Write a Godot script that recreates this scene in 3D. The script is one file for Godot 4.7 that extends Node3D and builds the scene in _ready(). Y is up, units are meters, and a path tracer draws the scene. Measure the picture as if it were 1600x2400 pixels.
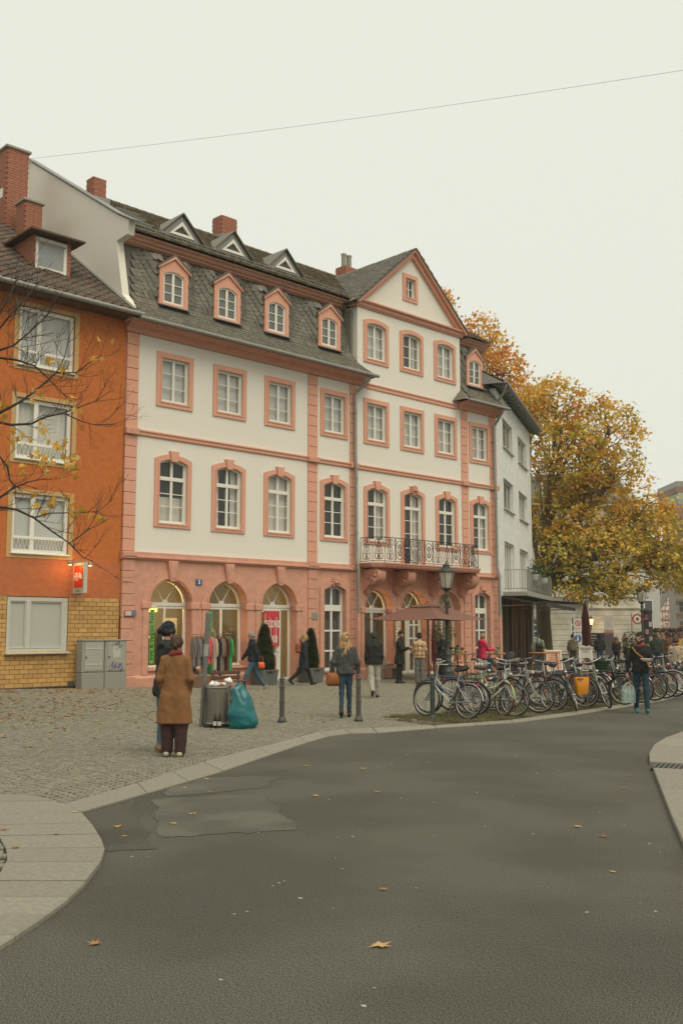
extends Node3D
# ------------------------------------------------------------------ frame of the scene
# x, z lie in the ground; the pink house's front runs along s and faces +zz of the local frame "LF".
const EYE := 1.8
const FACE := 43.875
const DIST := 25.5
var LF := Transform3D()
var M := {}
var taken := {}
var texs := {}
var rng := RandomNumberGenerator.new()
class MB:
	var v := PackedVector3Array()
	var n := PackedVector3Array()
	var c := PackedColorArray()
	var ix := PackedInt32Array()
	var colored := false
	var col := Color(1, 1, 1)
	func _add(p: Vector3, nn: Vector3) -> void:
		v.append(p); n.append(nn)
		if colored: c.append(col)
	func tri(a: Vector3, b: Vector3, d: Vector3) -> void:
		var nn := (b - a).cross(d - a).normalized()
		var k := v.size()
		_add(a, nn); _add(b, nn); _add(d, nn)
		ix.append(k); ix.append(k + 2); ix.append(k + 1)
	func quad(a: Vector3, b: Vector3, d: Vector3, e: Vector3) -> void:
		var nn := (d - a).cross(e - b).normalized()
		var k := v.size()
		_add(a, nn); _add(b, nn); _add(d, nn); _add(e, nn)
		for q in [0, 2, 1, 0, 3, 2]: ix.append(k + q)
	func box(p: Vector3, s: Vector3, bs := Basis()) -> void:
		var x := bs.x * s.x * 0.5
		var y := bs.y * s.y * 0.5
		var z := bs.z * s.z * 0.5
		quad(p - x - y + z, p + x - y + z, p + x + y + z, p - x + y + z)
		quad(p + x - y - z, p - x - y - z, p - x + y - z, p + x + y - z)
		quad(p + x - y + z, p + x - y - z, p + x + y - z, p + x + y + z)
		quad(p - x - y - z, p - x - y + z, p - x + y + z, p - x + y - z)
		quad(p - x + y + z, p + x + y + z, p + x + y - z, p - x + y - z)
		quad(p - x - y - z, p + x - y - z, p + x - y + z, p - x - y + z)
	func bx(x0: float, x1: float, y0: float, y1: float, z0: float, z1: float) -> void:
		box(Vector3((x0 + x1) / 2, (y0 + y1) / 2, (z0 + z1) / 2), Vector3(x1 - x0, y1 - y0, z1 - z0))
	func cbox(p: Vector3, s: Vector3, ch: float, bs := Basis()) -> void:
		var h := s * 0.5
		var i := h - Vector3(ch, ch, ch)
		var ax := [bs.x, bs.y, bs.z]
		var hh := [h.x, h.y, h.z]
		var ii := [i.x, i.y, i.z]
		for a in 3:
			var b := (a + 1) % 3
			var d := (a + 2) % 3
			for sg in [-1.0, 1.0]:
				var o: Vector3 = p + ax[a] * hh[a] * sg
				var u: Vector3 = ax[b] * ii[b] * sg
				var w: Vector3 = ax[d] * ii[d]
				quad(o - u - w, o + u - w, o + u + w, o - u + w)
		for a in 3:
			var b := (a + 1) % 3
			var d := (a + 2) % 3
			for sb in [-1.0, 1.0]:
				for sd in [-1.0, 1.0]:
					var e: Vector3 = ax[a] * ii[a]
					var q1: Vector3 = p + ax[b] * hh[b] * sb + ax[d] * ii[d] * sd
					var q2: Vector3 = p + ax[b] * ii[b] * sb + ax[d] * hh[d] * sd
					_orient(q1 - e, q1 + e, q2 + e, q2 - e, p)
		for sx in [-1.0, 1.0]:
			for sy in [-1.0, 1.0]:
				for sz in [-1.0, 1.0]:
					var a1: Vector3 = p + bs.x * h.x * sx + bs.y * i.y * sy + bs.z * i.z * sz
					var a2: Vector3 = p + bs.x * i.x * sx + bs.y * h.y * sy + bs.z * i.z * sz
					var a3: Vector3 = p + bs.x * i.x * sx + bs.y * i.y * sy + bs.z * h.z * sz
					if (a2 - a1).cross(a3 - a1).dot(a1 - p) > 0: tri(a1, a2, a3)
					else: tri(a1, a3, a2)
	func _orient(a: Vector3, b: Vector3, d: Vector3, e: Vector3, from: Vector3) -> void:
		if (d - a).cross(e - b).dot((a + d) * 0.5 - from) > 0: quad(a, b, d, e)
		else: quad(e, d, b, a)
	func sheet(rows: Array, close_row := false, flip := false) -> void:
		var k := v.size()
		var w: int = rows[0].size()
		var hgt: int = rows.size()
		var nn := PackedVector3Array()
		nn.resize(w * hgt)
		var cols := w if close_row else w - 1
		var id := PackedInt32Array()
		for r in hgt - 1:
			for q in cols:
				var q2 := (q + 1) % w
				var a := r * w + q
				var b := r * w + q2
				var d := (r + 1) * w + q2
				var e := (r + 1) * w + q
				var pa: Vector3 = rows[r][q]
				var pb: Vector3 = rows[r][q2]
				var pd: Vector3 = rows[r + 1][q2]
				var pe: Vector3 = rows[r + 1][q]
				var f := (pd - pa).cross(pe - pb)
				if flip: f = -f
				nn[a] += f; nn[b] += f; nn[d] += f; nn[e] += f
				if flip: id.append_array([a, b, d, a, d, e])
				else: id.append_array([a, d, b, a, e, d])
		for r in hgt:
			for q in w:
				_add(rows[r][q], nn[r * w + q].normalized())
		for t in id: ix.append(k + t)
	func tube(pts: Array, rad, seg := 6, cap := true) -> void:
		var rows := []
		var prev := Vector3.ZERO
		var cnt := pts.size()
		for q in cnt:
			var t: Vector3 = (pts[mini(q + 1, cnt - 1)] - pts[maxi(q - 1, 0)])
			if t.length() < 1e-7: t = Vector3.UP
			t = t.normalized()
			var side := prev
			if q == 0:
				side = t.cross(Vector3.UP if absf(t.y) < 0.9 else Vector3.RIGHT).normalized()
			else:
				side = (prev - t * prev.dot(t)).normalized()
			prev = side
			var up := side.cross(t)
			var r: float = rad[q] if rad is Array or rad is PackedFloat32Array else rad
			var row := PackedVector3Array()
			for w in seg:
				var an := TAU * w / seg
				row.append(pts[q] + side * cos(an) * r + up * sin(an) * r)
			rows.append(row)
		sheet(rows, true, true)
		if cap:
			for e in [0, cnt - 1]:
				var row: PackedVector3Array = rows[e]
				for w in range(1, seg - 1):
					if e == 0: tri(row[0], row[w], row[w + 1])
					else: tri(row[0], row[w + 1], row[w])
	func lathe(prof: Array, o := Vector3.ZERO, seg := 16, sx := 1.0, sz := 1.0) -> void:
		var rows := []
		for p in prof:
			var row := PackedVector3Array()
			for w in seg:
				var an := TAU * w / seg
				row.append(o + Vector3(cos(an) * p[0] * sx, p[1], sin(an) * p[0] * sz))
			rows.append(row)
		sheet(rows, true, true)
	func torus(o: Vector3, ax: Vector3, r: float, t: float, seg := 28, sec := 6, squash := 1.0) -> void:
		var u := ax.cross(Vector3.UP if absf(ax.y) < 0.9 else Vector3.RIGHT).normalized()
		var w := ax.cross(u)
		var rows := []
		for q in seg + 1:
			var an := TAU * q / seg
			var d := u * cos(an) + w * sin(an)
			var row := PackedVector3Array()
			for k in sec:
				var b := TAU * k / sec
				row.append(o + d * (r + cos(b) * t) + ax * sin(b) * t * squash)
			rows.append(row)
		sheet(rows, true, true)
	func prism(poly: PackedVector2Array, z0: float, z1: float, xf := Transform3D()) -> void:
		var pl := poly
		if Geometry2D.is_polygon_clockwise(pl):
			pl = pl.duplicate(); pl.reverse()
		var t := Geometry2D.triangulate_polygon(pl)
		for q in range(0, t.size(), 3):
			var a := pl[t[q]]
			var b := pl[t[q + 1]]
			var d := pl[t[q + 2]]
			if (b - a).cross(d - a) < 0:
				var e := b
				b = d; d = e
			tri(xf * Vector3(a.x, a.y, z1), xf * Vector3(b.x, b.y, z1), xf * Vector3(d.x, d.y, z1))
			tri(xf * Vector3(a.x, a.y, z0), xf * Vector3(d.x, d.y, z0), xf * Vector3(b.x, b.y, z0))
		var cnt := pl.size()
		for q in cnt:
			var a := pl[q]
			var b := pl[(q + 1) % cnt]
			quad(xf * Vector3(a.x, a.y, z0), xf * Vector3(b.x, b.y, z0), xf * Vector3(b.x, b.y, z1), xf * Vector3(a.x, a.y, z1))
	func ring(o: PackedVector2Array, i: PackedVector2Array, z0: float, z1: float, closed := true, back := false) -> void:
		var cnt := o.size()
		for q in (cnt if closed else cnt - 1):
			var r := (q + 1) % cnt
			var a := o[q]
			var b := o[r]
			var d := i[r]
			var e := i[q]
			quad(Vector3(a.x, a.y, z1), Vector3(b.x, b.y, z1), Vector3(d.x, d.y, z1), Vector3(e.x, e.y, z1))
			quad(Vector3(a.x, a.y, z0), Vector3(b.x, b.y, z0), Vector3(b.x, b.y, z1), Vector3(a.x, a.y, z1))
			quad(Vector3(e.x, e.y, z1), Vector3(d.x, d.y, z1), Vector3(d.x, d.y, z0), Vector3(e.x, e.y, z0))
			if back: quad(Vector3(b.x, b.y, z0), Vector3(a.x, a.y, z0), Vector3(e.x, e.y, z0), Vector3(d.x, d.y, z0))
	func sweep(prof: PackedVector2Array, x0: float, x1: float) -> void:
		for q in prof.size() - 1:
			var a := prof[q]
			var b := prof[q + 1]
			quad(Vector3(x0, b.y, b.x), Vector3(x1, b.y, b.x), Vector3(x1, a.y, a.x), Vector3(x0, a.y, a.x))
		for q in range(1, prof.size() - 1):
			var a := prof[0]
			var b := prof[q]
			var d := prof[q + 1]
			tri(Vector3(x1, a.y, a.x), Vector3(x1, d.y, d.x), Vector3(x1, b.y, b.x))
			tri(Vector3(x0, a.y, a.x), Vector3(x0, b.y, b.x), Vector3(x0, d.y, d.x))
	func merge(o: MB, xf := Transform3D()) -> void:
		var k := v.size()
		for q in o.v.size():
			v.append(xf * o.v[q]); n.append((xf.basis * o.n[q]).normalized())
			if colored: c.append(o.c[q] if o.colored else col)
		for t in o.ix: ix.append(k + t)
	func mesh() -> ArrayMesh:
		var m := ArrayMesh.new()
		var a := []
		a.resize(Mesh.ARRAY_MAX)
		a[Mesh.ARRAY_VERTEX] = v
		a[Mesh.ARRAY_NORMAL] = n
		if colored: a[Mesh.ARRAY_COLOR] = c
		a[Mesh.ARRAY_INDEX] = ix
		m.add_surface_from_arrays(Mesh.PRIMITIVE_TRIANGLES, a)
		return m
func numbered(parent: Node, called: String) -> String:
	var key := str(parent.get_instance_id()) + called
	var k: int = taken.get(key, 0)
	taken[key] = k + 1
	return called if k == 0 else "%s_%03d" % [called, k]
func put(parent: Node, called: String, mesh: Mesh, m: Material, xf := Transform3D()) -> MeshInstance3D:
	var o := MeshInstance3D.new()
	o.mesh = mesh
	o.material_override = m
	o.name = numbered(parent, called)
	parent.add_child(o, true)
	o.transform = xf
	return o
func part(parent: Node, called: String, b: MB, m: Material, xf := Transform3D()) -> MeshInstance3D:
	return put(parent, called, b.mesh(), m, xf)
func node(parent: Node, called: String, xf := Transform3D()) -> Node3D:
	var o := Node3D.new()
	o.name = numbered(parent, called)
	parent.add_child(o, true)
	o.transform = xf
	return o
func tag(o: Node, label: String, category: String, group := "", kind := "") -> Node:
	if label: o.set_meta("label", label)
	if category: o.set_meta("category", category)
	if group: o.set_meta("group", group)
	if kind: o.set_meta("kind", kind)
	return o
func thing(called: String, label: String, category: String, xf := Transform3D(), group := "") -> Node3D:
	var o := node(self, called, xf)
	tag(o, label, category, group)
	return o
func many(parent: Node, called: String, mesh: Mesh, m: Material, xfs: Array, cols = null) -> MultiMeshInstance3D:
	var mm := MultiMesh.new()
	mm.transform_format = MultiMesh.TRANSFORM_3D
	mm.use_colors = cols != null
	mm.mesh = mesh
	mm.instance_count = xfs.size()
	for q in xfs.size():
		mm.set_instance_transform(q, xfs[q])
		if cols != null: mm.set_instance_color(q, cols[q])
	var o := MultiMeshInstance3D.new()
	o.multimesh = mm
	o.material_override = m
	o.name = numbered(parent, called)
	parent.add_child(o, true)
	return o
func at(x: float, y: float, z: float, turn := 0.0) -> Transform3D:
	return Transform3D(Basis(Vector3.UP, deg_to_rad(turn)), Vector3(x, y, z))
func lf(s: float, y: float, zz: float, turn := 0.0) -> Transform3D:
	return LF * at(s, y, zz, turn)
func gh(x: float, z: float) -> float:
	var p := LF.affine_inverse() * Vector3(x, 0, z)
	return 0.027 * clampf(19.0 - p.x, 0.0, 8.5) * smoothstep(9.0, 0.8, p.z)
func arc_pts(cx: float, cy: float, r: float, a0: float, a1: float, k: int) -> PackedVector2Array:
	var o := PackedVector2Array()
	for q in k + 1:
		var a := deg_to_rad(lerpf(a0, a1, float(q) / k))
		o.append(Vector2(cx + cos(a) * r, cy + sin(a) * r))
	return o
func opening(x0: float, x1: float, y0: float, ys: float, rise: float, k := 10) -> PackedVector2Array:
	var o := PackedVector2Array([Vector2(x0, y0), Vector2(x1, y0), Vector2(x1, ys)])
	if rise > 0.001:
		var w := (x1 - x0) / 2
		var r := (w * w + rise * rise) / (2 * rise)
		var cy := ys + rise - r
		var half := rad_to_deg(asin(clampf(w / r, -1, 1)))
		if rise > w - 0.001: half = 90.0
		var a := arc_pts((x0 + x1) / 2, cy, r, 90 - half, 90 + half, k)
		for q in range(1, k): o.append(a[q])
	o.append(Vector2(x0, ys))
	return o
func lin(r: float, g: float, b: float) -> Color:
	return Color(r, g, b).linear_to_srgb()
func noise_tex(sd: int, freq: float, a: Color, b: Color, size := 256, oct := 4, normal := false, bump := 4.0, lo := 0.3, hi := 0.7) -> NoiseTexture2D:
	var f := FastNoiseLite.new()
	f.seed = sd
	f.noise_type = FastNoiseLite.TYPE_SIMPLEX_SMOOTH
	f.frequency = freq
	f.fractal_octaves = oct
	var t := NoiseTexture2D.new()
	t.width = size; t.height = size
	t.seamless = true
	t.noise = f
	if normal:
		t.as_normal_map = true
		t.bump_strength = bump
	else:
		var g := Gradient.new()
		g.offsets = PackedFloat32Array([lo, hi])
		g.colors = PackedColorArray([a, b])
		t.color_ramp = g
	return t
func mat(c: Color, rough := 0.8, vary := 0.0, grain := 0.6, bump := 0.0, metal := 0.0, sd := 1, freq := 0.03) -> StandardMaterial3D:
	var m := StandardMaterial3D.new()
	m.roughness = rough
	m.metallic = metal
	if vary > 0.0:
		var vq := snappedf(vary, 0.05) if vary > 0.07 else 0.05
		var key := "a%d_%.2f_%.3f" % [sd % 3, vq, freq]
		if not texs.has(key):
			var lo := (1.0 - vq) / (1.0 + vq)
			texs[key] = noise_tex(sd, freq, lin(lo, lo, lo), Color(1, 1, 1), 512, 5)
		m.albedo_texture = texs[key]
		m.albedo_color = (c * (1.0 + vq)).clamp().linear_to_srgb()
		m.uv1_triplanar = true
		m.uv1_world_triplanar = true
		m.uv1_scale = Vector3.ONE * grain
		m.uv1_offset = Vector3(sd * 0.37, sd * 0.21, sd * 0.53)
	else:
		m.albedo_color = c.linear_to_srgb()
	if bump > 0.0:
		m.normal_enabled = true
		if not texs.has("n%d" % (sd % 2)): texs["n%d" % (sd % 2)] = noise_tex(sd + 50, 0.05, c, c, 512, 4, true, 6.0)
		m.normal_texture = texs["n%d" % (sd % 2)]
		m.normal_scale = bump
		m.uv1_triplanar = true
		m.uv1_world_triplanar = true
		m.uv1_scale = Vector3.ONE * grain
	return m
func vmat(rough := 0.8) -> StandardMaterial3D:
	var m := StandardMaterial3D.new()
	m.vertex_color_use_as_albedo = true
	m.roughness = rough
	return m
func glass(c := Color(0.75, 0.8, 0.8), alpha := 0.08) -> StandardMaterial3D:
	var m := StandardMaterial3D.new()
	m.albedo_color = Color(c.r, c.g, c.b, alpha)
	m.transparency = BaseMaterial3D.TRANSPARENCY_ALPHA
	m.roughness = 0.03
	m.metallic_specular = 1.0
	return m
func glow(c: Color, e: float) -> StandardMaterial3D:
	var m := StandardMaterial3D.new()
	m.albedo_color = c
	m.emission_enabled = true
	m.emission = c
	m.emission_energy_multiplier = e
	return m
func second(m: StandardMaterial3D, sd: int, grain: float, lo: Color, hi: Color, freq := 0.012) -> StandardMaterial3D:
	m.detail_enabled = true
	m.detail_blend_mode = BaseMaterial3D.BLEND_MODE_MUL
	m.detail_uv_layer = BaseMaterial3D.DETAIL_UV_2
	var key := "d%d_%.2f_%.3f" % [sd % 2, snappedf(lo.r, 0.05), freq]
	if not texs.has(key): texs[key] = noise_tex(sd, freq, lo, hi, 512, 5)
	m.detail_albedo = texs[key]
	m.uv2_triplanar = true
	m.uv2_world_triplanar = true
	m.uv2_scale = Vector3.ONE * grain
	return m
func _ready() -> void:
	rng.seed = 7
	var cam := Camera3D.new()
	cam.name = "camera"
	add_child(cam)
	cam.position = Vector3(0, EYE, 0)
	cam.rotation_degrees.x = 6.667
	cam.fov = 54.43
	cam.far = 3000
	cam.current = true
	var sky_m := ProceduralSkyMaterial.new()
	sky_m.sky_top_color = lin(0.394, 0.40, 0.352)
	sky_m.sky_horizon_color = lin(0.396, 0.402, 0.358)
	sky_m.sky_curve = 0.4
	sky_m.ground_bottom_color = lin(0.06, 0.058, 0.05)
	sky_m.ground_horizon_color = lin(0.2, 0.2, 0.18)
	sky_m.sun_angle_max = 1.0
	var sky := Sky.new()
	sky.sky_material = sky_m
	var env := Environment.new()
	env.background_mode = Environment.BG_SKY
	env.sky = sky
	env.tonemap_mode = Environment.TONE_MAPPER_LINEAR
	env.tonemap_exposure = 2.1
	env.sdfgi_enabled = true
	env.ssao_enabled = true
	env.ssil_enabled = true
	env.fog_enabled = true
	env.fog_density = 0.0006
	env.fog_light_color = Color(0.9, 0.9, 0.84)
	var we := WorldEnvironment.new()
	we.name = "world_environment"
	we.environment = env
	add_child(we)
	var sun := DirectionalLight3D.new()
	sun.name = "sun"
	add_child(sun)
	sun.rotation_degrees = Vector3(-58, 34, 0)
	sun.light_energy = 0.35
	sun.light_angular_distance = 50.0
	sun.light_color = Color(1.0, 0.965, 0.88)
	sun.shadow_enabled = true
	var side := Basis(Vector3.UP, deg_to_rad(FACE))
	LF = Transform3D(side, -side.z * DIST)
	make_materials()
	ground()
	pink_house()
	orange_house()
	white_house()
	far_buildings()
	trees()
	bicycles()
	furniture()
	people()
func make_materials() -> void:
	M.pink = second(mat(Color(0.62, 0.318, 0.228), 0.85, 0.05, 0.9, 0.3, 0.0, 3), 4, 0.5, Color(0.94, 0.94, 0.94), Color(1, 1, 1))
	M.pink_light = mat(Color(0.655, 0.335, 0.236), 0.85, 0.06, 0.7, 0.2, 0.0, 5)
	M.white_wall = mat(Color(0.745, 0.725, 0.655), 0.9, 0.04, 1.6, 0.8, 0.0, 7, 0.1)
	M.fire_wall = mat(Color(0.75, 0.72, 0.64), 0.9, 0.06, 1.6, 0.8, 0.0, 7, 0.1)
	M.cool_wall = second(mat(Color(0.74, 0.765, 0.745), 0.9, 0.04, 1.2, 0.5, 0.0, 9), 10, 0.3, Color(0.96, 0.96, 0.96), Color(1, 1, 1))
	M.cream = second(mat(Color(0.57, 0.55, 0.475), 0.9, 0.05, 0.6, 0.2, 0.0, 11), 12, 0.11, Color(0.88, 0.87, 0.84), Color(1, 1, 1))
	M.orange = second(mat(Color(0.53, 0.155, 0.034), 0.9, 0.10, 0.9, 0.5, 0.0, 13, 0.05), 14, 0.35, Color(0.93, 0.93, 0.93), Color(1, 1, 1), 0.03)
	M.orange_pale = second(mat(Color(0.50, 0.155, 0.055), 0.9, 0.10, 0.9, 0.5, 0.0, 15, 0.05), 16, 0.3, Color(0.93, 0.93, 0.93), Color(1, 1, 1), 0.03)
	M.tan = mat(Color(0.50, 0.33, 0.15), 0.85, 0.1, 1.5, 0.2, 0.0, 17)
	M.brick_y = []
	for q in 5:
		M.brick_y.append(mat(Color(0.50, 0.295, 0.1) * [1.0, 0.86, 1.12, 0.94, 1.05][q], 0.55, 0.12, 2.0, 0.15, 0.0, 20 + q))
	M.mortar = mat(Color(0.22, 0.12, 0.035), 0.9, 0.15, 2.0)
	M.window_white = mat(Color(0.74, 0.73, 0.66), 0.45, 0.03, 1.0)
	M.window_grey = mat(Color(0.5, 0.5, 0.44), 0.5, 0.05, 1.0)
	M.glass = glass(Color(0.6, 0.65, 0.66), 0.12)  # grey-blue tint puts a pale haze of reflection into the pane colour
	M.glass_dark = glass(Color(0.62, 0.64, 0.62), 0.07)
	M.glass_shop = glass(Color(0.8, 0.8, 0.75), 0.05)
	M.curtain = mat(Color(0.66, 0.64, 0.57), 0.95, 0.1, 3.0)
	M.curtain.backlight_enabled = true
	M.curtain.backlight = Color(0.3, 0.3, 0.28)
	M.blind = mat(Color(0.55, 0.56, 0.53), 0.8, 0.05, 2.0)
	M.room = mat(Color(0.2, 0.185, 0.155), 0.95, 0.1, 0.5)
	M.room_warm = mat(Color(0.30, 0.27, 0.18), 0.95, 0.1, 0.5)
	M.slate = []
	var sl := [Color(0.135, 0.127, 0.103), Color(0.108, 0.103, 0.086), Color(0.158, 0.147, 0.116), Color(0.14, 0.124, 0.09), Color(0.122, 0.118, 0.099)]
	for q in 5: M.slate.append(mat(sl[q], 0.62, 0.15, 1.4, 0.3, 0.0, 30 + q))
	M.moss_tile = []
	var mt := [Color(0.14, 0.118, 0.08), Color(0.11, 0.095, 0.062), Color(0.165, 0.135, 0.088), Color(0.12, 0.112, 0.06), Color(0.18, 0.15, 0.108)]
	for q in 5: M.moss_tile.append(mat(mt[q], 0.9, 0.35, 1.1, 0.5, 0.0, 36 + q))
	M.roof_tile = []
	var rt := [Color(0.105, 0.068, 0.05), Color(0.085, 0.058, 0.045), Color(0.13, 0.082, 0.058), Color(0.095, 0.07, 0.05), Color(0.075, 0.06, 0.05)]
	for q in 5: M.roof_tile.append(mat(rt[q], 0.85, 0.3, 1.2, 0.4, 0.0, 42 + q))
	M.lead = mat(Color(0.25, 0.255, 0.245), 0.5, 0.12, 1.0, 0.0, 0.3, 48)
	M.zinc = mat(Color(0.27, 0.28, 0.255), 0.45, 0.2, 1.0, 0.0, 0.35, 49)
	M.red_brick = mat(Color(0.35, 0.145, 0.09), 0.9, 0.3, 1.2, 0.3, 0.0, 51)
	M.red_brick2 = mat(Color(0.24, 0.10, 0.065), 0.9, 0.25, 1.2, 0.3, 0.0, 52)
	M.concrete = mat(Color(0.30, 0.29, 0.25), 0.9, 0.15, 0.8, 0.3, 0.0, 53)
	M.iron = mat(Color(0.018, 0.018, 0.018), 0.5)
	M.lamp_green = mat(Color(0.048, 0.058, 0.052), 0.5, 0.2, 2.0, 0.0, 0.2, 55)
	M.bollard = mat(Color(0.085, 0.082, 0.072), 0.6, 0.25, 2.5, 0.2, 0.2, 56)
	M.steel = mat(Color(0.34, 0.34, 0.32), 0.4, 0.15, 2.0, 0.0, 0.7, 57)
	M.black = mat(Color(0.014, 0.014, 0.014), 0.55)
	M.dark_wood = mat(Color(0.09, 0.05, 0.03), 0.6, 0.3, 2.0, 0.0, 0.0, 58)
	M.wood = mat(Color(0.36, 0.17, 0.06), 0.55, 0.2, 2.0, 0.0, 0.0, 59)
	M.asphalt = second(mat(Color(0.093, 0.09, 0.07), 0.88, 0.7, 1.0, 1.0, 0.0, 61, 0.16), 62, 0.09, Color(0.86, 0.86, 0.86), Color(1, 1, 1), 0.008)
	M.asphalt_old = second(mat(Color(0.112, 0.11, 0.088), 0.9, 0.5, 1.1, 0.7, 0.0, 63, 0.12), 64, 0.15, Color(0.86, 0.86, 0.86), Color(1, 1, 1))
	M.asphalt_dark = second(mat(Color(0.075, 0.073, 0.058), 0.85, 0.6, 1.1, 0.9, 0.0, 65, 0.12), 66, 0.1, Color(0.8, 0.8, 0.8), Color(1, 1, 1))
	M.slab = []
	for q in 4: M.slab.append(second(mat(Color(0.245, 0.232, 0.188) * [1.0, 0.93, 1.07, 0.98][q], 0.9, 0.16, 1.5, 0.3, 0.0, 67 + q, 0.15), 72 + q, 0.9, Color(0.93, 0.93, 0.93), Color(1, 1, 1), 0.03))
	M.cobble = []
	for q in 5: M.cobble.append(mat(Color(0.195, 0.186, 0.143) * [1.0, 0.9, 1.1, 0.95, 1.05][q], 0.85, 0.2, 1.7, 0.3, 0.0, 76 + q))
	M.joint = mat(Color(0.036, 0.032, 0.022), 0.95, 0.3, 0.9, 0.3, 0.0, 82)
	M.far_ground = mat(Color(0.14, 0.135, 0.115), 0.9, 0.2, 0.2, 0.0, 0.0, 83)
	M.leaf = vmat(0.7)
	M.leaf.backlight_enabled = true
	M.leaf.backlight = Color(0.9, 0.85, 0.6)
	M.needle = vmat(0.75)
	M.bark = mat(Color(0.15, 0.115, 0.075), 0.9, 0.4, 1.2, 0.6, 0.0, 85)
	M.twig = mat(Color(0.05, 0.038, 0.028), 0.9, 0.3, 3.0, 0.0, 0.0, 86)
	M.plain = vmat(0.8)
	M.paint = vmat(0.35)
	M.print = vmat(0.6)
func poly_sheet(pts: PackedVector2Array, y: float) -> MB:
	var b := MB.new()
	var t := Geometry2D.triangulate_polygon(pts)
	for q in range(0, t.size(), 3):
		var p := [pts[t[q]], pts[t[q + 1]], pts[t[q + 2]]]
		var a := Vector3(p[0].x, y, p[0].y)
		var e := Vector3(p[1].x, y, p[1].y)
		var f := Vector3(p[2].x, y, p[2].y)
		if (e - a).cross(f - a).y > 0: b.tri(a, e, f)
		else: b.tri(a, f, e)
	return b
func rough_edge(pts: Array) -> PackedVector2Array:
	var o := PackedVector2Array()
	for q in pts.size():
		var a: Vector2 = pts[q]
		var c: Vector2 = pts[(q + 1) % pts.size()]
		var k := int(a.distance_to(c) / 0.045)
		for w in k: o.append(a.lerp(c, float(w) / k) + Vector2(rng.randf_range(-0.02, 0.02), rng.randf_range(-0.02, 0.02)) + (c - a).orthogonal().normalized() * 0.03 * sin(w * 0.35 + q))
	return o
func slab_mesh(pts: PackedVector2Array, y0: float, y1: float, bev := 0.008) -> MB:
	var b := MB.new()
	var pl := pts.duplicate()
	if Geometry2D.is_polygon_clockwise(pl): pl.reverse()
	var inn := Geometry2D.offset_polygon(pl, -bev)
	if inn.is_empty(): return b
	var top: PackedVector2Array = inn[0]
	b.merge(poly_sheet(top, y1))
	if top.size() == pl.size():
		var off := 0
		var best := 1e9
		for q in top.size():
			if top[q].distance_to(pl[0]) < best:
				best = top[q].distance_to(pl[0]); off = q
		var k := pl.size()
		for q in k:
			var a := pl[q]
			var e := pl[(q + 1) % k]
			var ta := top[(off + q) % k]
			var te := top[(off + q + 1) % k]
			var mid := Vector3((a.x + e.x) / 2, y0, (a.y + e.y) / 2)
			var cen := Vector3.ZERO
			for w in pl: cen += Vector3(w.x, y0 - 0.3, w.y) / k
			b._orient(Vector3(a.x, y1 - bev, a.y), Vector3(e.x, y1 - bev, e.y), Vector3(te.x, y1, te.y), Vector3(ta.x, y1, ta.y), cen)
			b._orient(Vector3(a.x, y0, a.y), Vector3(e.x, y0, e.y), Vector3(e.x, y1 - bev, e.y), Vector3(a.x, y1 - bev, a.y), cen)
	else:
		b = MB.new()
		b.merge(poly_sheet(pl, y1))
		var k := pl.size()
		var cen := Vector3.ZERO
		for w in pl: cen += Vector3(w.x, y0 - 0.3, w.y) / k
		for q in k:
			var a := pl[q]
			var e := pl[(q + 1) % k]
			b._orient(Vector3(a.x, y0, a.y), Vector3(e.x, y0, e.y), Vector3(e.x, y1, e.y), Vector3(a.x, y1, a.y), cen)
	return b
const KERB_IN := [Vector2(-2.84, -10.46), Vector2(-2.38, -11.91), Vector2(-1.86, -13.75), Vector2(-1.28, -15.3), Vector2(-0.71, -16.85), Vector2(-0.40, -17.65), Vector2(0.05, -18.16), Vector2(0.56, -18.34), Vector2(1.7, -18.82), Vector2(3.3, -19.95), Vector2(4.55, -21.4), Vector2(6.1, -23.3), Vector2(7.7, -25.6), Vector2(9.4, -28.5), Vector2(10.9, -32.0), Vector2(12.2, -37.0), Vector2(13.2, -44.0)]
const KERB_OUT := [Vector2(-2.56, -10.06), Vector2(-2.13, -11.2), Vector2(-1.5, -12.9), Vector2(-1.0, -14.6), Vector2(-0.55, -16.1), Vector2(-0.22, -17.0), Vector2(0.15, -17.45), Vector2(0.62, -17.55), Vector2(1.72, -18.4), Vector2(3.3, -19.42), Vector2(4.75, -21.02), Vector2(6.35, -23.05), Vector2(8.0, -25.28), Vector2(9.75, -28.3), Vector2(11.3, -31.9), Vector2(12.6, -37.0), Vector2(13.6, -44.0)]
const APRON := [Vector2(-3.67, -10.98), Vector2(-3.39, -10.95), Vector2(-3.11, -10.74), Vector2(-2.82, -10.41), Vector2(-2.57, -10.04), Vector2(-2.27, -9.33), Vector2(-2.03, -8.69), Vector2(-1.91, -8.3), Vector2(-1.84, -7.87), Vector2(-1.80, -7.25), Vector2(-1.81, -6.79), Vector2(-1.85, -6.36), Vector2(-1.9, -6.0), Vector2(-2.05, -5.3)]
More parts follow.
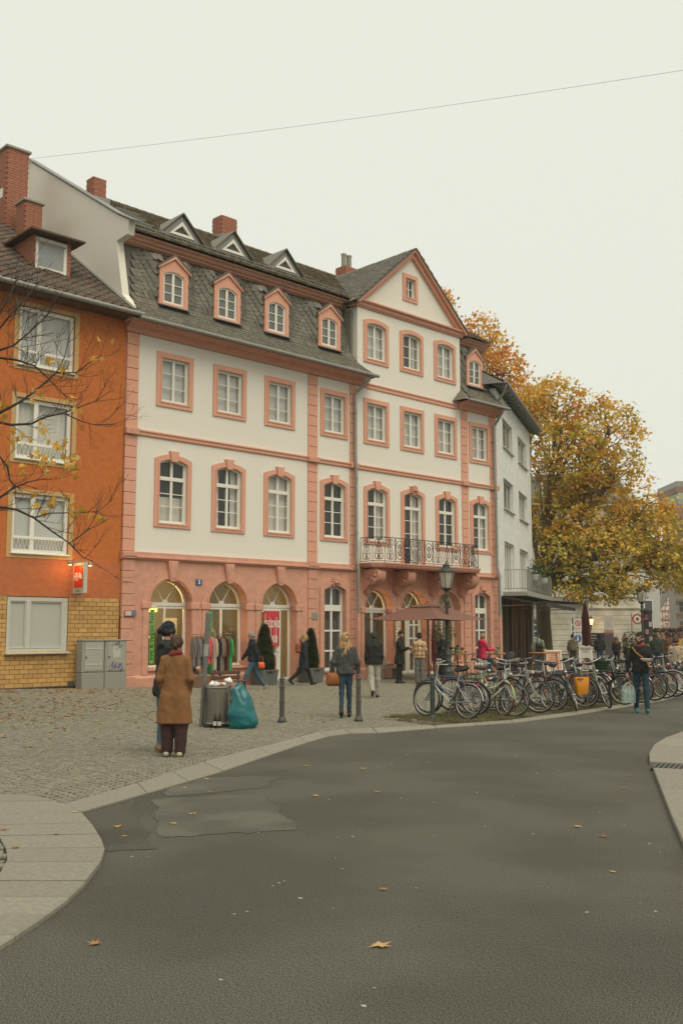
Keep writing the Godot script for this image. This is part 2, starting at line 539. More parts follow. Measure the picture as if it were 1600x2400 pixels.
func ground() -> void:
	var b := MB.new()
	b.quad(Vector3(-700, -0.06, 60), Vector3(700, -0.06, 60), Vector3(700, -0.06, -1200), Vector3(-700, -0.06, -1200))
	tag(part(self, "ground", b, M.far_ground), "", "", "", "structure")
	var road := PackedVector2Array([Vector2(-60, 8), Vector2(-60, -4), Vector2(-6, -4.6), Vector2(-2.6, -5.2)])
	for p in [Vector2(-2.3, -7), Vector2(-2.6, -9.3), Vector2(-2.9, -10.3)]: road.append(p)
	for q in KERB_IN: road.append(q)
	for p in [Vector2(14, -60), Vector2(30, -60), Vector2(20, -40), Vector2(16, -30), Vector2(60, -10), Vector2(60, 8)]: road.append(p)
	var rd := part(self, "road", poly_sheet(road, -0.006), M.asphalt)
	tag(rd, "", "", "", "structure")
	var pat := node(self, "road_repair")
	tag(pat, "", "", "", "structure")
	part(pat, "patch", poly_sheet(rough_edge([Vector2(-1.98, -10.85), Vector2(-1.45, -11.05), Vector2(-0.84, -11.13), Vector2(-0.62, -10.2), Vector2(-0.36, -9.25), Vector2(-0.9, -9.12), Vector2(-1.57, -8.92), Vector2(-1.78, -9.8)]), -0.002), M.asphalt_old)
	part(pat, "patch", poly_sheet(rough_edge([Vector2(-1.76, -12.28), Vector2(-1.2, -12.5), Vector2(-0.74, -12.5), Vector2(-0.9, -11.6), Vector2(-1.9, -11.0), Vector2(-2.0, -11.25)]), -0.0022), M.asphalt_old)
	part(pat, "patch", poly_sheet(rough_edge([Vector2(-2.5, -9.95), Vector2(-2.2, -10.85), Vector2(-1.97, -9.9), Vector2(-1.52, -8.45), Vector2(-1.94, -8.33), Vector2(-2.4, -9.4)]), -0.0018), M.asphalt_dark)
	part(pat, "patch", poly_sheet(rough_edge([Vector2(7.2, -22.3), Vector2(8.5, -22.0), Vector2(8.9, -22.6), Vector2(7.4, -22.8)]), -0.002), M.asphalt_old)
	var kerb := node(self, "kerb")
	tag(kerb, "", "", "", "structure")
	for q in KERB_IN.size() - 1:
		var a: Vector2 = KERB_IN[q]
		var c: Vector2 = KERB_IN[q + 1]
		var d: Vector2 = KERB_OUT[q]
		var e: Vector2 = KERB_OUT[q + 1]
		var k := maxi(1, roundi(a.distance_to(c) / 1.15))
		for w in k:
			var t0 := float(w) / k
			var t1 := float(w + 1) / k
			var g0 := 0.006 / a.distance_to(c)
			var pl := PackedVector2Array([a.lerp(c, t0 + g0), a.lerp(c, t1 - g0), d.lerp(e, t1 - g0), d.lerp(e, t0 + g0)])
			part(kerb, "slab", slab_mesh(pl, -0.05, 0.012 + rng.randf() * 0.003, 0.007), M.slab[rng.randi() % 4])
	var pav := node(self, "pavement")
	tag(pav, "", "", "", "structure")
	var outline := PackedVector2Array()
	for p in APRON: outline.append(p)
	for p in [Vector2(-2.35, -6.6), Vector2(-2.45, -7.35), Vector2(-2.57, -7.93), Vector2(-2.71, -8.32), Vector2(-2.93, -8.8), Vector2(-3.3, -9.25), Vector2(-3.9, -9.6), Vector2(-7.0, -10.2), Vector2(-7.0, -11.3)]: outline.append(p)
	var cuts := [[Vector2(-7.0, -11.6), Vector2(-7.0, -9.6)], [Vector2(-3.62, -11.6), Vector2(-4.3, -9.3)], [Vector2(-2.6, -10.85), Vector2(-3.75, -10.05), Vector2(-4.2, -9.0)]]
	var lines := [[Vector2(-2.2, -10.2), Vector2(-3.9, -10.05)], [Vector2(-1.9, -10.05), Vector2(-4.0, -9.2)], [Vector2(-1.9, -9.13), Vector2(-3.9, -8.55)], [Vector2(-1.7, -8.36), Vector2(-3.4, -8.02)], [Vector2(-1.7, -7.96), Vector2(-3.0, -7.55)], [Vector2(-1.6, -7.27), Vector2(-3.0, -7.33)], [Vector2(-1.6, -6.86), Vector2(-3.0, -6.89)], [Vector2(-1.6, -6.45), Vector2(-3.0, -6.5)], [Vector2(-1.6, -6.04), Vector2(-3.0, -6.04)], [Vector2(-1.6, -5.6), Vector2(-3.0, -5.6)]]
	var rest: Array[PackedVector2Array] = [outline]
	var zs := [-10.62, -9.95, -9.42, -8.9, -8.36, -7.86, -7.29, -6.87, -6.46, -6.04, -5.55]
	var tilt := [0.06, 0.1, 0.13, 0.1, 0.06, 0.02, 0.0, 0.0, 0.0, 0.0, 0.0]
	for q in zs.size() + 1:
		var z1: float = zs[q] - 0.007 if q < zs.size() else -4.0
		var z0: float = zs[q - 1] + 0.007 if q > 0 else -14.0
		var tl1: float = tilt[q] if q < zs.size() else 0.0
		var tl0: float = tilt[q - 1] if q > 0 else 0.0
		var band := PackedVector2Array([Vector2(-9, z0 - tl0 * -6.5), Vector2(-1.0, z0 + tl0 * -1.0), Vector2(-1.0, z1 + tl1 * -1.0), Vector2(-9, z1 - tl1 * -6.5)])
		for piece in Geometry2D.intersect_polygons(outline, band):
			if absf(_area(piece)) < 0.02: continue
			part(pav, "slab", slab_mesh(piece, -0.05, 0.03 + rng.randf() * 0.003, 0.012), M.slab[rng.randi() % 4])
	var inner_bed := PackedVector2Array([Vector2(-2.43, -7.3), Vector2(-2.57, -7.93), Vector2(-2.71, -8.32), Vector2(-2.93, -8.8), Vector2(-3.3, -9.25), Vector2(-3.9, -9.6), Vector2(-7, -10.2), Vector2(-7, -5.5), Vector2(-2.2, -5.5)])
	tag(part(self, "pavement_bed", poly_sheet(inner_bed, 0.008), M.joint), "", "", "", "structure")
	var out_r := [Vector2(8.4, -19.9), Vector2(7.0, -18.9), Vector2(5.85, -17.4), Vector2(5.26, -16.46), Vector2(4.75, -15.46), Vector2(4.36, -14.43), Vector2(4.08, -13.5), Vector2(3.94, -12.9), Vector2(3.52, -11.26), Vector2(3.12, -9.7), Vector2(2.82, -8.48), Vector2(2.5, -7.0)]
	var in_r := [Vector2(8.8, -19.0), Vector2(7.3, -18.0), Vector2(6.35, -16.6), Vector2(5.75, -15.95), Vector2(5.2, -15.0), Vector2(4.78, -14.1), Vector2(4.5, -13.3), Vector2(4.36, -12.75), Vector2(4.0, -11.2), Vector2(3.6, -9.6), Vector2(3.32, -8.4), Vector2(3.0, -7.0)]
	var kr := node(self, "kerb_stones")
	tag(kr, "", "", "", "structure")
	for q in out_r.size() - 1:
		var pl := PackedVector2Array([out_r[q].lerp(out_r[q + 1], 0.004), out_r[q].lerp(out_r[q + 1], 0.996), in_r[q].lerp(in_r[q + 1], 0.996), in_r[q].lerp(in_r[q + 1], 0.004)])
		if q == 6:
			continue
		part(kr, "slab", slab_mesh(pl, -0.05, 0.05, 0.008), M.slab[rng.randi() % 4])
	var dr := thing("drain_grating", "dark iron gully grating set between the pavement slabs", "drain", at(4.22, 0.0, -13.1, 0))
	var ang := atan2(-(in_r[6] - out_r[6]).y, (in_r[6] - out_r[6]).x)
	dr.rotation.y = ang
	b = MB.new()
	b.box(Vector3(0, 0.0, 0.0), Vector3(0.42, 0.05, 0.5))
	part(dr, "pan", b, M.black)
	for q in 7:
		b = MB.new()
		b.cbox(Vector3(-0.18 + q * 0.06, 0.035, 0), Vector3(0.032, 0.03, 0.5), 0.006)
		part(dr, "bar", b, M.bollard)
	var rbed := PackedVector2Array()
	for p in in_r: rbed.append(p)
	rbed.append(Vector2(14, -6)); rbed.append(Vector2(14, -18))
	tag(part(self, "footway", poly_sheet(rbed, 0.02), M.joint), "", "", "", "structure")
	var plaza := PackedVector2Array()
	for p in [Vector2(-3.67, -10.98), Vector2(-3.39, -10.95), Vector2(-3.11, -10.74)]: plaza.append(p)
	for p in KERB_IN: plaza.append(p)
	for p in [Vector2(14, -62), Vector2(2, -62), Vector2(-22, -28), Vector2(-22, -13), Vector2(-7, -11.2)]: plaza.append(p)
	b = MB.new()
	var step := 0.8
	for ix in range(-28, 20):
		for iz in range(-78, -12):
			var x := ix * step
			var z := iz * step
			var cell := PackedVector2Array([Vector2(x, z), Vector2(x + step, z), Vector2(x + step, z + step), Vector2(x, z + step)])
			var inside := 0
			for p in cell: inside += int(Geometry2D.is_point_in_polygon(p, plaza))
			var pieces: Array = []
			if inside == 4: pieces = [cell]
			elif inside > 0: pieces = Geometry2D.intersect_polygons(cell, plaza)
			for pc in pieces:
				var t := Geometry2D.triangulate_polygon(pc)
				for q in range(0, t.size(), 3):
					var tr := []
					for w in 3: tr.append(Vector3(pc[t[q + w]].x, gh(pc[t[q + w]].x, pc[t[q + w]].y) - 0.004, pc[t[q + w]].y))
					if (tr[1] - tr[0]).cross(tr[2] - tr[0]).y > 0: b.tri(tr[0], tr[1], tr[2])
					else: b.tri(tr[0], tr[2], tr[1])
	var sq := part(self, "paved_square", b, M.joint)
	tag(sq, "", "", "", "structure")
	cobbles(sq, plaza, inner_bed, rbed)
	grass_strip()
	fallen_leaves(plaza)
func _area(p: PackedVector2Array) -> float:
	var a := 0.0
	for q in p.size(): a += p[q].cross(p[(q + 1) % p.size()])
	return a * 0.5
func stone_mesh(sd: int) -> ArrayMesh:
	var r := RandomNumberGenerator.new()
	r.seed = sd
	var b := MB.new()
	var base := PackedVector2Array()
	for p in [Vector2(-1, -0.78), Vector2(-0.78, -1), Vector2(0.78, -1), Vector2(1, -0.78), Vector2(1, 0.78), Vector2(0.78, 1), Vector2(-0.78, 1), Vector2(-1, 0.78)]:
		base.append(p * Vector2(0.0455 * r.randf_range(0.9, 1.06), 0.0455 * r.randf_range(0.9, 1.06)))
	var rows := []
	for lv in [[1.0, -0.03], [1.0, 0.005], [0.88, 0.0125], [0.45, 0.0145]]:
		var row := PackedVector3Array()
		for p in base: row.append(Vector3(p.x * lv[0], lv[1] + r.randf_range(-0.001, 0.001), p.y * lv[0]))
		rows.append(row)
	b.sheet(rows, true, true)
	var top: PackedVector3Array = rows[3]
	for q in range(1, 7): b.tri(top[0], top[q + 1], top[q])
	return b.mesh()
func cobbles(sq: Node, plaza: PackedVector2Array, left_bed: PackedVector2Array, right_bed: PackedVector2Array) -> void:
	var kinds := []
	for q in 5: kinds.append(stone_mesh(900 + q))
	var list := []
	var dir := Vector2(0.32, -0.947)
	var per := Vector2(dir.y, -dir.x)
	var per2 := Vector2(-dir.y, dir.x)
	var pitch := 0.104
	var width := 1.25
	var cos_f := 0.38
	for i in range(-140, 260):
		for k in range(-20, 360):
			var u := i * pitch
			var ph := u / width
			var fr := ph - floorf(ph)
			var bulge := 0.34 * (1.0 - pow(fr * 2.0 - 1.0, 2.0))
			var w := k * 0.122 + bulge + (0.05 if int(floorf(ph)) % 2 == 0 else 0.0)
			var p := Vector2(-2.5, -8.0) + per2 * (u - 3.0) + dir * w
			if p.y < -42.0 or p.y > -5.4 or absf(p.x) > 0.4 * -p.y + 1.2: continue
			var inside := Geometry2D.is_point_in_polygon(p, plaza)
			if not inside and not Geometry2D.is_point_in_polygon(p, left_bed) and not Geometry2D.is_point_in_polygon(p, right_bed): continue
			if inside:
				var lp := LF.affine_inverse() * Vector3(p.x, 0, p.y)
				if lp.z < 0.05: continue
			var slope := -0.34 * 4.0 * (fr * 2.0 - 1.0) / width
			var yaw := atan2(-dir.y, dir.x) + atan(slope) * 0.9 + rng.randf_range(-0.05, 0.05)
			var y := gh(p.x, p.y) + (0.0 if inside else 0.014)
			var bs := Basis(Vector3.UP, yaw) * Basis(Vector3.RIGHT, rng.randf_range(-0.03, 0.03)) * Basis(Vector3.FORWARD, rng.randf_range(-0.03, 0.03))
			bs = bs.scaled_local(Vector3(rng.randf_range(0.98, 1.1), rng.randf_range(0.9, 1.15), rng.randf_range(0.92, 1.06)))
			list.append([p.length(), Transform3D(bs, Vector3(p.x + rng.randf_range(-0.006, 0.006), y + rng.randf_range(-0.003, 0.003), p.y + rng.randf_range(-0.006, 0.006)))])
	list.sort_custom(func(a, c): return a[0] < c[0])
	var rest := [[], [], [], [], []]
	for q in list.size():
		var kind := rng.randi() % 5
		if q < 300: put(sq, "cobble", kinds[kind], M.cobble[rng.randi() % 5], list[q][1])
		else: rest[kind].append(list[q][1])
	for q in 5:
		var o := many(sq, "cobbles", kinds[q], M.cobble[q], rest[q])
		tag(o, "", "", "", "stuff")
func grass_strip() -> void:
	var blade := MB.new()
	for q in 7:
		var a := q * 2.4
		var h := 0.035 + 0.012 * (q % 3)
		var o := Vector3(cos(a) * 0.02, 0, sin(a) * 0.02)
		var d := Vector3(cos(a * 1.7), 0, sin(a * 1.7)) * 0.005
		var tip := o + Vector3(cos(a) * 0.03, h, sin(a) * 0.03)
		blade.tri(o - d, o + d, tip)
	var bm := blade.mesh()
	var xs := []
	var cs := []
	var f := FastNoiseLite.new()
	f.seed = 5
	f.frequency = 0.7
	for q in range(9, 15):
		var a: Vector2 = KERB_IN[q - 1]
		var c: Vector2 = KERB_IN[q]
		var nrm := (c - a).normalized()
		nrm = Vector2(nrm.y, -nrm.x)
		if nrm.x > 0: nrm = -nrm
		for k in int(a.distance_to(c) * 950):
			var p := a.lerp(c, rng.randf()) + nrm * (pow(rng.randf(), 1.3) * 1.9 - 0.02)
			if f.get_noise_2d(p.x, p.y) < -0.14: continue
			xs.append(Transform3D(Basis(Vector3.UP, rng.randf() * TAU).scaled(Vector3(1, rng.randf_range(0.6, 1.5), 1)), Vector3(p.x, 0.012, p.y)))
			cs.append(Color(0.11, 0.115, 0.042).lerp(Color(0.19, 0.155, 0.07), rng.randf() * 0.7))
	var g := many(self, "grass", bm, M.needle, xs, cs)
	tag(g, "worn grass strip growing under the parked bicycles", "grass", "", "stuff")
	var soil := MB.new()
	for q in range(9, 15):
		var a: Vector2 = KERB_IN[q - 1]
		var c: Vector2 = KERB_IN[q]
		var nrm := (c - a).normalized()
		nrm = Vector2(nrm.y, -nrm.x)
		if nrm.x > 0: nrm = -nrm
		for w in 6:
			var t0 := w / 6.0
			var t1 := (w + 1) / 6.0
			var p0 := a.lerp(c, t0)
			var p1 := a.lerp(c, t1)
			var e0 := 1.5 + 0.4 * sin(q * 3.1 + t0 * 5.0)
			var e1 := 1.5 + 0.4 * sin((q if w < 5 else q + 1) * 3.1 + (t1 if w < 5 else 0.0) * 5.0)
			soil._orient(Vector3(p0.x, 0.019, p0.y), Vector3(p1.x, 0.019, p1.y), Vector3(p1.x + nrm.x * e1, 0.012, p1.y + nrm.y * e1), Vector3(p0.x + nrm.x * e0, 0.012, p0.y + nrm.y * e0), Vector3(p0.x, -5, p0.y))
	tag(part(self, "soil", soil, mat(Color(0.075, 0.066, 0.035), 0.95, 0.4, 1.3, 0.5, 0.0, 88)), "", "", "", "structure")
func leaf_mesh(sd: int, flat := true) -> ArrayMesh:
	var r := RandomNumberGenerator.new()
	r.seed = sd
	var b := MB.new()
	var tips := [-150.0, -85.0, -30.0, 30.0, 90.0, 155.0]
	var pts := []
	for q in tips.size():
		var a := deg_to_rad(tips[q] + r.randf_range(-8, 8))
		var l := r.randf_range(0.36, 0.55)
		pts.append(Vector3(cos(a) * l, r.randf_range(0.0, 0.22), sin(a) * l))
		var a2 := deg_to_rad(tips[q] + 30.0)
		var l2 := r.randf_range(0.17, 0.26)
		pts.append(Vector3(cos(a2) * l2, r.randf_range(0.0, 0.07), sin(a2) * l2))
	for q in pts.size():
		b.tri(Vector3(0, 0.01, 0), pts[(q + 1) % pts.size()], pts[q])
	b.tri(Vector3(0, 0.01, 0.012), Vector3(0, 0.01, -0.012), Vector3(-0.75, 0.1, 0.05))
	return b.mesh()
func fallen_leaves(plaza: PackedVector2Array) -> void:
	var kinds := []
	for q in 5: kinds.append(leaf_mesh(40 + q))
	var cm := []
	for c in [Color(0.50, 0.30, 0.06), Color(0.36, 0.17, 0.045), Color(0.26, 0.11, 0.04), Color(0.46, 0.30, 0.13), Color(0.18, 0.085, 0.04)]:
		cm.append(mat(c, 0.75, 0.2, 8.0))
	var spots := [Vector2(-2.04, -9.38), Vector2(-1.89, -8.96), Vector2(-1.56, -9.53), Vector2(-1.46, -10.01), Vector2(-1.62, -12.28), Vector2(-1.45, -11.33), Vector2(-2.58, -9.91), Vector2(-2.64, -8.34), Vector2(-2.98, -9.06), Vector2(-2.46, -8.86), Vector2(-1.42, -5.98), Vector2(-1.78, -11.63), Vector2(0.22, -5.94), Vector2(2.16, -9.38), Vector2(2.28, -8.95), Vector2(3.19, -11.56), Vector2(3.53, -12.54), Vector2(0.4, -11.32), Vector2(0.29, -13.17), Vector2(-0.47, -13.42), Vector2(0.29, -7.18), Vector2(2.02, -7.68), Vector2(1.17, -17.2), Vector2(-0.28, -11.06)]
	var says := ["yellow maple leaf on the dark asphalt wedge beside the rounded pavement", "small yellow leaf on the asphalt below the yellow maple leaf", "curled tan leaf in the middle of the pale asphalt patch", "long tan leaf near the top of the pale asphalt patch", "tan leaf on the asphalt close to the kerb below the coat", "brown leaf on the dark seam between two asphalt patches", "tan leaf on the edge slab of the rounded pavement", "brown stalked leaf on the rounded pavement slabs", "small brown leaf near the cobbled corner of the rounded pavement", "tiny dark leaf on the rounded pavement slabs", "orange brown leaf on the road at the lower left", "faint tan leaf on the asphalt beside the granite kerb", "large pale yellow leaf lying alone on the near asphalt", "flat tan leaf on the road at the right", "curled brown leaf on the road at the lower right", "red brown leaf on the road near the right kerb", "small brown leaf on the road below the gully grating", "curled rust leaf in the middle of the road", "tan leaf on the road left of the middle", "orange leaf on the road near the kerb corner", "small orange leaf on the near middle of the road", "small ochre leaf on the road at the far lower right", "red leaf on the road in front of the parked bicycles", "small tan leaf on the road between patch and middle"]
	for q in spots.size():
		var p: Vector2 = spots[q]
		var sz := 0.10 if q != 12 else 0.165
		if q in [1, 5, 9, 11, 20, 21]: sz = 0.075
		var y := 0.0 if not (q in [6, 7, 8, 9]) else 0.034
		var o := put(self, "fallen_leaf", kinds[q % 5], cm[[0, 0, 3, 3, 3, 1, 3, 2, 2, 4, 1, 3, 3, 3, 2, 2, 2, 1, 3, 1, 1, 0, 2, 3][q]], Transform3D(Basis(Vector3.UP, rng.randf() * TAU if q != 12 else 2.2).scaled(Vector3(sz, sz * 0.6, sz * (1.0 if q != 12 else 0.8))), Vector3(p.x, y, p.y)))
		tag(o, says[q], "leaf", "fallen leaves on the road")
	var xs := [[], [], []]
	var f := FastNoiseLite.new()
	f.seed = 12
	f.frequency = 0.5
	for q in 5200:
		var s := rng.randf_range(7.0, 21.0)
		var zz := 0.35 + pow(rng.randf(), 1.5) * 11.0
		var wgt := clampf((17.5 - s) / 6.0, 0.05, 1.0) * (1.0 if zz < 7.5 else 0.35)
		if rng.randf() > wgt * (0.65 + f.get_noise_2d(s, zz) * 1.2): continue
		var p := LF * Vector3(s, 0, zz)
		if not Geometry2D.is_point_in_polygon(Vector2(p.x, p.z), plaza): continue
		p.y = gh(p.x, p.z) + 0.017
		xs[rng.randi() % 3].append(Transform3D(Basis(Vector3.UP, rng.randf() * TAU).scaled(Vector3.ONE * rng.randf_range(0.07, 0.15)), p))
	for q in 3:
		var o := many(self, "leaf_litter", kinds[q], cm[[1, 3, 2][q]], xs[q])
		tag(o, ["rust brown leaf litter strewn over the cobbles before the orange house", "tan leaf litter strewn over the cobbles before the orange house", "dark brown leaf litter strewn over the cobbles before the orange house"][q], "leaf litter", "", "stuff")
	var sp := MB.new()
	for q in 110:
		var z := -3.8 - pow(rng.randf(), 0.7) * 11.0
		var p := Vector3(rng.randf_range(-0.4, 0.4) * -z, -0.004, z)
		if p.x < -1.75 or p.x > 2.8: continue
		var rr := rng.randf_range(0.006, 0.019)
		var ring := []
		for w in 7: ring.append(p + Vector3(cos(w * TAU / 7) * rr * rng.randf_range(0.7, 1.2), 0.002, sin(w * TAU / 7) * rr * rng.randf_range(0.7, 1.2)))
		for w in range(1, 6): sp.tri(ring[0], ring[w + 1], ring[w])
	tag(part(self, "gum_specks", sp, mat(Color(0.36, 0.36, 0.33), 0.8)), "pale trodden specks scattered over the dark asphalt", "specks", "", "stuff")
func wall_band(b: MB, x0: float, x1: float, y0: float, y1: float, z: float, holes: Array, depth: float) -> void:
	var hs := holes.duplicate()
	hs.sort_custom(func(a, c): return a[0] < c[0])
	var cur := x0
	for h in hs:
		b.quad(Vector3(cur, y0, z), Vector3(h[0], y0, z), Vector3(h[0], y1, z), Vector3(cur, y1, z))
		if h[2] > y0 + 0.001: b.quad(Vector3(h[0], y0, z), Vector3(h[1], y0, z), Vector3(h[1], h[2], z), Vector3(h[0], h[2], z))
		var o := opening(h[0], h[1], h[2], h[3], h[4], 14)
		for q in range(2, o.size() - 1):
			var a := o[q]
			var c := o[q + 1]
			b.quad(Vector3(c.x, c.y, z), Vector3(a.x, a.y, z), Vector3(a.x, y1, z), Vector3(c.x, y1, z))
		for q in o.size():
			var a := o[q]
			var c := o[(q + 1) % o.size()]
			b.quad(Vector3(a.x, a.y, z), Vector3(c.x, c.y, z), Vector3(c.x, c.y, z - depth), Vector3(a.x, a.y, z - depth))
		cur = h[1]
	b.quad(Vector3(cur, y0, z), Vector3(x1, y0, z), Vector3(x1, y1, z), Vector3(cur, y1, z))
func window(parent: Node, x0: float, x1: float, y0: float, ys: float, rise: float, z: float, o := {}) -> Node3D:
	var w := node(parent, o.get("called", "window"))
	var fm: Material = o.get("mat", M.window_white)
	var fw: float = o.get("frame", 0.07)
	var cols: int = o.get("cols", 2)
	var ymax := ys + rise
	var b := MB.new()
	b.ring(opening(x0, x1, y0, ys, rise), opening(x0 + fw, x1 - fw, y0 + fw * 1.2, ys - (fw if rise < 0.01 else fw * 0.3), maxf(0.0, rise - fw * 0.7) if rise > 0.01 else 0.0), z - 0.07, z)
	part(w, "frame", b, fm)
	var rows := [y0 + fw * 1.2]
	var tr: Array = o.get("transom", [])
	var segs := []
	if tr.size() == 2:
		b = MB.new()
		b.cbox(Vector3((x0 + x1) / 2, (tr[0] + tr[1]) / 2, z - 0.02), Vector3(x1 - x0 - fw * 1.6, tr[1] - tr[0], 0.07), 0.008)
		part(w, "transom", b, fm)
		segs = [[y0 + fw, tr[0], o.get("bars", [])], [tr[1], ymax - fw * 0.6, o.get("upper_bars", [])]]
	else:
		segs = [[y0 + fw, ymax - fw * 0.6, o.get("bars", [])]]
	var xs := [x0 + fw * 0.8]
	for q in range(1, cols): xs.append(x0 + (x1 - x0) * q / cols)
	if o.has("split"): xs = [x0 + fw * 0.8, x0 + (x1 - x0) * o.split]
	xs.append(x1 - fw * 0.8)
	var mw: float = o.get("mullion", 0.085)
	for sg in segs:
		for q in range(1, xs.size() - 1):
			b = MB.new()
			b.cbox(Vector3(xs[q], (sg[0] + sg[1]) / 2, z - 0.025), Vector3(mw, sg[1] - sg[0], 0.06), 0.008)
			part(w, "mullion", b, fm)
		var ysx: Array = [sg[0]]
		ysx.append_array(sg[2])
		ysx.append(sg[1])
		for bar in sg[2]:
			b = MB.new()
			b.box(Vector3((x0 + x1) / 2, bar, z - 0.035), Vector3(x1 - x0 - fw * 1.5, o.get("bar", 0.026), 0.03))
			part(w, "glazing_bar", b, fm)
		for q in xs.size() - 1:
			for r in ysx.size() - 1:
				b = MB.new()
				var t := rng.randf_range(-0.006, 0.006)
				var a0 := Vector3(xs[q], ysx[r], z - 0.045 + t)
				b.quad(a0, Vector3(xs[q + 1], ysx[r], z - 0.045 - t), Vector3(xs[q + 1], ysx[r + 1], z - 0.045 - t), Vector3(xs[q], ysx[r + 1], z - 0.045 + t))
				part(w, "pane", b, o.get("glass", M.glass))
	var cur: String = o.get("curtain", "")
	if cur == "full" or cur == "half" or cur == "sides":
		var top := ymax if cur != "half" else y0 + (ymax - y0) * 0.42
		for sd in ([[0.0, 1.0]] if cur != "sides" else [[0.0, 0.28], [0.72, 1.0]]):
			var row0 := PackedVector3Array()
			var row1 := PackedVector3Array()
			var k := int(40 * (sd[1] - sd[0]))
			for q in k + 1:
				var x: float = lerpf(x0 - 0.03, x1 + 0.03, lerpf(sd[0], sd[1], float(q) / k))
				var zz := z - 0.16 - 0.022 * sin(q * 1.45 + x * 7.0) - 0.01 * sin(q * 3.3)
				row0.append(Vector3(x, y0, zz))
				row1.append(Vector3(x, top, zz - 0.01))
			b = MB.new()
			b.sheet([row0, row1])
			part(w, "curtain", b, M.curtain)
	elif cur == "blind":
		b = MB.new()
		b.quad(Vector3(x0, y0, z - 0.13), Vector3(x1, y0, z - 0.13), Vector3(x1, ymax, z - 0.13), Vector3(x0, ymax, z - 0.13))
		part(w, "blind", b, M.blind)
	return w
func bricks(b1: MB, x0: float, x1: float, y0: float, y1: float, z0: float, z1: float, bw := 0.25, bh := 0.085) -> void:
	var rows := int((y1 - y0) / bh)
	for r in rows:
		var y := y0 + (r + 0.5) * (y1 - y0) / rows
		for fc in 4:
			var l := (x1 - x0) if fc < 2 else (z1 - z0)
			var k := maxi(2, roundi(l / bw))
			for q in k:
				var off := 0.5 if r % 2 == 0 else 0.0
				var c := (q + 0.5 + off * 0.5) / (k + 0.5) if r % 2 == 0 else (q + 0.5) / k
				var t := rng.randf_range(0.0, 0.007)
				if fc == 0: b1.box(Vector3(lerpf(x0, x1, c), y, z1 + t * 0.5), Vector3(l / k - 0.012, (y1 - y0) / rows - 0.012, 0.02 + t))
				if fc == 1: b1.box(Vector3(lerpf(x0, x1, c), y, z0 - t * 0.5), Vector3(l / k - 0.012, (y1 - y0) / rows - 0.012, 0.02 + t))
				if fc == 2: b1.box(Vector3(x0 - t * 0.5, y, lerpf(z0, z1, c)), Vector3(0.02 + t, (y1 - y0) / rows - 0.012, l / k - 0.012))
				if fc == 3: b1.box(Vector3(x1 + t * 0.5, y, lerpf(z0, z1, c)), Vector3(0.02 + t, (y1 - y0) / rows - 0.012, l / k - 0.012))
func chimney(parent: Node, x0: float, x1: float, y0: float, y1: float, z0: float, z1: float, cap := true) -> Node3D:
	var c := node(parent, "chimney")
	var b := MB.new()
	b.bx(x0 + 0.006, x1 - 0.006, y0, y1 - 0.01, z0 + 0.006, z1 - 0.006)
	part(c, "core", b, M.red_brick2)
	b = MB.new()
	bricks(b, x0, x1, y0, y1, z0, z1)
	tag(part(c, "brickwork", b, M.red_brick), "", "", "", "stuff")
	if cap:
		b = MB.new()
		b.cbox(Vector3((x0 + x1) / 2, y1 + 0.035, (z0 + z1) / 2), Vector3(x1 - x0 + 0.14, 0.09, z1 - z0 + 0.14), 0.015)
		part(c, "cap", b, M.concrete)
	return c
const PILASTERS := [[15.58, 15.99], [22.88, 23.32], [24.92, 25.27], [31.27, 31.68], [33.14, 33.58]]
const BAYS := [16.64, 18.78, 20.92, 23.47, 25.64, 27.63, 29.63, 31.78]
const DORMERS := [17.3, 19.42, 21.55, 24.05, 32.42]
const MANSARD := [Vector2(10.98, 0.64), Vector2(11.18, 0.42), Vector2(11.42, 0.17), Vector2(11.65, -0.06), Vector2(11.85, -0.22), Vector2(12.4, -0.40), Vector2(13.0, -0.55), Vector2(13.75, -0.69)]
func mansard_z(y: float) -> float:
	for q in MANSARD.size() - 1:
		if y <= MANSARD[q + 1].x or q == MANSARD.size() - 2:
			return lerpf(MANSARD[q].y, MANSARD[q + 1].y, (y - MANSARD[q].x) / (MANSARD[q + 1].x - MANSARD[q].x))
	return -0.69
func roof_point(s: float, y: float) -> Vector3:
	var z := mansard_z(y)
	for d in DORMERS:
		var k := smoothstep(1.12, 0.55, absf(s - d)) * smoothstep(11.85, 12.15, y) * smoothstep(13.75, 13.3, y)
		z = maxf(z, lerpf(z, -0.2, k))
	return Vector3(s, y, z)
func slate_mesh(w: float, l: float, sd: int) -> ArrayMesh:
	var r := RandomNumberGenerator.new()
	r.seed = sd
	var b := MB.new()
	var pl := PackedVector2Array([Vector2(w / 2, 0.05), Vector2(w / 2, l), Vector2(-w / 2, l), Vector2(-w / 2, 0.02), Vector2(-w * 0.28, -0.035), Vector2(w * 0.12, -0.03)])
	for q in pl.size(): pl[q] += Vector2(r.randf_range(-0.008, 0.008), r.randf_range(-0.012, 0.012))
	b.prism(pl, 0.0, 0.018)
	return b.mesh()
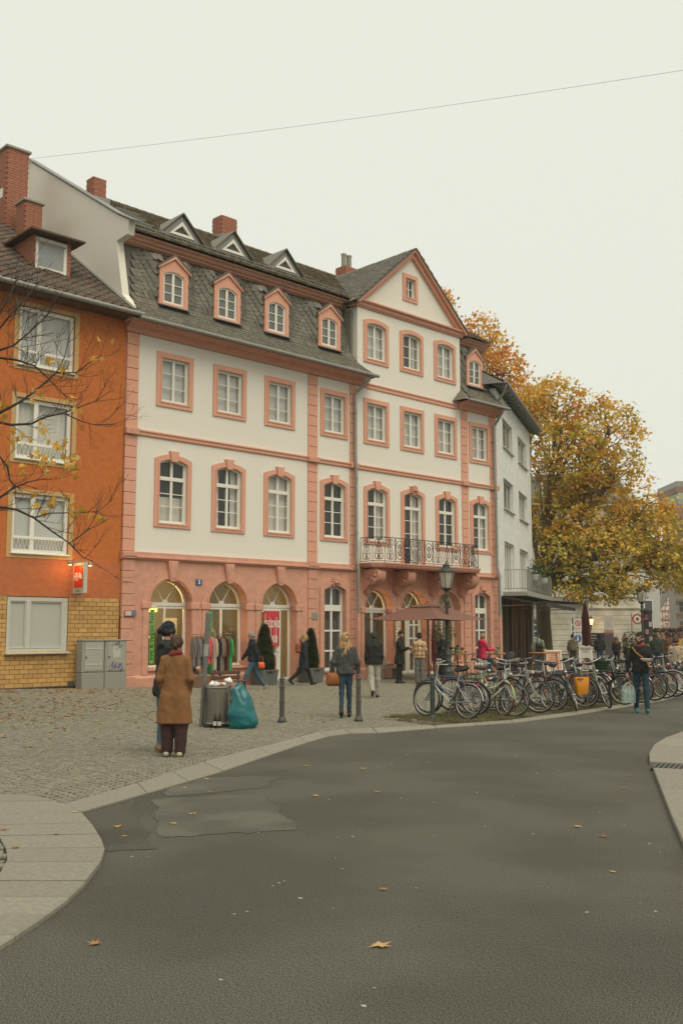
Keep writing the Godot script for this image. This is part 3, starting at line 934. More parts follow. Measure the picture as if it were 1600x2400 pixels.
func pink_house() -> void:
	var t := thing("corner_house", "long white house with salmon pink stone trim, mansard roof and gabled middle bays", "house", LF)
	var b := MB.new()
	var holes1 := []
	var holes2 := []
	for q in 8:
		var x: float = BAYS[q]
		holes1.append([x + 0.17, x + 1.18, 4.99 if q != 5 else 4.16, 6.84, 0.13])
		holes2.append([x + 0.17, x + 1.18, 8.75, 10.13, 0.0])
	wall_band(b, 15.6, 33.56, 3.95, 7.65, 0.0, holes1, 0.14)
	wall_band(b, 15.6, 33.56, 7.65, 10.8, 0.0, holes2, 0.14)
	var holes3 := []
	for q in [4, 5, 6]: holes3.append([BAYS[q] + 0.17, BAYS[q] + 1.18, 11.84, 13.13, 0.1])
	wall_band(b, 25.33, 31.28, 10.8, 13.75, 0.0, holes3, 0.14)
	var yl := func(s: float) -> float: return 13.75 + (s - 25.33) * 2.72 / 3.0
	var yr := func(s: float) -> float: return 13.75 + (31.33 - s) * 2.72 / 3.0
	for tr in [[Vector2(25.33, 13.75), Vector2(27.99, 13.75), Vector2(27.99, yl.call(27.99))], [Vector2(28.51, 13.75), Vector2(31.33, 13.75), Vector2(28.51, yr.call(28.51))]]:
		b.tri(Vector3(tr[0].x, tr[0].y, 0), Vector3(tr[1].x, tr[1].y, 0), Vector3(tr[2].x, tr[2].y, 0))
	b.quad(Vector3(27.99, 13.75, 0), Vector3(28.51, 13.75, 0), Vector3(28.51, 14.72, 0), Vector3(27.99, 14.72, 0))
	b.quad(Vector3(27.99, 15.48, 0), Vector3(28.51, 15.48, 0), Vector3(28.51, yr.call(28.51), 0), Vector3(27.99, yl.call(27.99), 0))
	b.tri(Vector3(27.99, yl.call(27.99), 0), Vector3(28.51, yr.call(28.51), 0), Vector3(28.33, 16.47, 0))
	for e in [[27.99, 14.72, 28.51, 14.72], [28.51, 14.72, 28.51, 15.48], [28.51, 15.48, 27.99, 15.48], [27.99, 15.48, 27.99, 14.72]]:
		b.quad(Vector3(e[0], e[1], 0), Vector3(e[2], e[3], 0), Vector3(e[2], e[3], -0.14), Vector3(e[0], e[1], -0.14))
	b.quad(Vector3(25.33, 10.9, -1.4), Vector3(25.33, 10.9, 0.0), Vector3(25.33, 13.75, 0.0), Vector3(25.33, 13.75, -1.4))
	b.quad(Vector3(31.28, 10.9, 0.0), Vector3(31.28, 10.9, -1.4), Vector3(31.28, 13.75, -1.4), Vector3(31.28, 13.75, 0.0))
	b.quad(Vector3(33.56, 0, -10), Vector3(15.6, 0, -10), Vector3(15.6, 13.9, -10), Vector3(33.56, 13.9, -10))
	b.quad(Vector3(33.56, 0, 0), Vector3(33.56, 0, -10), Vector3(33.56, 13.9, -10), Vector3(33.56, 10.9, 0))
	part(t, "wall", b, M.white_wall)
	b = MB.new()
	var fw := PackedVector2Array([Vector2(-8.5, 8.0), Vector2(-0.05, 8.0), Vector2(-0.05, 10.9), Vector2(0.22, 11.40), Vector2(0.0, 11.7), Vector2(-0.22, 11.9), Vector2(-0.62, 13.62), Vector2(-0.62, 13.7), Vector2(-0.02, 13.74), Vector2(0.05, 14.16), Vector2(-0.6, 14.52), Vector2(-6.85, 18.5), Vector2(-7.55, 18.38), Vector2(-8.5, 17.6)])
	b.prism(fw, 15.5, 15.74, Transform3D(Basis(Vector3(0, 0, 1), Vector3(0, 1, 0), Vector3(-1, 0, 0)), Vector3.ZERO) * Transform3D(Basis(), Vector3(0, 0, -31.24)))
	var fwm := part(t, "fire_wall", b, M.fire_wall)
	b = MB.new()
	for e in [[Vector2(0.3, 14.08), Vector2(-0.6, 14.56)], [Vector2(-0.6, 14.56), Vector2(-6.85, 18.56)]]:
		var a: Vector2 = e[0]
		var c: Vector2 = e[1]
		var mid := (a + c) / 2
		var d := (c - a).normalized()
		b.cbox(Vector3(15.62, mid.y + 0.02, mid.x), Vector3(0.34, 0.05, a.distance_to(c)), 0.01, Basis(Vector3(1, 0, 0), Vector3(0, d.x * -1.0, d.y).normalized() * 1.0, Vector3(0, d.y, d.x)))
	part(fwm, "coping", b, M.lead)
	b = MB.new()
	b.tube([Vector3(15.46, 16.2, -6.7), Vector3(15.46, 18.5, -6.75)], 0.09, 8)
	part(fwm, "flue_pipe", b, M.window_white)
	b = MB.new()
	var gh_holes := []
	for c in [17.31, 19.47, 21.6]: gh_holes.append([c - 0.775, c + 0.775, 0.6 if c < 21 else 0.08, 2.53, 0.775])
	for c in [26.36, 28.3, 30.3]: gh_holes.append([c - 0.74, c + 0.74, 0.1 if c > 27 and c < 29 else 0.55, 2.5, 0.74])
	gh_holes.append([23.64, 24.68, 0.34, 3.14, 0.15])
	gh_holes.append([31.95, 32.94, 0.34, 3.1, 0.14])
	wall_band(b, 15.6, 33.56, -0.3, 3.95, 0.03, gh_holes, 0.40)
	part(t, "ground_floor_wall", b, M.pink)
	b = MB.new()
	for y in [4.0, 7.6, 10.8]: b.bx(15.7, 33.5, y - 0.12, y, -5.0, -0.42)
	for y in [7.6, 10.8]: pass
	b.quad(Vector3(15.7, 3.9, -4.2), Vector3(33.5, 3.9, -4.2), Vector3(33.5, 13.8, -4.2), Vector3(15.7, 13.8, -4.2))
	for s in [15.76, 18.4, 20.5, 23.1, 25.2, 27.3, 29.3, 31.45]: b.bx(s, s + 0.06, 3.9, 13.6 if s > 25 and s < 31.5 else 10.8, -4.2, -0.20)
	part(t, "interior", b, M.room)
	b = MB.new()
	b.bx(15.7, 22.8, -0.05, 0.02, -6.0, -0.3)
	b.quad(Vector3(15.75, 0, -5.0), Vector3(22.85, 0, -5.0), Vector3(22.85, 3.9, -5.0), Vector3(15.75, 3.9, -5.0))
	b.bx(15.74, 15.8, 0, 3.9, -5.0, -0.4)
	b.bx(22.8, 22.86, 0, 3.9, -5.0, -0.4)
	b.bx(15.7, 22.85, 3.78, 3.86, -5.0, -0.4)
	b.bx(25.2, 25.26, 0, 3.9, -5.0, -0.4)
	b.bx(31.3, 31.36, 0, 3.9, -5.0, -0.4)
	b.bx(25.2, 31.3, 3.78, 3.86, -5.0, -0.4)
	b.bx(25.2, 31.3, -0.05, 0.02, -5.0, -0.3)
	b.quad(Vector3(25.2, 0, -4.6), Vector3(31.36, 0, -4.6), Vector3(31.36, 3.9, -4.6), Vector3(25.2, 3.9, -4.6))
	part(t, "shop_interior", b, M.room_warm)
	for q in 16:
		b = MB.new()
		var w := 0.35 + 0.3 * absf(sin(q * 1.9))
		var x := 16.1 + q * 0.43 if q < 11 else 25.6 + (q - 11) * 1.1
		var y := 0.9 + fmod(q * 0.77, 1.7)
		b.bx(x, x + w, y - 0.5 - 0.3 * absf(cos(q * 2.3)), y + 0.2, -2.6 - fmod(q * 0.61, 1.9), -2.5 - fmod(q * 0.61, 1.9))
		part(t, "display_rack", b, [M.dark_wood, M.black, M.red_brick2, M.concrete, M.bollard][q % 5])
	for r in [[22.86, 25.2], [31.36, 33.5]]:
		b = MB.new()
		b.quad(Vector3(r[0], 0, -3.0), Vector3(r[1], 0, -3.0), Vector3(r[1], 3.9, -3.0), Vector3(r[0], 3.9, -3.0))
		b.bx(r[0], r[1], -0.05, 0.02, -3.0, -0.3)
		part(t, "back_room", b, M.room)
	_mouldings(t)
	var cur1 := ["half", "sides", "full", "", "sides", "sides", "", "sides"]
	var cur2 := ["blind", "blind", "blind", "blind", "blind", "blind", "full", "full"]
	for q in 8:
		var x: float = BAYS[q] + 0.17
		window(t, x, x + 1.01, 4.99 if q != 5 else 4.16, 6.84, 0.13, -0.07, {"glass": M.glass_dark, "transom": [6.31, 6.43], "bars": [5.52, 5.91] if q != 5 else [4.85, 5.4, 5.9], "curtain": cur1[q]})
		_surround(t, BAYS[q], 4.86 if q != 5 else 4.15, 6.97, 0.15, x, 4.99 if q != 5 else 4.16, 6.84, 0.13)
		_keystone(t, BAYS[q] + 0.675, 6.9, 7.22, q == 5)
		window(t, x, x + 1.01, 8.75, 10.13, 0.0, -0.07, {"bars": [9.22, 9.68], "curtain": cur2[q]})
		_surround(t, BAYS[q], 8.59, 10.3, 0.0, x, 8.75, 10.13, 0.0)
	for q in [4, 5, 6]:
		var x: float = BAYS[q] + 0.17
		window(t, x, x + 1.01, 11.84, 13.13, 0.1, -0.07, {"bars": [12.3, 12.74], "curtain": ["blind", "sides", "blind"][q - 4]})
		_surround(t, BAYS[q], 11.68, 13.27, 0.13, x, 11.84, 13.13, 0.1)
	window(t, 27.99, 28.51, 14.72, 15.48, 0.0, -0.07, {"bars": [15.1], "frame": 0.05, "mullion": 0.05})
	_surround(t, 27.82, 14.55, 15.65, 0.0, 27.99, 14.72, 15.48, 0.0, 0.86, 0.52)
	_ground_openings(t)
	_roof(t)
	_balcony(t)
	for p in [[25.06, 25.36], [33.27, 33.3]]:
		b = MB.new()
		var s: float = p[0]
		b.tube([Vector3(p[1], 10.98, 0.62), Vector3(p[1] - 0.02, 10.8, 0.6), Vector3(s + 0.06, 10.42, 0.24), Vector3(s, 10.25, 0.17), Vector3(s, 8.0, 0.17), Vector3(s, 7.6, 0.2), Vector3(s, 4.5, 0.2), Vector3(s, 4.3, 0.21), Vector3(s, 3.95, 0.3), Vector3(s, 3.8, 0.3), Vector3(s, 2.3, 0.3)], 0.06, 9)
		for y in [9.6, 7.2, 5.2, 3.3]: b.lathe([[0.075, y - 0.03], [0.075, y + 0.03]], Vector3(s, 0, 0.17 if y > 8 else (0.2 if y > 4 else 0.3)), 9)
		part(t, "downpipe", b, M.zinc)
		b = MB.new()
		b.tube([Vector3(s, 2.32, 0.3), Vector3(s, -0.1, 0.3)], 0.068, 9)
		part(t, "stand_pipe", b, M.pink)
func _surround(t: Node, x: float, y0: float, ys: float, rise: float, ox: float, oy0: float, oys: float, orise: float, w := 1.35, ow := 1.01) -> void:
	var b := MB.new()
	b.ring(opening(x, x + w, y0, ys, rise), opening(ox, ox + ow, oy0, oys, orise), -0.002, 0.045)
	var s := part(t, "window_surround", b, M.pink_light)
	b = MB.new()
	b.ring(opening(ox - 0.05, ox + ow + 0.05, oy0 - 0.05, oys + 0.045, orise), opening(ox - 0.004, ox + ow + 0.004, oy0 - 0.004, oys + 0.004, orise), 0.045, 0.062)
	part(s, "rim", b, M.pink_light)
func _keystone(t: Node, c: float, y0: float, y1: float, carved: bool) -> void:
	var b := MB.new()
	b.prism(PackedVector2Array([Vector2(c - 0.11, y0), Vector2(c + 0.11, y0), Vector2(c + 0.15, y1 - 0.07), Vector2(c + 0.17, y1), Vector2(c - 0.17, y1), Vector2(c - 0.15, y1 - 0.07)]), 0.0, 0.10)
	if carved: _carving(b, Vector3(c, (y0 + y1) / 2 + 0.03, 0.11), 0.2)
	part(t, "keystone", b, M.pink_light)
func _carving(b: MB, o: Vector3, r: float) -> void:
	for q in 9:
		var a := deg_to_rad(-20 + q * 27.5)
		var d := Vector3(cos(a), sin(a), 0)
		b.tube([o + d * r * 0.2, o + d * r * 0.55 + Vector3(0, 0, r * 0.3), o + d * r], [r * 0.1, r * 0.17, r * 0.06], 5)
	b.lathe([[0.0, -r * 0.45], [r * 0.25, -r * 0.3], [r * 0.3, 0.0], [r * 0.2, r * 0.3], [0.0, r * 0.4]], o + Vector3(0, 0, r * 0.2), 8)
	for sg in [-1.0, 1.0]:
		var pts := []
		for q in 10:
			var a := q * 0.7
			pts.append(o + Vector3(sg * (r * 0.75 + cos(a) * r * 0.35 * (1.0 - q * 0.07)), -r * 0.55 + sin(a) * r * 0.35 * (1.0 - q * 0.07), r * 0.15))
		b.tube(pts, r * 0.09, 5)
func _mouldings(t: Node) -> void:
	var b := MB.new()
	var prof := PackedVector2Array([Vector2(0.0, 11.0), Vector2(0.52, 11.0), Vector2(0.52, 10.955), Vector2(0.44, 10.94), Vector2(0.33, 10.875), Vector2(0.24, 10.865), Vector2(0.24, 10.82), Vector2(0.14, 10.79), Vector2(0.12, 10.74), Vector2(0.08, 10.70), Vector2(0.0, 10.70)])
	b.sweep(prof, 15.5, 25.42)
	part(t, "cornice", b, M.pink)
	b = MB.new()
	b.sweep(prof, 31.1, 33.66)
	part(t, "cornice", b, M.pink)
	for r in [[7.57, 7.745, 15.55, 33.6, 0.09], [10.66, 10.87, 25.43, 31.09, 0.07]]:
		b = MB.new()
		var p := PackedVector2Array([Vector2(0, r[1]), Vector2(r[4], r[1]), Vector2(r[4], r[1] - 0.045), Vector2(r[4] - 0.03, r[1] - 0.06), Vector2(r[4] - 0.03, r[0] + 0.03), Vector2(r[4] - 0.055, r[0]), Vector2(0, r[0])])
		b.sweep(p, r[2], r[3])
		part(t, "string_course", b, M.pink_light)
	b = MB.new()
	b.sweep(PackedVector2Array([Vector2(0, 4.06), Vector2(0.09, 4.06), Vector2(0.09, 3.95), Vector2(0.15, 3.93), Vector2(0.15, 3.885), Vector2(0.11, 3.86), Vector2(0.07, 3.82), Vector2(0.03, 3.82)]), 15.53, 25.3)
	part(t, "string_course", b, M.pink)
	b = MB.new()
	b.sweep(PackedVector2Array([Vector2(0, 4.06), Vector2(0.09, 4.06), Vector2(0.09, 3.95), Vector2(0.15, 3.93), Vector2(0.15, 3.885), Vector2(0.11, 3.86), Vector2(0.07, 3.82), Vector2(0.03, 3.82)]), 31.35, 33.62)
	part(t, "string_course", b, M.pink)
	for r in [[15.53, 20.72], [22.5, 23.45], [24.85, 27.4], [29.2, 31.8], [33.1, 33.62]]:
		b = MB.new()
		b.sweep(PackedVector2Array([Vector2(0.03, 0.42), Vector2(0.08, 0.40), Vector2(0.13, 0.34), Vector2(0.13, -0.3)]), r[0], r[1])
		part(t, "plinth", b, M.pink)
	for p in PILASTERS:
		var pil := node(t, "pilaster")
		var w: float = p[1] - p[0]
		for fl in [[0.42, 3.82, 0.05, M.pink], [4.07, 7.56, 0.045, M.pink_light], [7.75, 10.69, 0.045, M.pink_light]]:
			var k := roundi((fl[1] - fl[0]) / 0.35)
			var h: float = (fl[1] - fl[0]) / k
			var mb := MB.new()
			mb.cbox(Vector3(0, 0, 0), Vector3(w, h - 0.012, 0.09), 0.012)
			var mesh := mb.mesh()
			var zz: float = fl[2] + (0.03 if fl[0] < 1 else 0.0) - 0.045
			for q in k: put(pil, "block", mesh, fl[3], Transform3D(Basis(), Vector3((p[0] + p[1]) / 2, fl[0] + h * (q + 0.5), zz)))
		for y in [7.66, 3.95]:
			var mb := MB.new()
			mb.cbox(Vector3((p[0] + p[1]) / 2, y, 0.08), Vector3(w + 0.06, 0.2, 0.14), 0.015)
			part(pil, "band", mb, M.pink)
		var base := MB.new()
		base.cbox(Vector3((p[0] + p[1]) / 2, 0.05, 0.11), Vector3(w + 0.08, 0.74, 0.16), 0.03)
		part(pil, "base", base, M.pink)
func _ground_openings(t: Node) -> void:
	var b: MB
	var z := -0.30
	var cs := [17.31, 19.47, 21.6, 26.36, 28.3, 30.3]
	for q in 6:
		var c: float = cs[q]
		var r := 0.775 if q < 3 else 0.74
		var sp := 2.53 if q < 3 else 2.5
		b = MB.new()
		var k := 20
		b.ring(arc_pts(c, sp, r + 0.26, 2, 178, k), arc_pts(c, sp, r + 0.05, 2, 178, k), 0.03, 0.055, false)
		b.ring(arc_pts(c, sp, r + 0.05, 0, 180, k), arc_pts(c, sp, r - 0.002, 0, 180, k), 0.03, 0.085, false)
		part(t, "archivolt", b, M.pink)
		if q < 3:
			b = MB.new()
			b.prism(PackedVector2Array([Vector2(c - 0.10, 3.26), Vector2(c - 0.05, 3.22), Vector2(c + 0.05, 3.22), Vector2(c + 0.10, 3.26), Vector2(c + 0.18, 3.84), Vector2(c - 0.18, 3.84)]), 0.03, 0.15)
			b.prism(PackedVector2Array([Vector2(c - 0.06, 3.30), Vector2(c + 0.06, 3.30), Vector2(c + 0.12, 3.8), Vector2(c - 0.12, 3.8)]), 0.15, 0.165)
			part(t, "keystone", b, M.pink)
		for sd in [-1.0, 1.0]:
			b = MB.new()
			var w := 0.27 if q < 3 else 0.18
			b.cbox(Vector3(c + sd * (r + w / 2 - 0.035), sp - 0.045, -0.04), Vector3(w + 0.07, 0.21, 0.27), 0.02)
			part(t, "impost", b, M.pink)
			b = MB.new()
			b.cbox(Vector3(c + sd * (r + w * 0.42), (0.42 + sp - 0.15) / 2, 0.03), Vector3(w * 0.8, sp - 0.15 - 0.42, 0.07), 0.012)
			part(t, "jamb", b, M.pink)
		var fan := node(t, "fanlight")
		b = MB.new()
		var ro := r + 0.02
		b.ring(arc_pts(c, sp, ro, 0, 180, k), arc_pts(c, sp, r - 0.075, 0, 180, k), z - 0.07, z, false)
		b.cbox(Vector3(c, sp, z - 0.02), Vector3(r * 2, 0.11, 0.09), 0.012)
		part(fan, "frame", b, M.window_white)
		for a in [58.0, 122.0]:
			b = MB.new()
			var d := Vector3(cos(deg_to_rad(a)), sin(deg_to_rad(a)), 0)
			b.tube([Vector3(c, sp + 0.04, z - 0.03), Vector3(c, sp, z - 0.03) + d * (r - 0.04)], 0.02, 4)
			part(fan, "glazing_bar", b, M.window_white)
		b = MB.new()
		b.prism(arc_pts(c, sp + 0.05, 0.10, 0, 180, 8), z - 0.03, z + 0.02)
		part(fan, "hub", b, M.window_white)
		var aa := [0.0, 58.0, 122.0, 180.0]
		for p in 3:
			b = MB.new()
			var pts := arc_pts(c, sp, r - 0.05, aa[p], aa[p + 1], 6)
			for w in 6: b.tri(Vector3(c, sp, z - 0.04), Vector3(pts[w].x, pts[w].y, z - 0.04), Vector3(pts[w + 1].x, pts[w + 1].y, z - 0.04))
			part(fan, "pane", b, M.glass_shop)
		if q == 2:
			window(t, c - r + 0.62 * 2 - 0.16, c + r, 0.1, sp - 0.06, 0.0, z, {"cols": 1, "frame": 0.06, "glass": M.glass_shop, "called": "side_light"})
			var dr := window(t, c - r, c + 0.30, 0.1, sp - 0.06, 0.0, z + 0.01, {"cols": 1, "frame": 0.12, "bars": [0.95], "bar": 0.10, "glass": M.glass_shop, "called": "shop_door"})
			b = MB.new()
			b.tube([Vector3(c + 0.22, 1.02, z + 0.03), Vector3(c + 0.22, 1.02, z + 0.08), Vector3(c + 0.10, 1.02, z + 0.08)], 0.012, 6)
			part(dr, "handle", b, M.steel)
			b = MB.new()
			b.cbox(Vector3(c, 0.05, -0.02), Vector3(1.7, 0.12, 0.55), 0.015)
			part(t, "door_step", b, M.concrete)
		elif q == 4:
			window(t, c - r, c - 0.02, 0.12, sp - 0.06, 0.0, z, {"cols": 1, "frame": 0.07, "bars": [1.0], "glass": M.glass_shop, "called": "shop_window"})
			window(t, c, c + r, 0.12, sp - 0.06, 0.0, z + 0.01, {"cols": 2, "frame": 0.09, "bars": [0.9, 1.42, 1.93], "bar": 0.06, "mullion": 0.06, "called": "cafe_door"})
			b = MB.new()
			b.cbox(Vector3(c, 0.05, -0.05), Vector3(1.6, 0.12, 0.5), 0.015)
			part(t, "door_step", b, M.concrete)
		else:
			window(t, c - r, c + r, 0.62 if q < 3 else 0.57, sp - 0.06, 0.0, z, {"frame": 0.065, "mullion": 0.07, "glass": M.glass_shop, "called": "shop_window"})
			b = MB.new()
			b.cbox(Vector3(c, 0.57 if q < 3 else 0.52, -0.12), Vector3(r * 2 + 0.02, 0.07, 0.42), 0.012)
			part(t, "window_sill", b, M.pink)
	for e in [[23.64, 24.68, 3.14, 0.15], [31.95, 32.94, 3.1, 0.14]]:
		window(t, e[0], e[1], 0.34, e[2], e[3], -0.14, {"transom": [2.40, 2.62], "bars": [1.02, 1.72], "frame": 0.08, "bar": 0.06})
		b = MB.new()
		b.ring(opening(e[0] - 0.2, e[1] + 0.2, 0.42, e[2] + 0.12, e[3] + 0.16), opening(e[0], e[1], 0.42, e[2], e[3]), 0.025, 0.07, true)
		part(t, "window_surround", b, M.pink)
		b = MB.new()
		_carving(b, Vector3((e[0] + e[1]) / 2, e[2] + e[3] + 0.14, 0.08), 0.2)
		part(t, "cartouche", b, M.pink_light)
		b = MB.new()
		b.cbox(Vector3((e[0] + e[1]) / 2, 0.31, -0.03), Vector3(e[1] - e[0] + 0.04, 0.07, 0.3), 0.012)
		part(t, "window_sill", b, M.concrete)
func _roof(t: Node) -> void:
	var b := MB.new()
	for rg in [[15.72, 25.33], [31.28, 33.6]]:
		var rows := []
		var ys := []
		for q in 19: ys.append(lerpf(10.98, 13.75, q / 18.0))
		for y in ys:
			var row := PackedVector3Array()
			for k in 90: row.append(roof_point(lerpf(rg[0], rg[1], k / 89.0), y) + Vector3(0, 0, -0.022))
			rows.append(row)
		b.sheet(rows)
	var roof := part(t, "mansard_roof", b, M.slate[1])
	var kinds := []
	for q in 4: kinds.append(slate_mesh(0.19, 0.25, 300 + q))
	var arcl := [0.0]
	for q in MANSARD.size() - 1: arcl.append(arcl[q] + MANSARD[q].distance_to(MANSARD[q + 1]))
	var list := []
	var row_n := int((arcl[-1] - 0.1) / 0.15)
	for r in row_n:
		var l := 0.02 + r * 0.15
		var seg := 0
		while seg < MANSARD.size() - 2 and arcl[seg + 1] < l: seg += 1
		var y: float = lerpf(MANSARD[seg].x, MANSARD[seg + 1].x, (l - arcl[seg]) / (arcl[seg + 1] - arcl[seg]))
		for rg in [[15.72, 25.3], [31.32, 33.6]]:
			var k := int((rg[1] + maxf(0.0, (11.5 - y) * 0.5 if rg[0] < 20 else 0.0) - rg[0]) / 0.17)
			for q in k:
				var s: float = rg[0] + (q + 0.5 + (0.5 if r % 2 else 0.0)) * 0.17 + r * 0.02
				if s > rg[1] + maxf(0.0, (11.5 - y) * 0.5 if rg[0] < 20 else 0.0): continue
				var skip := false
				for d in DORMERS:
					if absf(s - d) < 0.56 and y > 11.84 and y < 13.5 - absf(s - d) * 0.55: skip = true
				if skip: continue
				var p := roof_point(s, y)
				var up := (roof_point(s, y + 0.1) - p).normalized()
				var ac := (roof_point(s + 0.08, y) - roof_point(s - 0.08, y)).normalized()
				var nn := ac.cross(up).normalized()
				up = nn.cross(ac).normalized()
				var tl := Basis(ac, -0.11 + rng.randf_range(-0.03, 0.03))
				var bs := Basis(tl * ac, tl * up, tl * nn) * Basis(Vector3(0, 0, 1), rng.randf_range(-0.05, 0.05) + 0.3)
				list.append([s - (y - 11) * 0.1, Transform3D(bs, p + nn * (0.02 + rng.randf() * 0.008))])
	list.sort_custom(func(a, c): return a[0] < c[0])
	var rest := [[], [], [], [], []]
	for q in list.size():
		if q < 300: put(roof, "slate", kinds[rng.randi() % 4], M.slate[rng.randi() % 5], list[q][1])
		else: rest[rng.randi() % 5].append(list[q][1])
	for q in 5: tag(many(roof, "slates", kinds[q % 4], M.slate[q], rest[q]), "", "", "", "stuff")
	for rg in [[15.6, 25.75], [31.0, 33.7]]:
		b = MB.new()
		b.tube([Vector3(rg[0], 10.99, 0.68), Vector3(rg[1], 10.99, 0.68)], 0.065, 10)
		part(t, "gutter", b, M.zinc)
	b = MB.new()
	b.tri(Vector3(25.3, 11.55, 0.02), Vector3(25.3, 10.98, 0.64), Vector3(25.8, 11.0, 0.64))
	b.tri(Vector3(25.3, 11.55, 0.02), Vector3(25.8, 11.0, 0.64), Vector3(25.9, 11.0, 0.02))
	b.tri(Vector3(31.3, 10.98, 0.64), Vector3(31.3, 11.55, 0.02), Vector3(30.85, 11.0, 0.64))
	b.tri(Vector3(30.85, 11.0, 0.64), Vector3(31.3, 11.55, 0.02), Vector3(30.75, 11.0, 0.02))
	part(roof, "skirt_end", b, M.slate[0])
	for d in DORMERS: _dormer(t, d)
	for rg in [[15.74, 25.3], [31.3, 33.7]]:
		b = MB.new()
		b.sweep(PackedVector2Array([Vector2(-0.8, 13.98), Vector2(-0.28, 13.98), Vector2(-0.28, 13.93), Vector2(-0.36, 13.90), Vector2(-0.42, 13.83), Vector2(-0.50, 13.80), Vector2(-0.50, 13.76), Vector2(-0.62, 13.70), Vector2(-0.8, 13.70)]), rg[0], rg[1])
		part(t, "upper_cornice", b, M.pink)
	b = MB.new()
	b.sweep(PackedVector2Array([Vector2(0, 13.98), Vector2(0.22, 13.98), Vector2(0.22, 13.93), Vector2(0.12, 13.88), Vector2(0.12, 13.8), Vector2(0.05, 13.72), Vector2(0, 13.72)]), 25.22, 31.4)
	b.sweep(PackedVector2Array([Vector2(-0.2, 13.98), Vector2(0.0, 13.98), Vector2(0.0, 13.72), Vector2(-0.2, 13.72)]), 25.1, 25.22)
	part(t, "gable_cornice", b, M.pink)
	b = MB.new()
	var e0 := Vector2(-0.2, 14.0)
	var e1 := Vector2(-4.6, 16.85)
	b.quad(Vector3(15.74, e0.y, e0.x), Vector3(33.7, e0.y, e0.x), Vector3(33.7, e1.y, e1.x), Vector3(15.74, e1.y, e1.x))
	b.quad(Vector3(33.7, 13.9, -10), Vector3(15.74, 13.9, -10), Vector3(15.74, e1.y, e1.x), Vector3(33.7, e1.y, e1.x))
	b.tri(Vector3(33.7, 13.9, -0.2), Vector3(33.7, 13.9, -10), Vector3(33.7, e1.y, e1.x))
	var up_roof := part(t, "upper_roof", b, M.moss_tile[1])
	var tk := []
	for q in 3: tk.append(slate_mesh(0.165, 0.26, 320 + q))
	var sl := (e1 - e0).normalized()
	var upv := Vector3(0, sl.y, sl.x)
	var nv := Vector3(0, -sl.x, sl.y)
	var xs := [[], [], [], [], []]
	for r in int(e0.distance_to(e1) / 0.16):
		for q in 108:
			var s := 15.78 + q * 0.166 + (0.083 if r % 2 else 0.0)
			if s > 33.7: continue
			if absf(s - 28.33) < 3.0 - (r * 0.16 * sl.y) * 1.1 and r * 0.16 * sl.y < 2.5: continue
			var tl := Basis(Vector3(1, 0, 0), -0.11 + rng.randf_range(-0.05, 0.04))
			var p := Vector3(s, e0.y, e0.x) + upv * (r * 0.16 - 0.02) + nv * (0.026 + rng.randf() * 0.012)
			xs[rng.randi() % 5].append(Transform3D(Basis(Vector3(1, 0, 0), tl * upv, tl * nv) * Basis(Vector3(0, 0, 1), rng.randf_range(-0.05, 0.05)), p))
	for q in 5: tag(many(up_roof, "roof_tiles", tk[q % 3], M.moss_tile[q], xs[q]), "", "", "", "stuff")
	b = MB.new()
	for q in 50: b.tube([Vector3(15.8 + q * 0.36, e1.y + 0.02, e1.x), Vector3(15.8 + q * 0.36 + 0.34, e1.y + 0.035, e1.x)], 0.07, 6)
	tag(part(up_roof, "ridge_tiles", b, M.moss_tile[0]), "", "", "", "stuff")
	b = MB.new()
	b.tube([Vector3(15.8, 14.28, -0.32), Vector3(25.1, 14.28, -0.32)], 0.012, 5)
	b.tube([Vector3(15.8, 14.16, -0.28), Vector3(25.1, 14.16, -0.28)], 0.012, 5)
	for q in 24: b.tube([Vector3(15.9 + q * 0.4, 14.0, -0.3), Vector3(15.9 + q * 0.4, 14.3, -0.32)], 0.009, 4)
	part(up_roof, "snow_guard", b, M.zinc)
	for q in 3:
		b = MB.new()
		var z := -1.0 - q * 0.75
		var y := 14.0 + (-z - 0.2) * 0.648 + 0.16
		for k in 5: b.box(Vector3(16.55 + q * 0.2, y, z - 0.1 + k * 0.05), Vector3(0.9, 0.02, 0.015))
		for k in 10: b.box(Vector3(16.15 + q * 0.2 + k * 0.09, y, z), Vector3(0.012, 0.02, 0.24))
		b.tube([Vector3(16.9 + q * 0.2, y, z), Vector3(16.9 + q * 0.2, y - 0.2, z)], 0.012, 4)
		part(up_roof, "step_grating", b, M.zinc)
	for c in [18.4, 20.55, 22.95]: _tri_dormer(t, c)
	chimney(t, 22.46, 23.22, 16.2, 17.85, -5.2, -4.6, false)
	chimney(t, 16.0, 16.48, 15.2, 16.78, -3.5, -3.05, false)
	var ch := chimney(t, 29.15, 29.92, 16.2, 17.55, -5.2, -4.6, false)
	for q in 2:
		b = MB.new()
		b.lathe([[0.11, 17.5], [0.11, 18.1], [0.14, 18.15], [0.11, 18.2], [0.0, 18.2]], Vector3(29.37 + q * 0.32, 0, -4.9), 10)
		part(ch, "chimney_pot", b, M.concrete)
	for c in [[22.41, 23.27, 16.75, -4.5], [15.95, 16.53, 15.72, -2.88]]:
		b = MB.new()
		b.cbox(Vector3((c[0] + c[1]) / 2, c[2] + 0.1, c[3] - 0.4), Vector3(c[1] - c[0], 0.45, 0.9), 0.02)
		part(t, "lead_flashing", b, M.lead)
	_cross_gable(t)
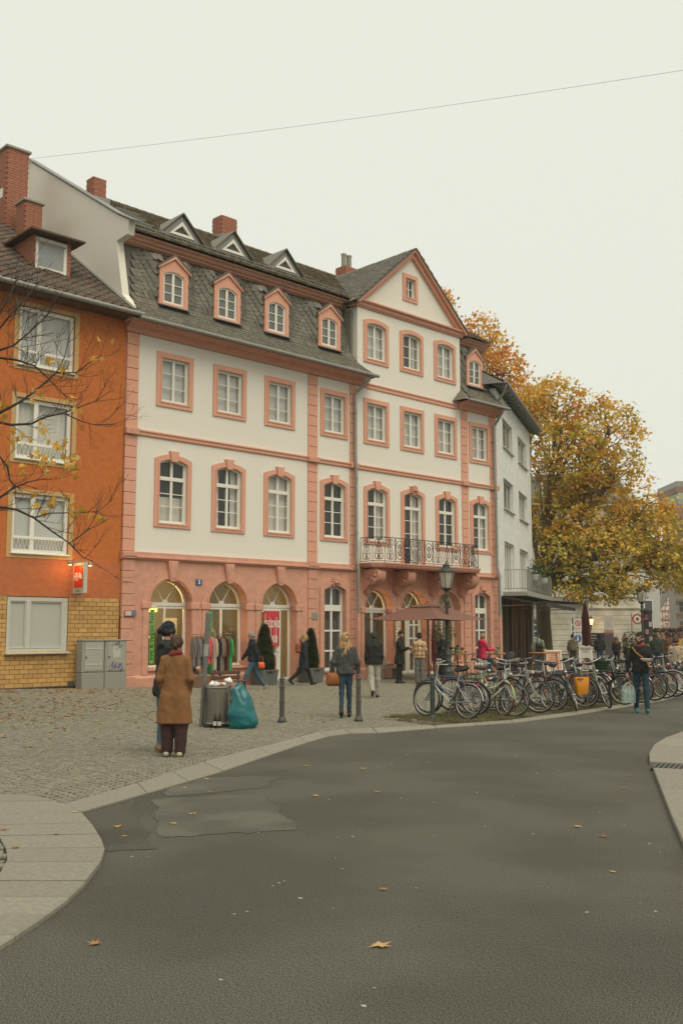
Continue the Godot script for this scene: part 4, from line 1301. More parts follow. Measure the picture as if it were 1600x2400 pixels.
func _dormer(t: Node, c: float) -> void:
	var d := node(t, "dormer")
	var b := MB.new()
	var zf := -0.12
	var k := 10
	var inner := opening(c - 0.39, c + 0.39, 11.95, 12.88, 0.12, k)
	var outer := opening(c - 0.56, c + 0.56, 11.87, 13.1, 0.0, k)
	outer = PackedVector2Array([Vector2(c - 0.54, 11.87), Vector2(c + 0.54, 11.87), Vector2(c + 0.54, 13.08)])
	for q in range(1, k):
		var f := float(q) / k
		outer.append(Vector2(lerpf(c + 0.54, c - 0.54, f), 13.08 + 0.40 * (1.0 - absf(f * 2 - 1))))
	outer.append(Vector2(c - 0.54, 13.08))
	b.ring(outer, inner, zf - 0.12, zf)
	part(d, "front", b, M.pink_light)
	b = MB.new()
	for sd in [-1.0, 1.0]:
		b.box(Vector3(c + sd * 0.52, 12.47, zf - 0.42), Vector3(0.04, 1.2, 0.6))
	part(d, "cheek", b, M.slate[0])
	b = MB.new()
	for sd in [-1.0, 1.0]:
		var e := Vector3(c + sd * 0.63, 13.05, zf + 0.07)
		var a := Vector3(c, 13.53, zf + 0.07)
		var back := Vector3(0, 0.0, -0.75)
		var th := Vector3(0, 0.05, 0)
		b._orient(e + th, a + th, a + th + back, e + th + back, Vector3(c, 12, zf))
		b._orient(e, a, a + back, e + back, Vector3(c, 14.5, zf))
		b._orient(e, a, a + th, e + th, Vector3(c, 13.2, zf - 1))
		b._orient(e, e + back, e + back + th, e + th, Vector3(c, 13.2, zf))
	part(d, "roof", b, M.slate[1])
	b = MB.new()
	for sd in [-1.0, 1.0]:
		b.prism(PackedVector2Array([Vector2(c, 13.52), Vector2(c + sd * 0.62, 13.05), Vector2(c + sd * 0.62, 13.0), Vector2(c, 13.43)]), zf, zf + 0.06)
	part(d, "gable_trim", b, M.pink_light)
	b = MB.new()
	b.ring(inner, opening(c - 0.33, c + 0.33, 12.02, 12.86, 0.09, k), zf - 0.14, zf - 0.04)
	b.cbox(Vector3(c, 12.5, zf - 0.07), Vector3(0.085, 0.98, 0.06), 0.01)
	for y in [12.31, 12.6]: b.box(Vector3(c, y, zf - 0.085), Vector3(0.68, 0.024, 0.03))
	part(d, "window_frame", b, M.window_white)
	for q in 2:
		for r in 3:
			b = MB.new()
			var x0 := c - 0.36 + q * 0.36
			var y0: float = [12.0, 12.31, 12.6][r]
			var y1: float = [12.31, 12.6, 12.98][r]
			b.quad(Vector3(x0, y0, zf - 0.09), Vector3(x0 + 0.36, y0, zf - 0.09), Vector3(x0 + 0.36, y1, zf - 0.09), Vector3(x0, y1, zf - 0.09))
			part(d, "pane", b, M.glass)
	b = MB.new()
	b.quad(Vector3(c - 0.5, 11.9, zf - 0.2), Vector3(c + 0.5, 11.9, zf - 0.2), Vector3(c + 0.5, 13.1, zf - 0.2), Vector3(c - 0.5, 13.1, zf - 0.2))
	part(d, "blind", b, M.blind)
	b = MB.new()
	b.cbox(Vector3(c + 0.02, 11.85, zf + 0.03), Vector3(1.16, 0.045, 0.26), 0.01, Basis(Vector3.RIGHT, 0.3))
	part(d, "sill_flashing", b, M.lead)
func _tri_dormer(t: Node, c: float) -> void:
	var d := node(t, "roof_light")
	var zf := -1.35
	var yb := 14.78
	var ya := 15.58
	var w := 0.82
	var b := MB.new()
	var outer := PackedVector2Array([Vector2(c - w, yb), Vector2(c + w, yb), Vector2(c, ya)])
	var inner := PackedVector2Array([Vector2(c - w * 0.6, yb + 0.07), Vector2(c + w * 0.6, yb + 0.07), Vector2(c, ya - 0.22)])
	b.ring(outer, inner, zf - 0.1, zf)
	part(d, "front", b, M.lead)
	b = MB.new()
	b.ring(inner, PackedVector2Array([Vector2(c - w * 0.4, yb + 0.16), Vector2(c + w * 0.4, yb + 0.16), Vector2(c, ya - 0.36)]), zf - 0.05, zf + 0.03)
	part(d, "window_frame", b, M.window_white)
	b = MB.new()
	b.tri(Vector3(c - w * 0.45, yb + 0.12, zf - 0.03), Vector3(c + w * 0.45, yb + 0.12, zf - 0.03), Vector3(c, ya - 0.3, zf - 0.03))
	part(d, "pane", b, M.glass)
	for sd in [-1.0, 1.0]:
		b = MB.new()
		var e := Vector3(c + sd * (w + 0.08), yb - 0.05, zf + 0.1)
		var a := Vector3(c, ya + 0.05, zf + 0.1)
		var a2 := Vector3(c, ya + 0.05, zf - 1.3)
		var e2 := Vector3(c + sd * (w + 0.08), yb - 0.05, zf - 0.1)
		var th := Vector3(0, 0.045, 0)
		b._orient(e + th, a + th, a2 + th, e2 + th, Vector3(c, 13.5, zf))
		b._orient(e, a, a2, e2, Vector3(c, 17.5, zf))
		b._orient(e, a, a + th, e + th, Vector3(c, 15, zf - 2))
		part(d, "roof", b, M.slate[2 if sd < 0 else 0])
	b = MB.new()
	b.cbox(Vector3(c - w - 0.02, yb + 0.0, zf + 0.02), Vector3(0.12, 0.2, 0.16), 0.02)
	part(d, "flashing", b, M.lead)
func _cross_gable(t: Node) -> void:
	var g := node(t, "gable_roof")
	var apex := Vector3(28.33, 16.72, 0.3)
	var b := MB.new()
	for sd in [-1.0, 1.0]:
		var e := Vector3(28.33 + sd * 3.3, 13.83, 0.3)
		var a2 := apex + Vector3(0, 0, -4.9)
		var e2 := e + Vector3(0, 0, -1.2)
		var th := Vector3(0, -0.07, 0)
		b._orient(e, apex, a2, e2, Vector3(28.33, 12, -2))
		b._orient(e + th, apex + th, a2 + th, e2 + th, Vector3(28.33, 19, -2))
		b._orient(e, apex, apex + th, e + th, Vector3(28.33, 15, -3))
	part(g, "deck", b, M.slate[1])
	var kinds := []
	for q in 3: kinds.append(slate_mesh(0.2, 0.26, 340 + q))
	var xs := [[], [], [], [], []]
	for sd in [-1.0, 1.0]:
		var e := Vector3(28.33 + sd * 3.3, 13.83, 0.3)
		var up := (apex - e).normalized()
		var ac := Vector3(0, 0, -sd) * -1.0
		ac = Vector3(0, 0, 1) * (1.0 if sd < 0 else -1.0)
		var nn := ac.cross(up).normalized()
		var rows := int(e.distance_to(apex) / 0.17)
		for r in rows:
			var f := float(r) / rows
			var depth := lerpf(1.2, 4.9, f)
			for q in int(depth / 0.19):
				var p := e + up * (r * 0.17) + Vector3(0, 0, -0.1 - q * 0.19 - (0.095 if r % 2 else 0.0)) + nn * (0.02 + rng.randf() * 0.008)
				var tl := Basis(ac, -0.1 + rng.randf_range(-0.03, 0.03))
				xs[rng.randi() % 5].append(Transform3D(Basis(tl * ac, tl * up, tl * nn), p))
	for q in 5: tag(many(g, "slates", kinds[q % 3], M.slate[[0, 2, 2, 3, 4][q]], xs[q]), "", "", "", "stuff")
	for sd in [-1.0, 1.0]:
		b = MB.new()
		var o := PackedVector2Array([Vector2(28.33, 16.66), Vector2(28.33 + sd * 3.18, 13.86), Vector2(28.33 + sd * 2.86, 13.86), Vector2(28.33, 16.36)])
		b.prism(o, 0.0, 0.13)
		b.prism(PackedVector2Array([Vector2(28.33, 16.66), Vector2(28.33 + sd * 3.2, 13.83), Vector2(28.33 + sd * 3.08, 13.83), Vector2(28.33, 16.56)]), 0.13, 0.26)
		part(g, "raking_trim", b, M.pink_light)
func _scroll(b: MB, o: Vector3, ux: Vector3, sx: float, sy: float, flip: float) -> void:
	var pts := []
	for q in 25:
		var f := q / 24.0
		var x: float
		var y: float
		if f < 0.4:
			var a := (0.4 - f) / 0.4 * 5.0
			var r := 0.28 * (1.0 - (0.4 - f) / 0.4 * 0.72)
			x = 0.05 + r * cos(a + 0.3) - 0.1; y = 0.75 + r * sin(a + 0.3) * 0.75
		elif f > 0.6:
			var a := (f - 0.6) / 0.4 * 5.0
			var r := 0.28 * (1.0 - (f - 0.6) / 0.4 * 0.72)
			x = -0.05 - r * cos(a + 0.3) + 0.1; y = 0.25 - r * sin(a + 0.3) * 0.75
		else:
			var g := (f - 0.4) / 0.2
			x = lerpf(0.22, -0.22, g); y = lerpf(0.8, 0.2, g)
		pts.append(o + ux * x * sx * flip + Vector3(0, y * sy, 0))
	b.tube(pts, 0.013, 4, false)
func _balcony(t: Node) -> void:
	var bal := node(t, "balcony")
	var s0 := 25.38
	var s1 := 31.42
	var dz := 0.98
	var b := MB.new()
	for lv in [[3.97, 4.02, 0.0], [4.02, 4.09, 0.05], [4.09, 4.14, 0.09]]:
		var o: float = lv[2]
		b.prism(PackedVector2Array([Vector2(s0 - o, 0.0), Vector2(s0 - o, -dz * 0.72), Vector2(s0 + 0.35, -dz - o), Vector2(s1 - 0.35, -dz - o), Vector2(s1 + o, -dz * 0.72), Vector2(s1 + o, 0.0)]), lv[0], lv[1], Transform3D(Basis(Vector3(1, 0, 0), Vector3(0, 0, -1), Vector3(0, 1, 0)), Vector3.ZERO))
	part(bal, "slab", b, M.pink)
	for s in [25.72, 27.32, 29.32, 31.05]:
		b = MB.new()
		var pr := PackedVector2Array()
		for q in 19:
			var a := lerpf(-1.9, 2.2, q / 18.0)
			var r := 0.30 - 0.002 * q
			pr.append(Vector2(0.52 + cos(a) * r, 3.68 + sin(a) * r * 0.95))
		pr.append(Vector2(0.0, 3.97))
		pr.append(Vector2(0.0, 3.05))
		pr.append(Vector2(0.2, 3.2))
		b.prism(pr, s - 0.2, s + 0.2, Transform3D(Basis(Vector3(0, 0, 1), Vector3(0, 1, 0), Vector3(-1, 0, 0)), Vector3.ZERO) * Transform3D(Basis(), Vector3(0, 0, -2 * s)))
		for e in 5: b.tube([Vector3(s - 0.16 + e * 0.08, 3.95, 0.66), Vector3(s - 0.16 + e * 0.08, 3.80, 0.83), Vector3(s - 0.16 + e * 0.08, 3.58, 0.80), Vector3(s - 0.16 + e * 0.08, 3.40, 0.62), Vector3(s - 0.16 + e * 0.08, 3.36, 0.4)], [0.03, 0.05, 0.055, 0.05, 0.02], 5)
		for sd in [-1.0, 1.0]:
			for e in 7:
				var a := e * 0.9
				b.tube([Vector3(s + sd * 0.2, 3.68 + sin(a) * 0.06, 0.52 + cos(a) * 0.06), Vector3(s + sd * 0.225, 3.68 + sin(a) * 0.15, 0.52 + cos(a) * 0.15), Vector3(s + sd * 0.2, 3.68 + sin(a) * 0.25, 0.52 + cos(a) * 0.25)], [0.03, 0.05, 0.02], 5)
		b.lathe([[0.0, 3.0], [0.09, 3.08], [0.11, 3.2], [0.06, 3.32]], Vector3(s, 0, 0.12), 7)
		part(bal, "console", b, M.pink)
	var path := [Vector3(s0 + 0.02, 0, 0.08), Vector3(s0 + 0.02, 0, dz * 0.70), Vector3(s0 + 0.38, 0, dz - 0.03), Vector3(s1 - 0.38, 0, dz - 0.03), Vector3(s1 - 0.02, 0, dz * 0.70), Vector3(s1 - 0.02, 0, 0.08)]
	b = MB.new()
	for y in [4.20, 5.05]:
		var pp := []
		for p in path: pp.append(p + Vector3(0, y, 0))
		b.tube(pp, 0.016 if y > 5 else 0.012, 5)
	part(bal, "rail", b, M.iron)
	for q in path.size() - 1:
		var a: Vector3 = path[q]
		var c: Vector3 = path[q + 1]
		var l := a.distance_to(c)
		var k := maxi(1, roundi(l / 0.52))
		var ux := (c - a) / l
		for w in k:
			var p := a + ux * (l * (w + 0.5) / k) + Vector3(0, 4.2, 0)
			b = MB.new()
			var pw := l / k
			b.tube([p - ux * pw / 2 + Vector3(0, -0.06, 0), p - ux * pw / 2 + Vector3(0, 0.86, 0)], 0.013, 4)
			if w % 3 == 1 and k > 3:
				for rr in [1.0, 0.6]:
					var el := []
					for e in 21: el.append(p + ux * cos(e * TAU / 20) * pw * 0.42 * rr + Vector3(0, 0.42 + sin(e * TAU / 20) * 0.34 * rr, 0))
					b.tube(el, 0.013, 4, false)
				_scroll(b, p + Vector3(0, 0.2, 0), ux, 0.3, 0.45, 1.0)
				_scroll(b, p + Vector3(0, 0.2, 0), ux, 0.3, 0.45, -1.0)
				for e in [-0.42, 0.42]: _scroll(b, p + ux * pw * e, ux, 0.16, 0.86, signf(e))
			else:
				_scroll(b, p - ux * pw * 0.2, ux, pw * 0.62, 0.85, 1.0)
				_scroll(b, p + ux * pw * 0.2, ux, pw * 0.62, 0.85, -1.0)
				for e in [0.03, 0.3, 0.57]: _scroll(b, p + Vector3(0, e, 0), ux, pw * 0.4, 0.27, 1.0 if e < 0.4 else -1.0)
			part(bal, "railing_panel", b, M.iron)
func tile_mesh(sd: int) -> ArrayMesh:
	var b := MB.new()
	var rows := []
	var back := []
	for y in [-0.02, 0.0, 0.2, 0.42]:
		var row := PackedVector3Array()
		var rb := PackedVector3Array()
		for q in 9:
			var f := q / 8.0
			var z := 0.042 * sin((f * 1.15 - 0.1) * TAU) + 0.045
			if y < -0.01: z -= 0.018
			row.append(Vector3((f - 0.5) * 0.315, maxf(y, 0.0), z + (0.0 if y >= 0.0 else 0.0)))
			rb.append(Vector3((f - 0.5) * 0.315, maxf(y, 0.0), z - 0.016))
		rows.append(row)
	b.sheet(rows)
	return b.mesh()
func orange_house() -> void:
	var t := thing("orange_house", "bright orange rendered house with yellow brick ground floor and tiled roof", "house", LF)
	var b := MB.new()
	var hol := [[12.16, 13.86, 9.05, 10.75, 0.0], [12.16, 13.86, 6.43, 8.14, 0.0], [12.16, 13.86, 3.83, 5.48, 0.0]]
	wall_band(b, 6.5, 15.56, 3.72, 6.0, -0.02, [hol[2]], 0.16)
	wall_band(b, 6.5, 15.56, 6.0, 8.6, -0.02, [hol[1]], 0.16)
	wall_band(b, 6.5, 15.56, 8.6, 11.15, -0.02, [hol[0]], 0.16)
	b.quad(Vector3(15.56, 3.7, -0.02), Vector3(15.56, 3.7, -0.3), Vector3(15.56, 11.1, -0.3), Vector3(15.56, 11.1, -0.02))
	b.quad(Vector3(6.5, 0, -10), Vector3(6.5, 0, -0.02), Vector3(6.5, 11.1, -0.02), Vector3(6.5, 11.1, -10))
	b.tri(Vector3(6.5, 11.1, -10.9), Vector3(6.5, 11.1, 0.4), Vector3(6.5, 15.3, -5.6))
	part(t, "wall", b, M.orange)
	b = MB.new()
	b.bx(6.5, 15.565, 2.67, 3.72, -0.4, -0.012)
	part(t, "band", b, M.orange_pale)
	b = MB.new()
	wall_band(b, 6.5, 15.56, 0.1, 2.67, -0.035, [[12.12, 13.92, 1.14, 2.66, 0.0]], 0.3)
	var gf := part(t, "ground_floor_wall", b, M.mortar)
	var bw := 0.268
	var bh := 0.1235
	var mesh_full := MB.new()
	mesh_full.cbox(Vector3.ZERO, Vector3(bw - 0.011, bh - 0.011, 0.05), 0.006)
	var mf := mesh_full.mesh()
	var far_b := MB.new()
	for r in 20:
		var y := 0.2 + (r + 0.5) * bh
		for q in range(0, 36):
			var x0 := 6.5 + q * bw - (bw / 2 if r % 2 else 0.0)
			var x1 := x0 + bw
			var parts_ := [[x0, minf(x1, 15.55)]]
			if y > 1.14 and y < 2.66:
				if x1 > 12.12 and x0 < 13.92:
					parts_ = []
					if x0 < 12.10: parts_.append([x0, 12.11])
					if x1 > 13.94: parts_.append([13.93, minf(x1, 15.55)])
			for p in parts_:
				if p[1] - p[0] < 0.04: continue
				var xf := Transform3D(Basis(), Vector3((p[0] + p[1]) / 2, y, -0.04 + rng.randf_range(-0.002, 0.003)))
				if p[1] - p[0] < bw - 0.01: xf.basis = Basis().scaled(Vector3((p[1] - p[0] - 0.011) / (bw - 0.011), 1, 1))
				if p[1] > 11.45: put(gf, "brick", mf, M.brick_y[rng.randi() % 5], xf)
				else: far_b.cbox(xf.origin, Vector3(p[1] - p[0] - 0.011, bh - 0.011, 0.05), 0.006)
	tag(part(gf, "bricks", far_b, M.brick_y[0]), "", "", "", "stuff")
	b = MB.new()
	b.cbox(Vector3(11.03, 0.1, 0.0), Vector3(9.06, 0.24, 0.06), 0.01)
	part(t, "plinth", b, mat(Color(0.03, 0.035, 0.035), 0.6))
	b = MB.new()
	b.cbox(Vector3(14.05, 0.27, 0.02), Vector3(0.18, 0.15, 0.04), 0.008)
	part(t, "vent", b, M.bollard)
	b = MB.new()
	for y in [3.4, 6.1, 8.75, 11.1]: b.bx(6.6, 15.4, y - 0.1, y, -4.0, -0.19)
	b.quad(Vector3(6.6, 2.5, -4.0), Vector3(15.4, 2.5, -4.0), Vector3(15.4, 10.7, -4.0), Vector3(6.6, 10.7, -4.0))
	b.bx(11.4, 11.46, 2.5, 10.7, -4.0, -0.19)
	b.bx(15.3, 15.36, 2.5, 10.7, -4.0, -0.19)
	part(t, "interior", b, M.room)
	for q in 3:
		var h: Array = hol[q]
		b = MB.new()
		b.ring(opening(12.02, 13.99, h[2] - 0.12, h[3] + 0.12, 0), opening(h[0], h[1], h[2], h[3], 0), -0.03, 0.0)
		part(t, "window_surround", b, M.tan)
		var w := window(t, h[0] + 0.005, h[1] - 0.005, h[2] + 0.01, h[3] - 0.01, 0.0, -0.09, {"split": 0.37, "transom": [h[2] + 0.40, h[2] + 0.48], "frame": 0.10, "mullion": 0.13, "curtain": ["blind", "full", "blind"][q]})
		b = MB.new()
		for e in [[h[0] + 0.1, h[0] + 0.60, 4], [h[0] + 0.72, h[1] - 0.1, 9]]:
			var pts := []
			for k in int(e[2]) * 2 + 1: pts.append(Vector3(lerpf(e[0], e[1], float(k) / (int(e[2]) * 2)), h[2] + (0.13 if k % 2 else 0.40), -0.055))
			for k in pts.size() - 1: b.tube([pts[k], pts[k + 1]], 0.008, 4, false)
		part(w, "guard_rail", b, M.window_white)
		b = MB.new()
		b.cbox(Vector3((h[0] + h[1]) / 2, h[2] - 0.0, -0.02), Vector3(1.74, 0.045, 0.16), 0.01)
		part(w, "sill", b, M.window_white)
	var w := node(t, "window")
	b = MB.new()
	b.ring(opening(12.13, 13.91, 1.15, 2.65, 0), opening(12.22, 13.74, 1.25, 2.54, 0), -0.12, -0.03)
	b.cbox(Vector3(12.74, 1.9, -0.06), Vector3(0.13, 1.3, 0.08), 0.01)
	part(w, "frame", b, M.window_grey)
	for e in [[12.21, 12.68], [12.80, 13.75]]:
		b = MB.new()
		b.ring(opening(e[0], e[1], 1.26, 2.54, 0), opening(e[0] + 0.035, e[1] - 0.035, 1.295, 2.505, 0), -0.1, -0.05)
		part(w, "sash", b, M.window_grey)
		b = MB.new()
		b.bx(e[0] + 0.03, e[1] - 0.03, 1.29, 2.51, -0.1, -0.085)
		part(w, "blank_panel", b, mat(Color(0.42, 0.43, 0.38), 0.6, 0.06, 1.2))
	b = MB.new()
	b.cbox(Vector3(13.01, 1.13, 0.02), Vector3(1.86, 0.05, 0.2), 0.01)
	part(w, "sill", b, M.window_grey)
	b = MB.new()
	b.bx(6.3, 15.5, 11.02, 11.08, -0.05, 0.55)
	part(t, "soffit", b, M.dark_wood)
	b = MB.new()
	b.tube([Vector3(6.3, 11.10, 0.64), Vector3(15.72, 11.10, 0.64)], 0.075, 10)
	part(t, "gutter", b, M.zinc)
	var e0 := Vector2(0.60, 11.14)
	var e1 := Vector2(-5.6, 15.50)
	b = MB.new()
	b.quad(Vector3(6.3, e0.y, e0.x), Vector3(15.5, e0.y, e0.x), Vector3(15.5, e1.y, e1.x), Vector3(6.3, e1.y, e1.x))
	b.quad(Vector3(15.5, 11.1, -11.6), Vector3(6.3, 11.1, -11.6), Vector3(6.3, e1.y, e1.x), Vector3(15.5, e1.y, e1.x))
	var roof := part(t, "roof", b, M.roof_tile[4])
	var sl := (e1 - e0).normalized()
	var upv := Vector3(0, sl.y, sl.x)
	var nv := Vector3(0, -sl.x, sl.y)
	var tm := tile_mesh(1)
	var cand := []
	for r in int(e0.distance_to(e1) / 0.33):
		for q in 31:
			var s := 15.33 - q * 0.3
			var p := Vector3(s, e0.y, e0.x) + upv * (r * 0.33) + nv * (0.012 + rng.randf() * 0.01)
			if s > 12.95 and s < 14.2 and p.z < -0.75 and p.z > -2.6: continue
			var tl := Basis(Vector3(1, 0, 0), -0.10 + rng.randf_range(-0.02, 0.02))
			cand.append([absf(s - 13.5) * 1.2 + r * 0.25, Transform3D(Basis(Vector3(1, 0, 0), tl * upv, tl * nv), p)])
	cand.sort_custom(func(a, c): return a[0] < c[0])
	var far_t := []
	for q in cand.size():
		if q < 300: put(roof, "roof_tile", tm, M.roof_tile[rng.randi() % 5], cand[q][1])
		else: far_t.append(cand[q][1])
	tag(many(roof, "roof_tiles", tm, M.roof_tile[0], far_t), "", "", "", "stuff")
	b = MB.new()
	b.tube([Vector3(6.3, e1.y + 0.03, e1.x), Vector3(15.4, e1.y + 0.03, e1.x)], 0.11, 8)
	part(roof, "ridge", b, M.roof_tile[1])
	b = MB.new()
	var mid := (e0 + e1) / 2
	b.cbox(Vector3(15.45, mid.y + 0.09, mid.x), Vector3(0.16, 0.03, e0.distance_to(e1)), 0.008, Basis(Vector3(1, 0, 0), nv, -upv))
	part(roof, "lead_flashing", b, M.lead)
	b = MB.new()
	for k in 3: b.tube([Vector3(12.3, 11.45 + k * 0.07, 0.28 - k * 0.01), Vector3(15.3, 11.45 + k * 0.07, 0.28 - k * 0.01)], 0.006, 4)
	for k in 40: b.tube([Vector3(12.3 + k * 0.077, 11.43, 0.28), Vector3(12.3 + k * 0.077, 11.61, 0.26)], 0.004, 3)
	part(roof, "snow_guard", b, M.zinc)
	var d := node(t, "dormer")
	b = MB.new()
	b.bx(12.98, 14.16, 12.1, 13.35, -2.6, -0.98)
	part(d, "body", b, M.red_brick2)
	b = MB.new()
	for r in 9:
		for q in 11:
			var z := -2.5 + q * 0.145 + (0.07 if r % 2 else 0.0)
			b.box(Vector3(12.975, 12.25 + r * 0.125, z), Vector3(0.02, 0.115, 0.135), Basis(Vector3(0, 0, 1), 0.06))
		b.box(Vector3(14.09, 12.25 + r * 0.125, -0.975), Vector3(0.13, 0.115, 0.02))
	tag(part(d, "shingles", b, M.red_brick), "", "", "", "stuff")
	b = MB.new()
	b.ring(opening(13.02, 14.02, 12.28, 13.24, 0), opening(13.10, 13.92, 12.37, 13.08, 0), -1.0, -0.95)
	part(d, "window_frame", b, M.window_white)
	b = MB.new()
	b.quad(Vector3(13.08, 12.35, -0.965), Vector3(13.94, 12.35, -0.965), Vector3(13.94, 13.1, -0.965), Vector3(13.08, 13.1, -0.965))
	part(d, "pane", b, M.glass)
	b = MB.new()
	b.bx(13.06, 13.96, 12.3, 13.15, -0.98, -0.974)
	part(d, "blind", b, mat(Color(0.3, 0.32, 0.32), 0.7))
	b = MB.new()
	b.cbox(Vector3(13.52, 13.16, -0.91), Vector3(0.9, 0.12, 0.1), 0.02)
	part(d, "shutter_box", b, M.window_grey)
	b = MB.new()
	b.cbox(Vector3(13.55, 12.2, -0.88), Vector3(0.62, 0.14, 0.16), 0.015, Basis(Vector3(0, 0, 1), -0.06))
	part(d, "flower_box", b, M.dark_wood)
	b = MB.new()
	var q0 := [Vector3(12.72, 13.36, -0.62), Vector3(14.42, 13.36, -0.62), Vector3(14.42, 13.36, -2.9), Vector3(12.72, 13.36, -2.9)]
	var q1 := [Vector3(13.2, 13.62, -1.3), Vector3(13.95, 13.62, -1.3), Vector3(13.95, 13.62, -3.2), Vector3(13.2, 13.62, -3.2)]
	for k in 4: b._orient(q0[k], q0[(k + 1) % 4], q1[(k + 1) % 4], q1[k], Vector3(13.55, 13.0, -1.8))
	b.quad(q1[0], q1[1], q1[2], q1[3])
	b.cbox(Vector3(13.57, 13.33, -1.76), Vector3(1.74, 0.07, 2.32), 0.01)
	part(d, "roof", b, M.dark_wood)
	var ch := chimney(t, 13.75, 14.5, 14.4, 17.62, -5.6, -4.7)
	for q in 2:
		b = MB.new()
		b.box(Vector3(13.735, 16.1 + q * 0.05, -5.0 - q * 0.3), Vector3(0.03, 0.32, 0.2))
		part(ch, "soot_door", b, M.window_white)
	chimney(t, 13.95, 14.55, 13.9, 15.52, -4.3, -3.7)
var WF := Transform3D()
func white_house() -> void:
	var a := deg_to_rad(18.7)
	var u := Vector3(sin(a), 0, -cos(a))
	var n := Vector3(cos(a), 0, sin(a))
	WF = Transform3D(Basis(u, Vector3.UP, n), LF * Vector3(33.6, 0, 0.0))
	var t := thing("white_house", "cool white rendered house with plain grey windows beyond the pink one", "house", WF)
	var b := MB.new()
	var cols := [[1.75, 4.45], [6.15, 8.95]]
	var h1 := []
	var h2 := []
	var h3 := []
	for c in cols:
		h1.append([c[0], c[1], 9.8, 11.1, 0.0])
		h2.append([c[0], c[1], 7.05, 8.4, 0.0])
		h3.append([c[0], c[1], 3.4, 5.6, 0.0])
	wall_band(b, 0.0, 10.4, 3.2, 6.3, 0.0, h3, 0.22)
	wall_band(b, 0.0, 10.4, 6.3, 9.1, 0.0, h2, 0.22)
	wall_band(b, 0.0, 10.4, 9.1, 12.0, 0.0, h1, 0.22)
	b.quad(Vector3(10.4, 0, 0), Vector3(10.4, 0, -9), Vector3(10.4, 12, -9), Vector3(10.4, 12, 0))
	b.quad(Vector3(0, 10, -9), Vector3(0, 10, 0), Vector3(0, 12, 0), Vector3(0, 12, -9))
	b.quad(Vector3(10.4, 0, -9), Vector3(0, 0, -9), Vector3(0, 12, -9), Vector3(10.4, 12, -9))
	b.bx(-0.05, 0.75, 0.0, 3.2, -0.6, 0.0)
	b.bx(9.9, 10.4, 0.0, 3.2, -0.6, 0.0)
	part(t, "wall", b, M.cool_wall)
	b = MB.new()
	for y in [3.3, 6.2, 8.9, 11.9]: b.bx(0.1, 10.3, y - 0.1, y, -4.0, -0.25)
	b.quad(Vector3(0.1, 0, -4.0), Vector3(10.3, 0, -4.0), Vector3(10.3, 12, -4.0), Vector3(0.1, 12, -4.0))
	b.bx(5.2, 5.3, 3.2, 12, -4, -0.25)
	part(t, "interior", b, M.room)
	for h in h1 + h2:
		window(t, h[0], h[1], h[2], h[3], 0.0, -0.14, {"cols": 3, "frame": 0.08, "mullion": 0.09, "mat": M.window_grey, "curtain": "blind" if h[0] > 5 else ""})
		b = MB.new()
		b.cbox(Vector3((h[0] + h[1]) / 2, h[2] - 0.03, 0.03), Vector3(h[1] - h[0] + 0.1, 0.06, 0.16), 0.01)
		part(t, "window_sill", b, M.window_grey)
	for h in h3: window(t, h[0], h[1], h[2], h[3], 0.0, -0.14, {"cols": 4, "frame": 0.08, "mullion": 0.09})
	b = MB.new()
	b.quad(Vector3(-0.6, 12.15, 0.5), Vector3(10.9, 12.15, 0.5), Vector3(10.9, 15.0, -4.6), Vector3(-0.6, 15.0, -4.6))
	b.quad(Vector3(10.7, 12.15, -9.8), Vector3(-0.6, 12.15, -9.8), Vector3(-0.6, 15.0, -4.6), Vector3(10.7, 15.0, -4.6))
	b.quad(Vector3(10.7, 12.07, 0.5), Vector3(-0.6, 12.07, 0.5), Vector3(-0.6, 12.2, -0.1), Vector3(10.7, 12.2, -0.1))
	b.tri(Vector3(-0.6, 12.07, 0.5), Vector3(-0.6, 15.0, -4.6), Vector3(-0.6, 12.07, -9.8))
	b.tri(Vector3(10.7, 12.07, 0.5), Vector3(10.7, 12.07, -9.8), Vector3(10.7, 15.0, -4.6))
	part(t, "roof", b, M.lead)
	for q in 16:
		b = MB.new()
		b.cbox(Vector3(-0.2 + q * 0.74, 12.06, 0.2), Vector3(0.07, 0.12, 0.6), 0.01, Basis(Vector3.RIGHT, 0.28))
		part(t, "rafter", b, M.zinc)
	b = MB.new()
	b.tube([Vector3(-0.6, 12.12, 0.56), Vector3(10.7, 12.12, 0.56)], 0.075, 8)
	part(t, "gutter", b, M.zinc)
	b = MB.new()
	b.tube([Vector3(-0.4, 12.05, 0.54), Vector3(-0.4, 11.8, 0.5), Vector3(-0.15, 11.45, 0.2), Vector3(-0.1, 10.7, 0.12)], 0.055, 8)
	part(t, "downpipe", b, M.zinc)
	var bal := node(t, "balcony")
	b = MB.new()
	b.cbox(Vector3(5.6, 3.27, 0.5), Vector3(9.0, 0.2, 1.1), 0.02)
	part(bal, "slab", b, M.concrete)
	b = MB.new()
	for y in [3.5, 4.3]: b.tube([Vector3(1.2, y, 0.05), Vector3(1.2, y, 1.0), Vector3(10.0, y, 1.0), Vector3(10.0, y, 0.05)], 0.018, 5)
	for q in 80: b.tube([Vector3(1.2 + q * 0.111, 3.38, 1.0), Vector3(1.2 + q * 0.111, 4.3, 1.0)], 0.008, 3, false)
	for q in 8: b.tube([Vector3(1.2, 3.38, 0.1 + q * 0.12), Vector3(1.2, 4.3, 0.1 + q * 0.12)], 0.008, 3, false)
	part(bal, "railing", b, M.zinc)
	for q in 8:
		b = MB.new()
		b.cbox(Vector3(0.95 + q * 1.25, 1.6, -0.1), Vector3(0.16, 3.2, 0.2), 0.02)
		part(t, "front_post", b, M.dark_wood if q % 2 else M.black)
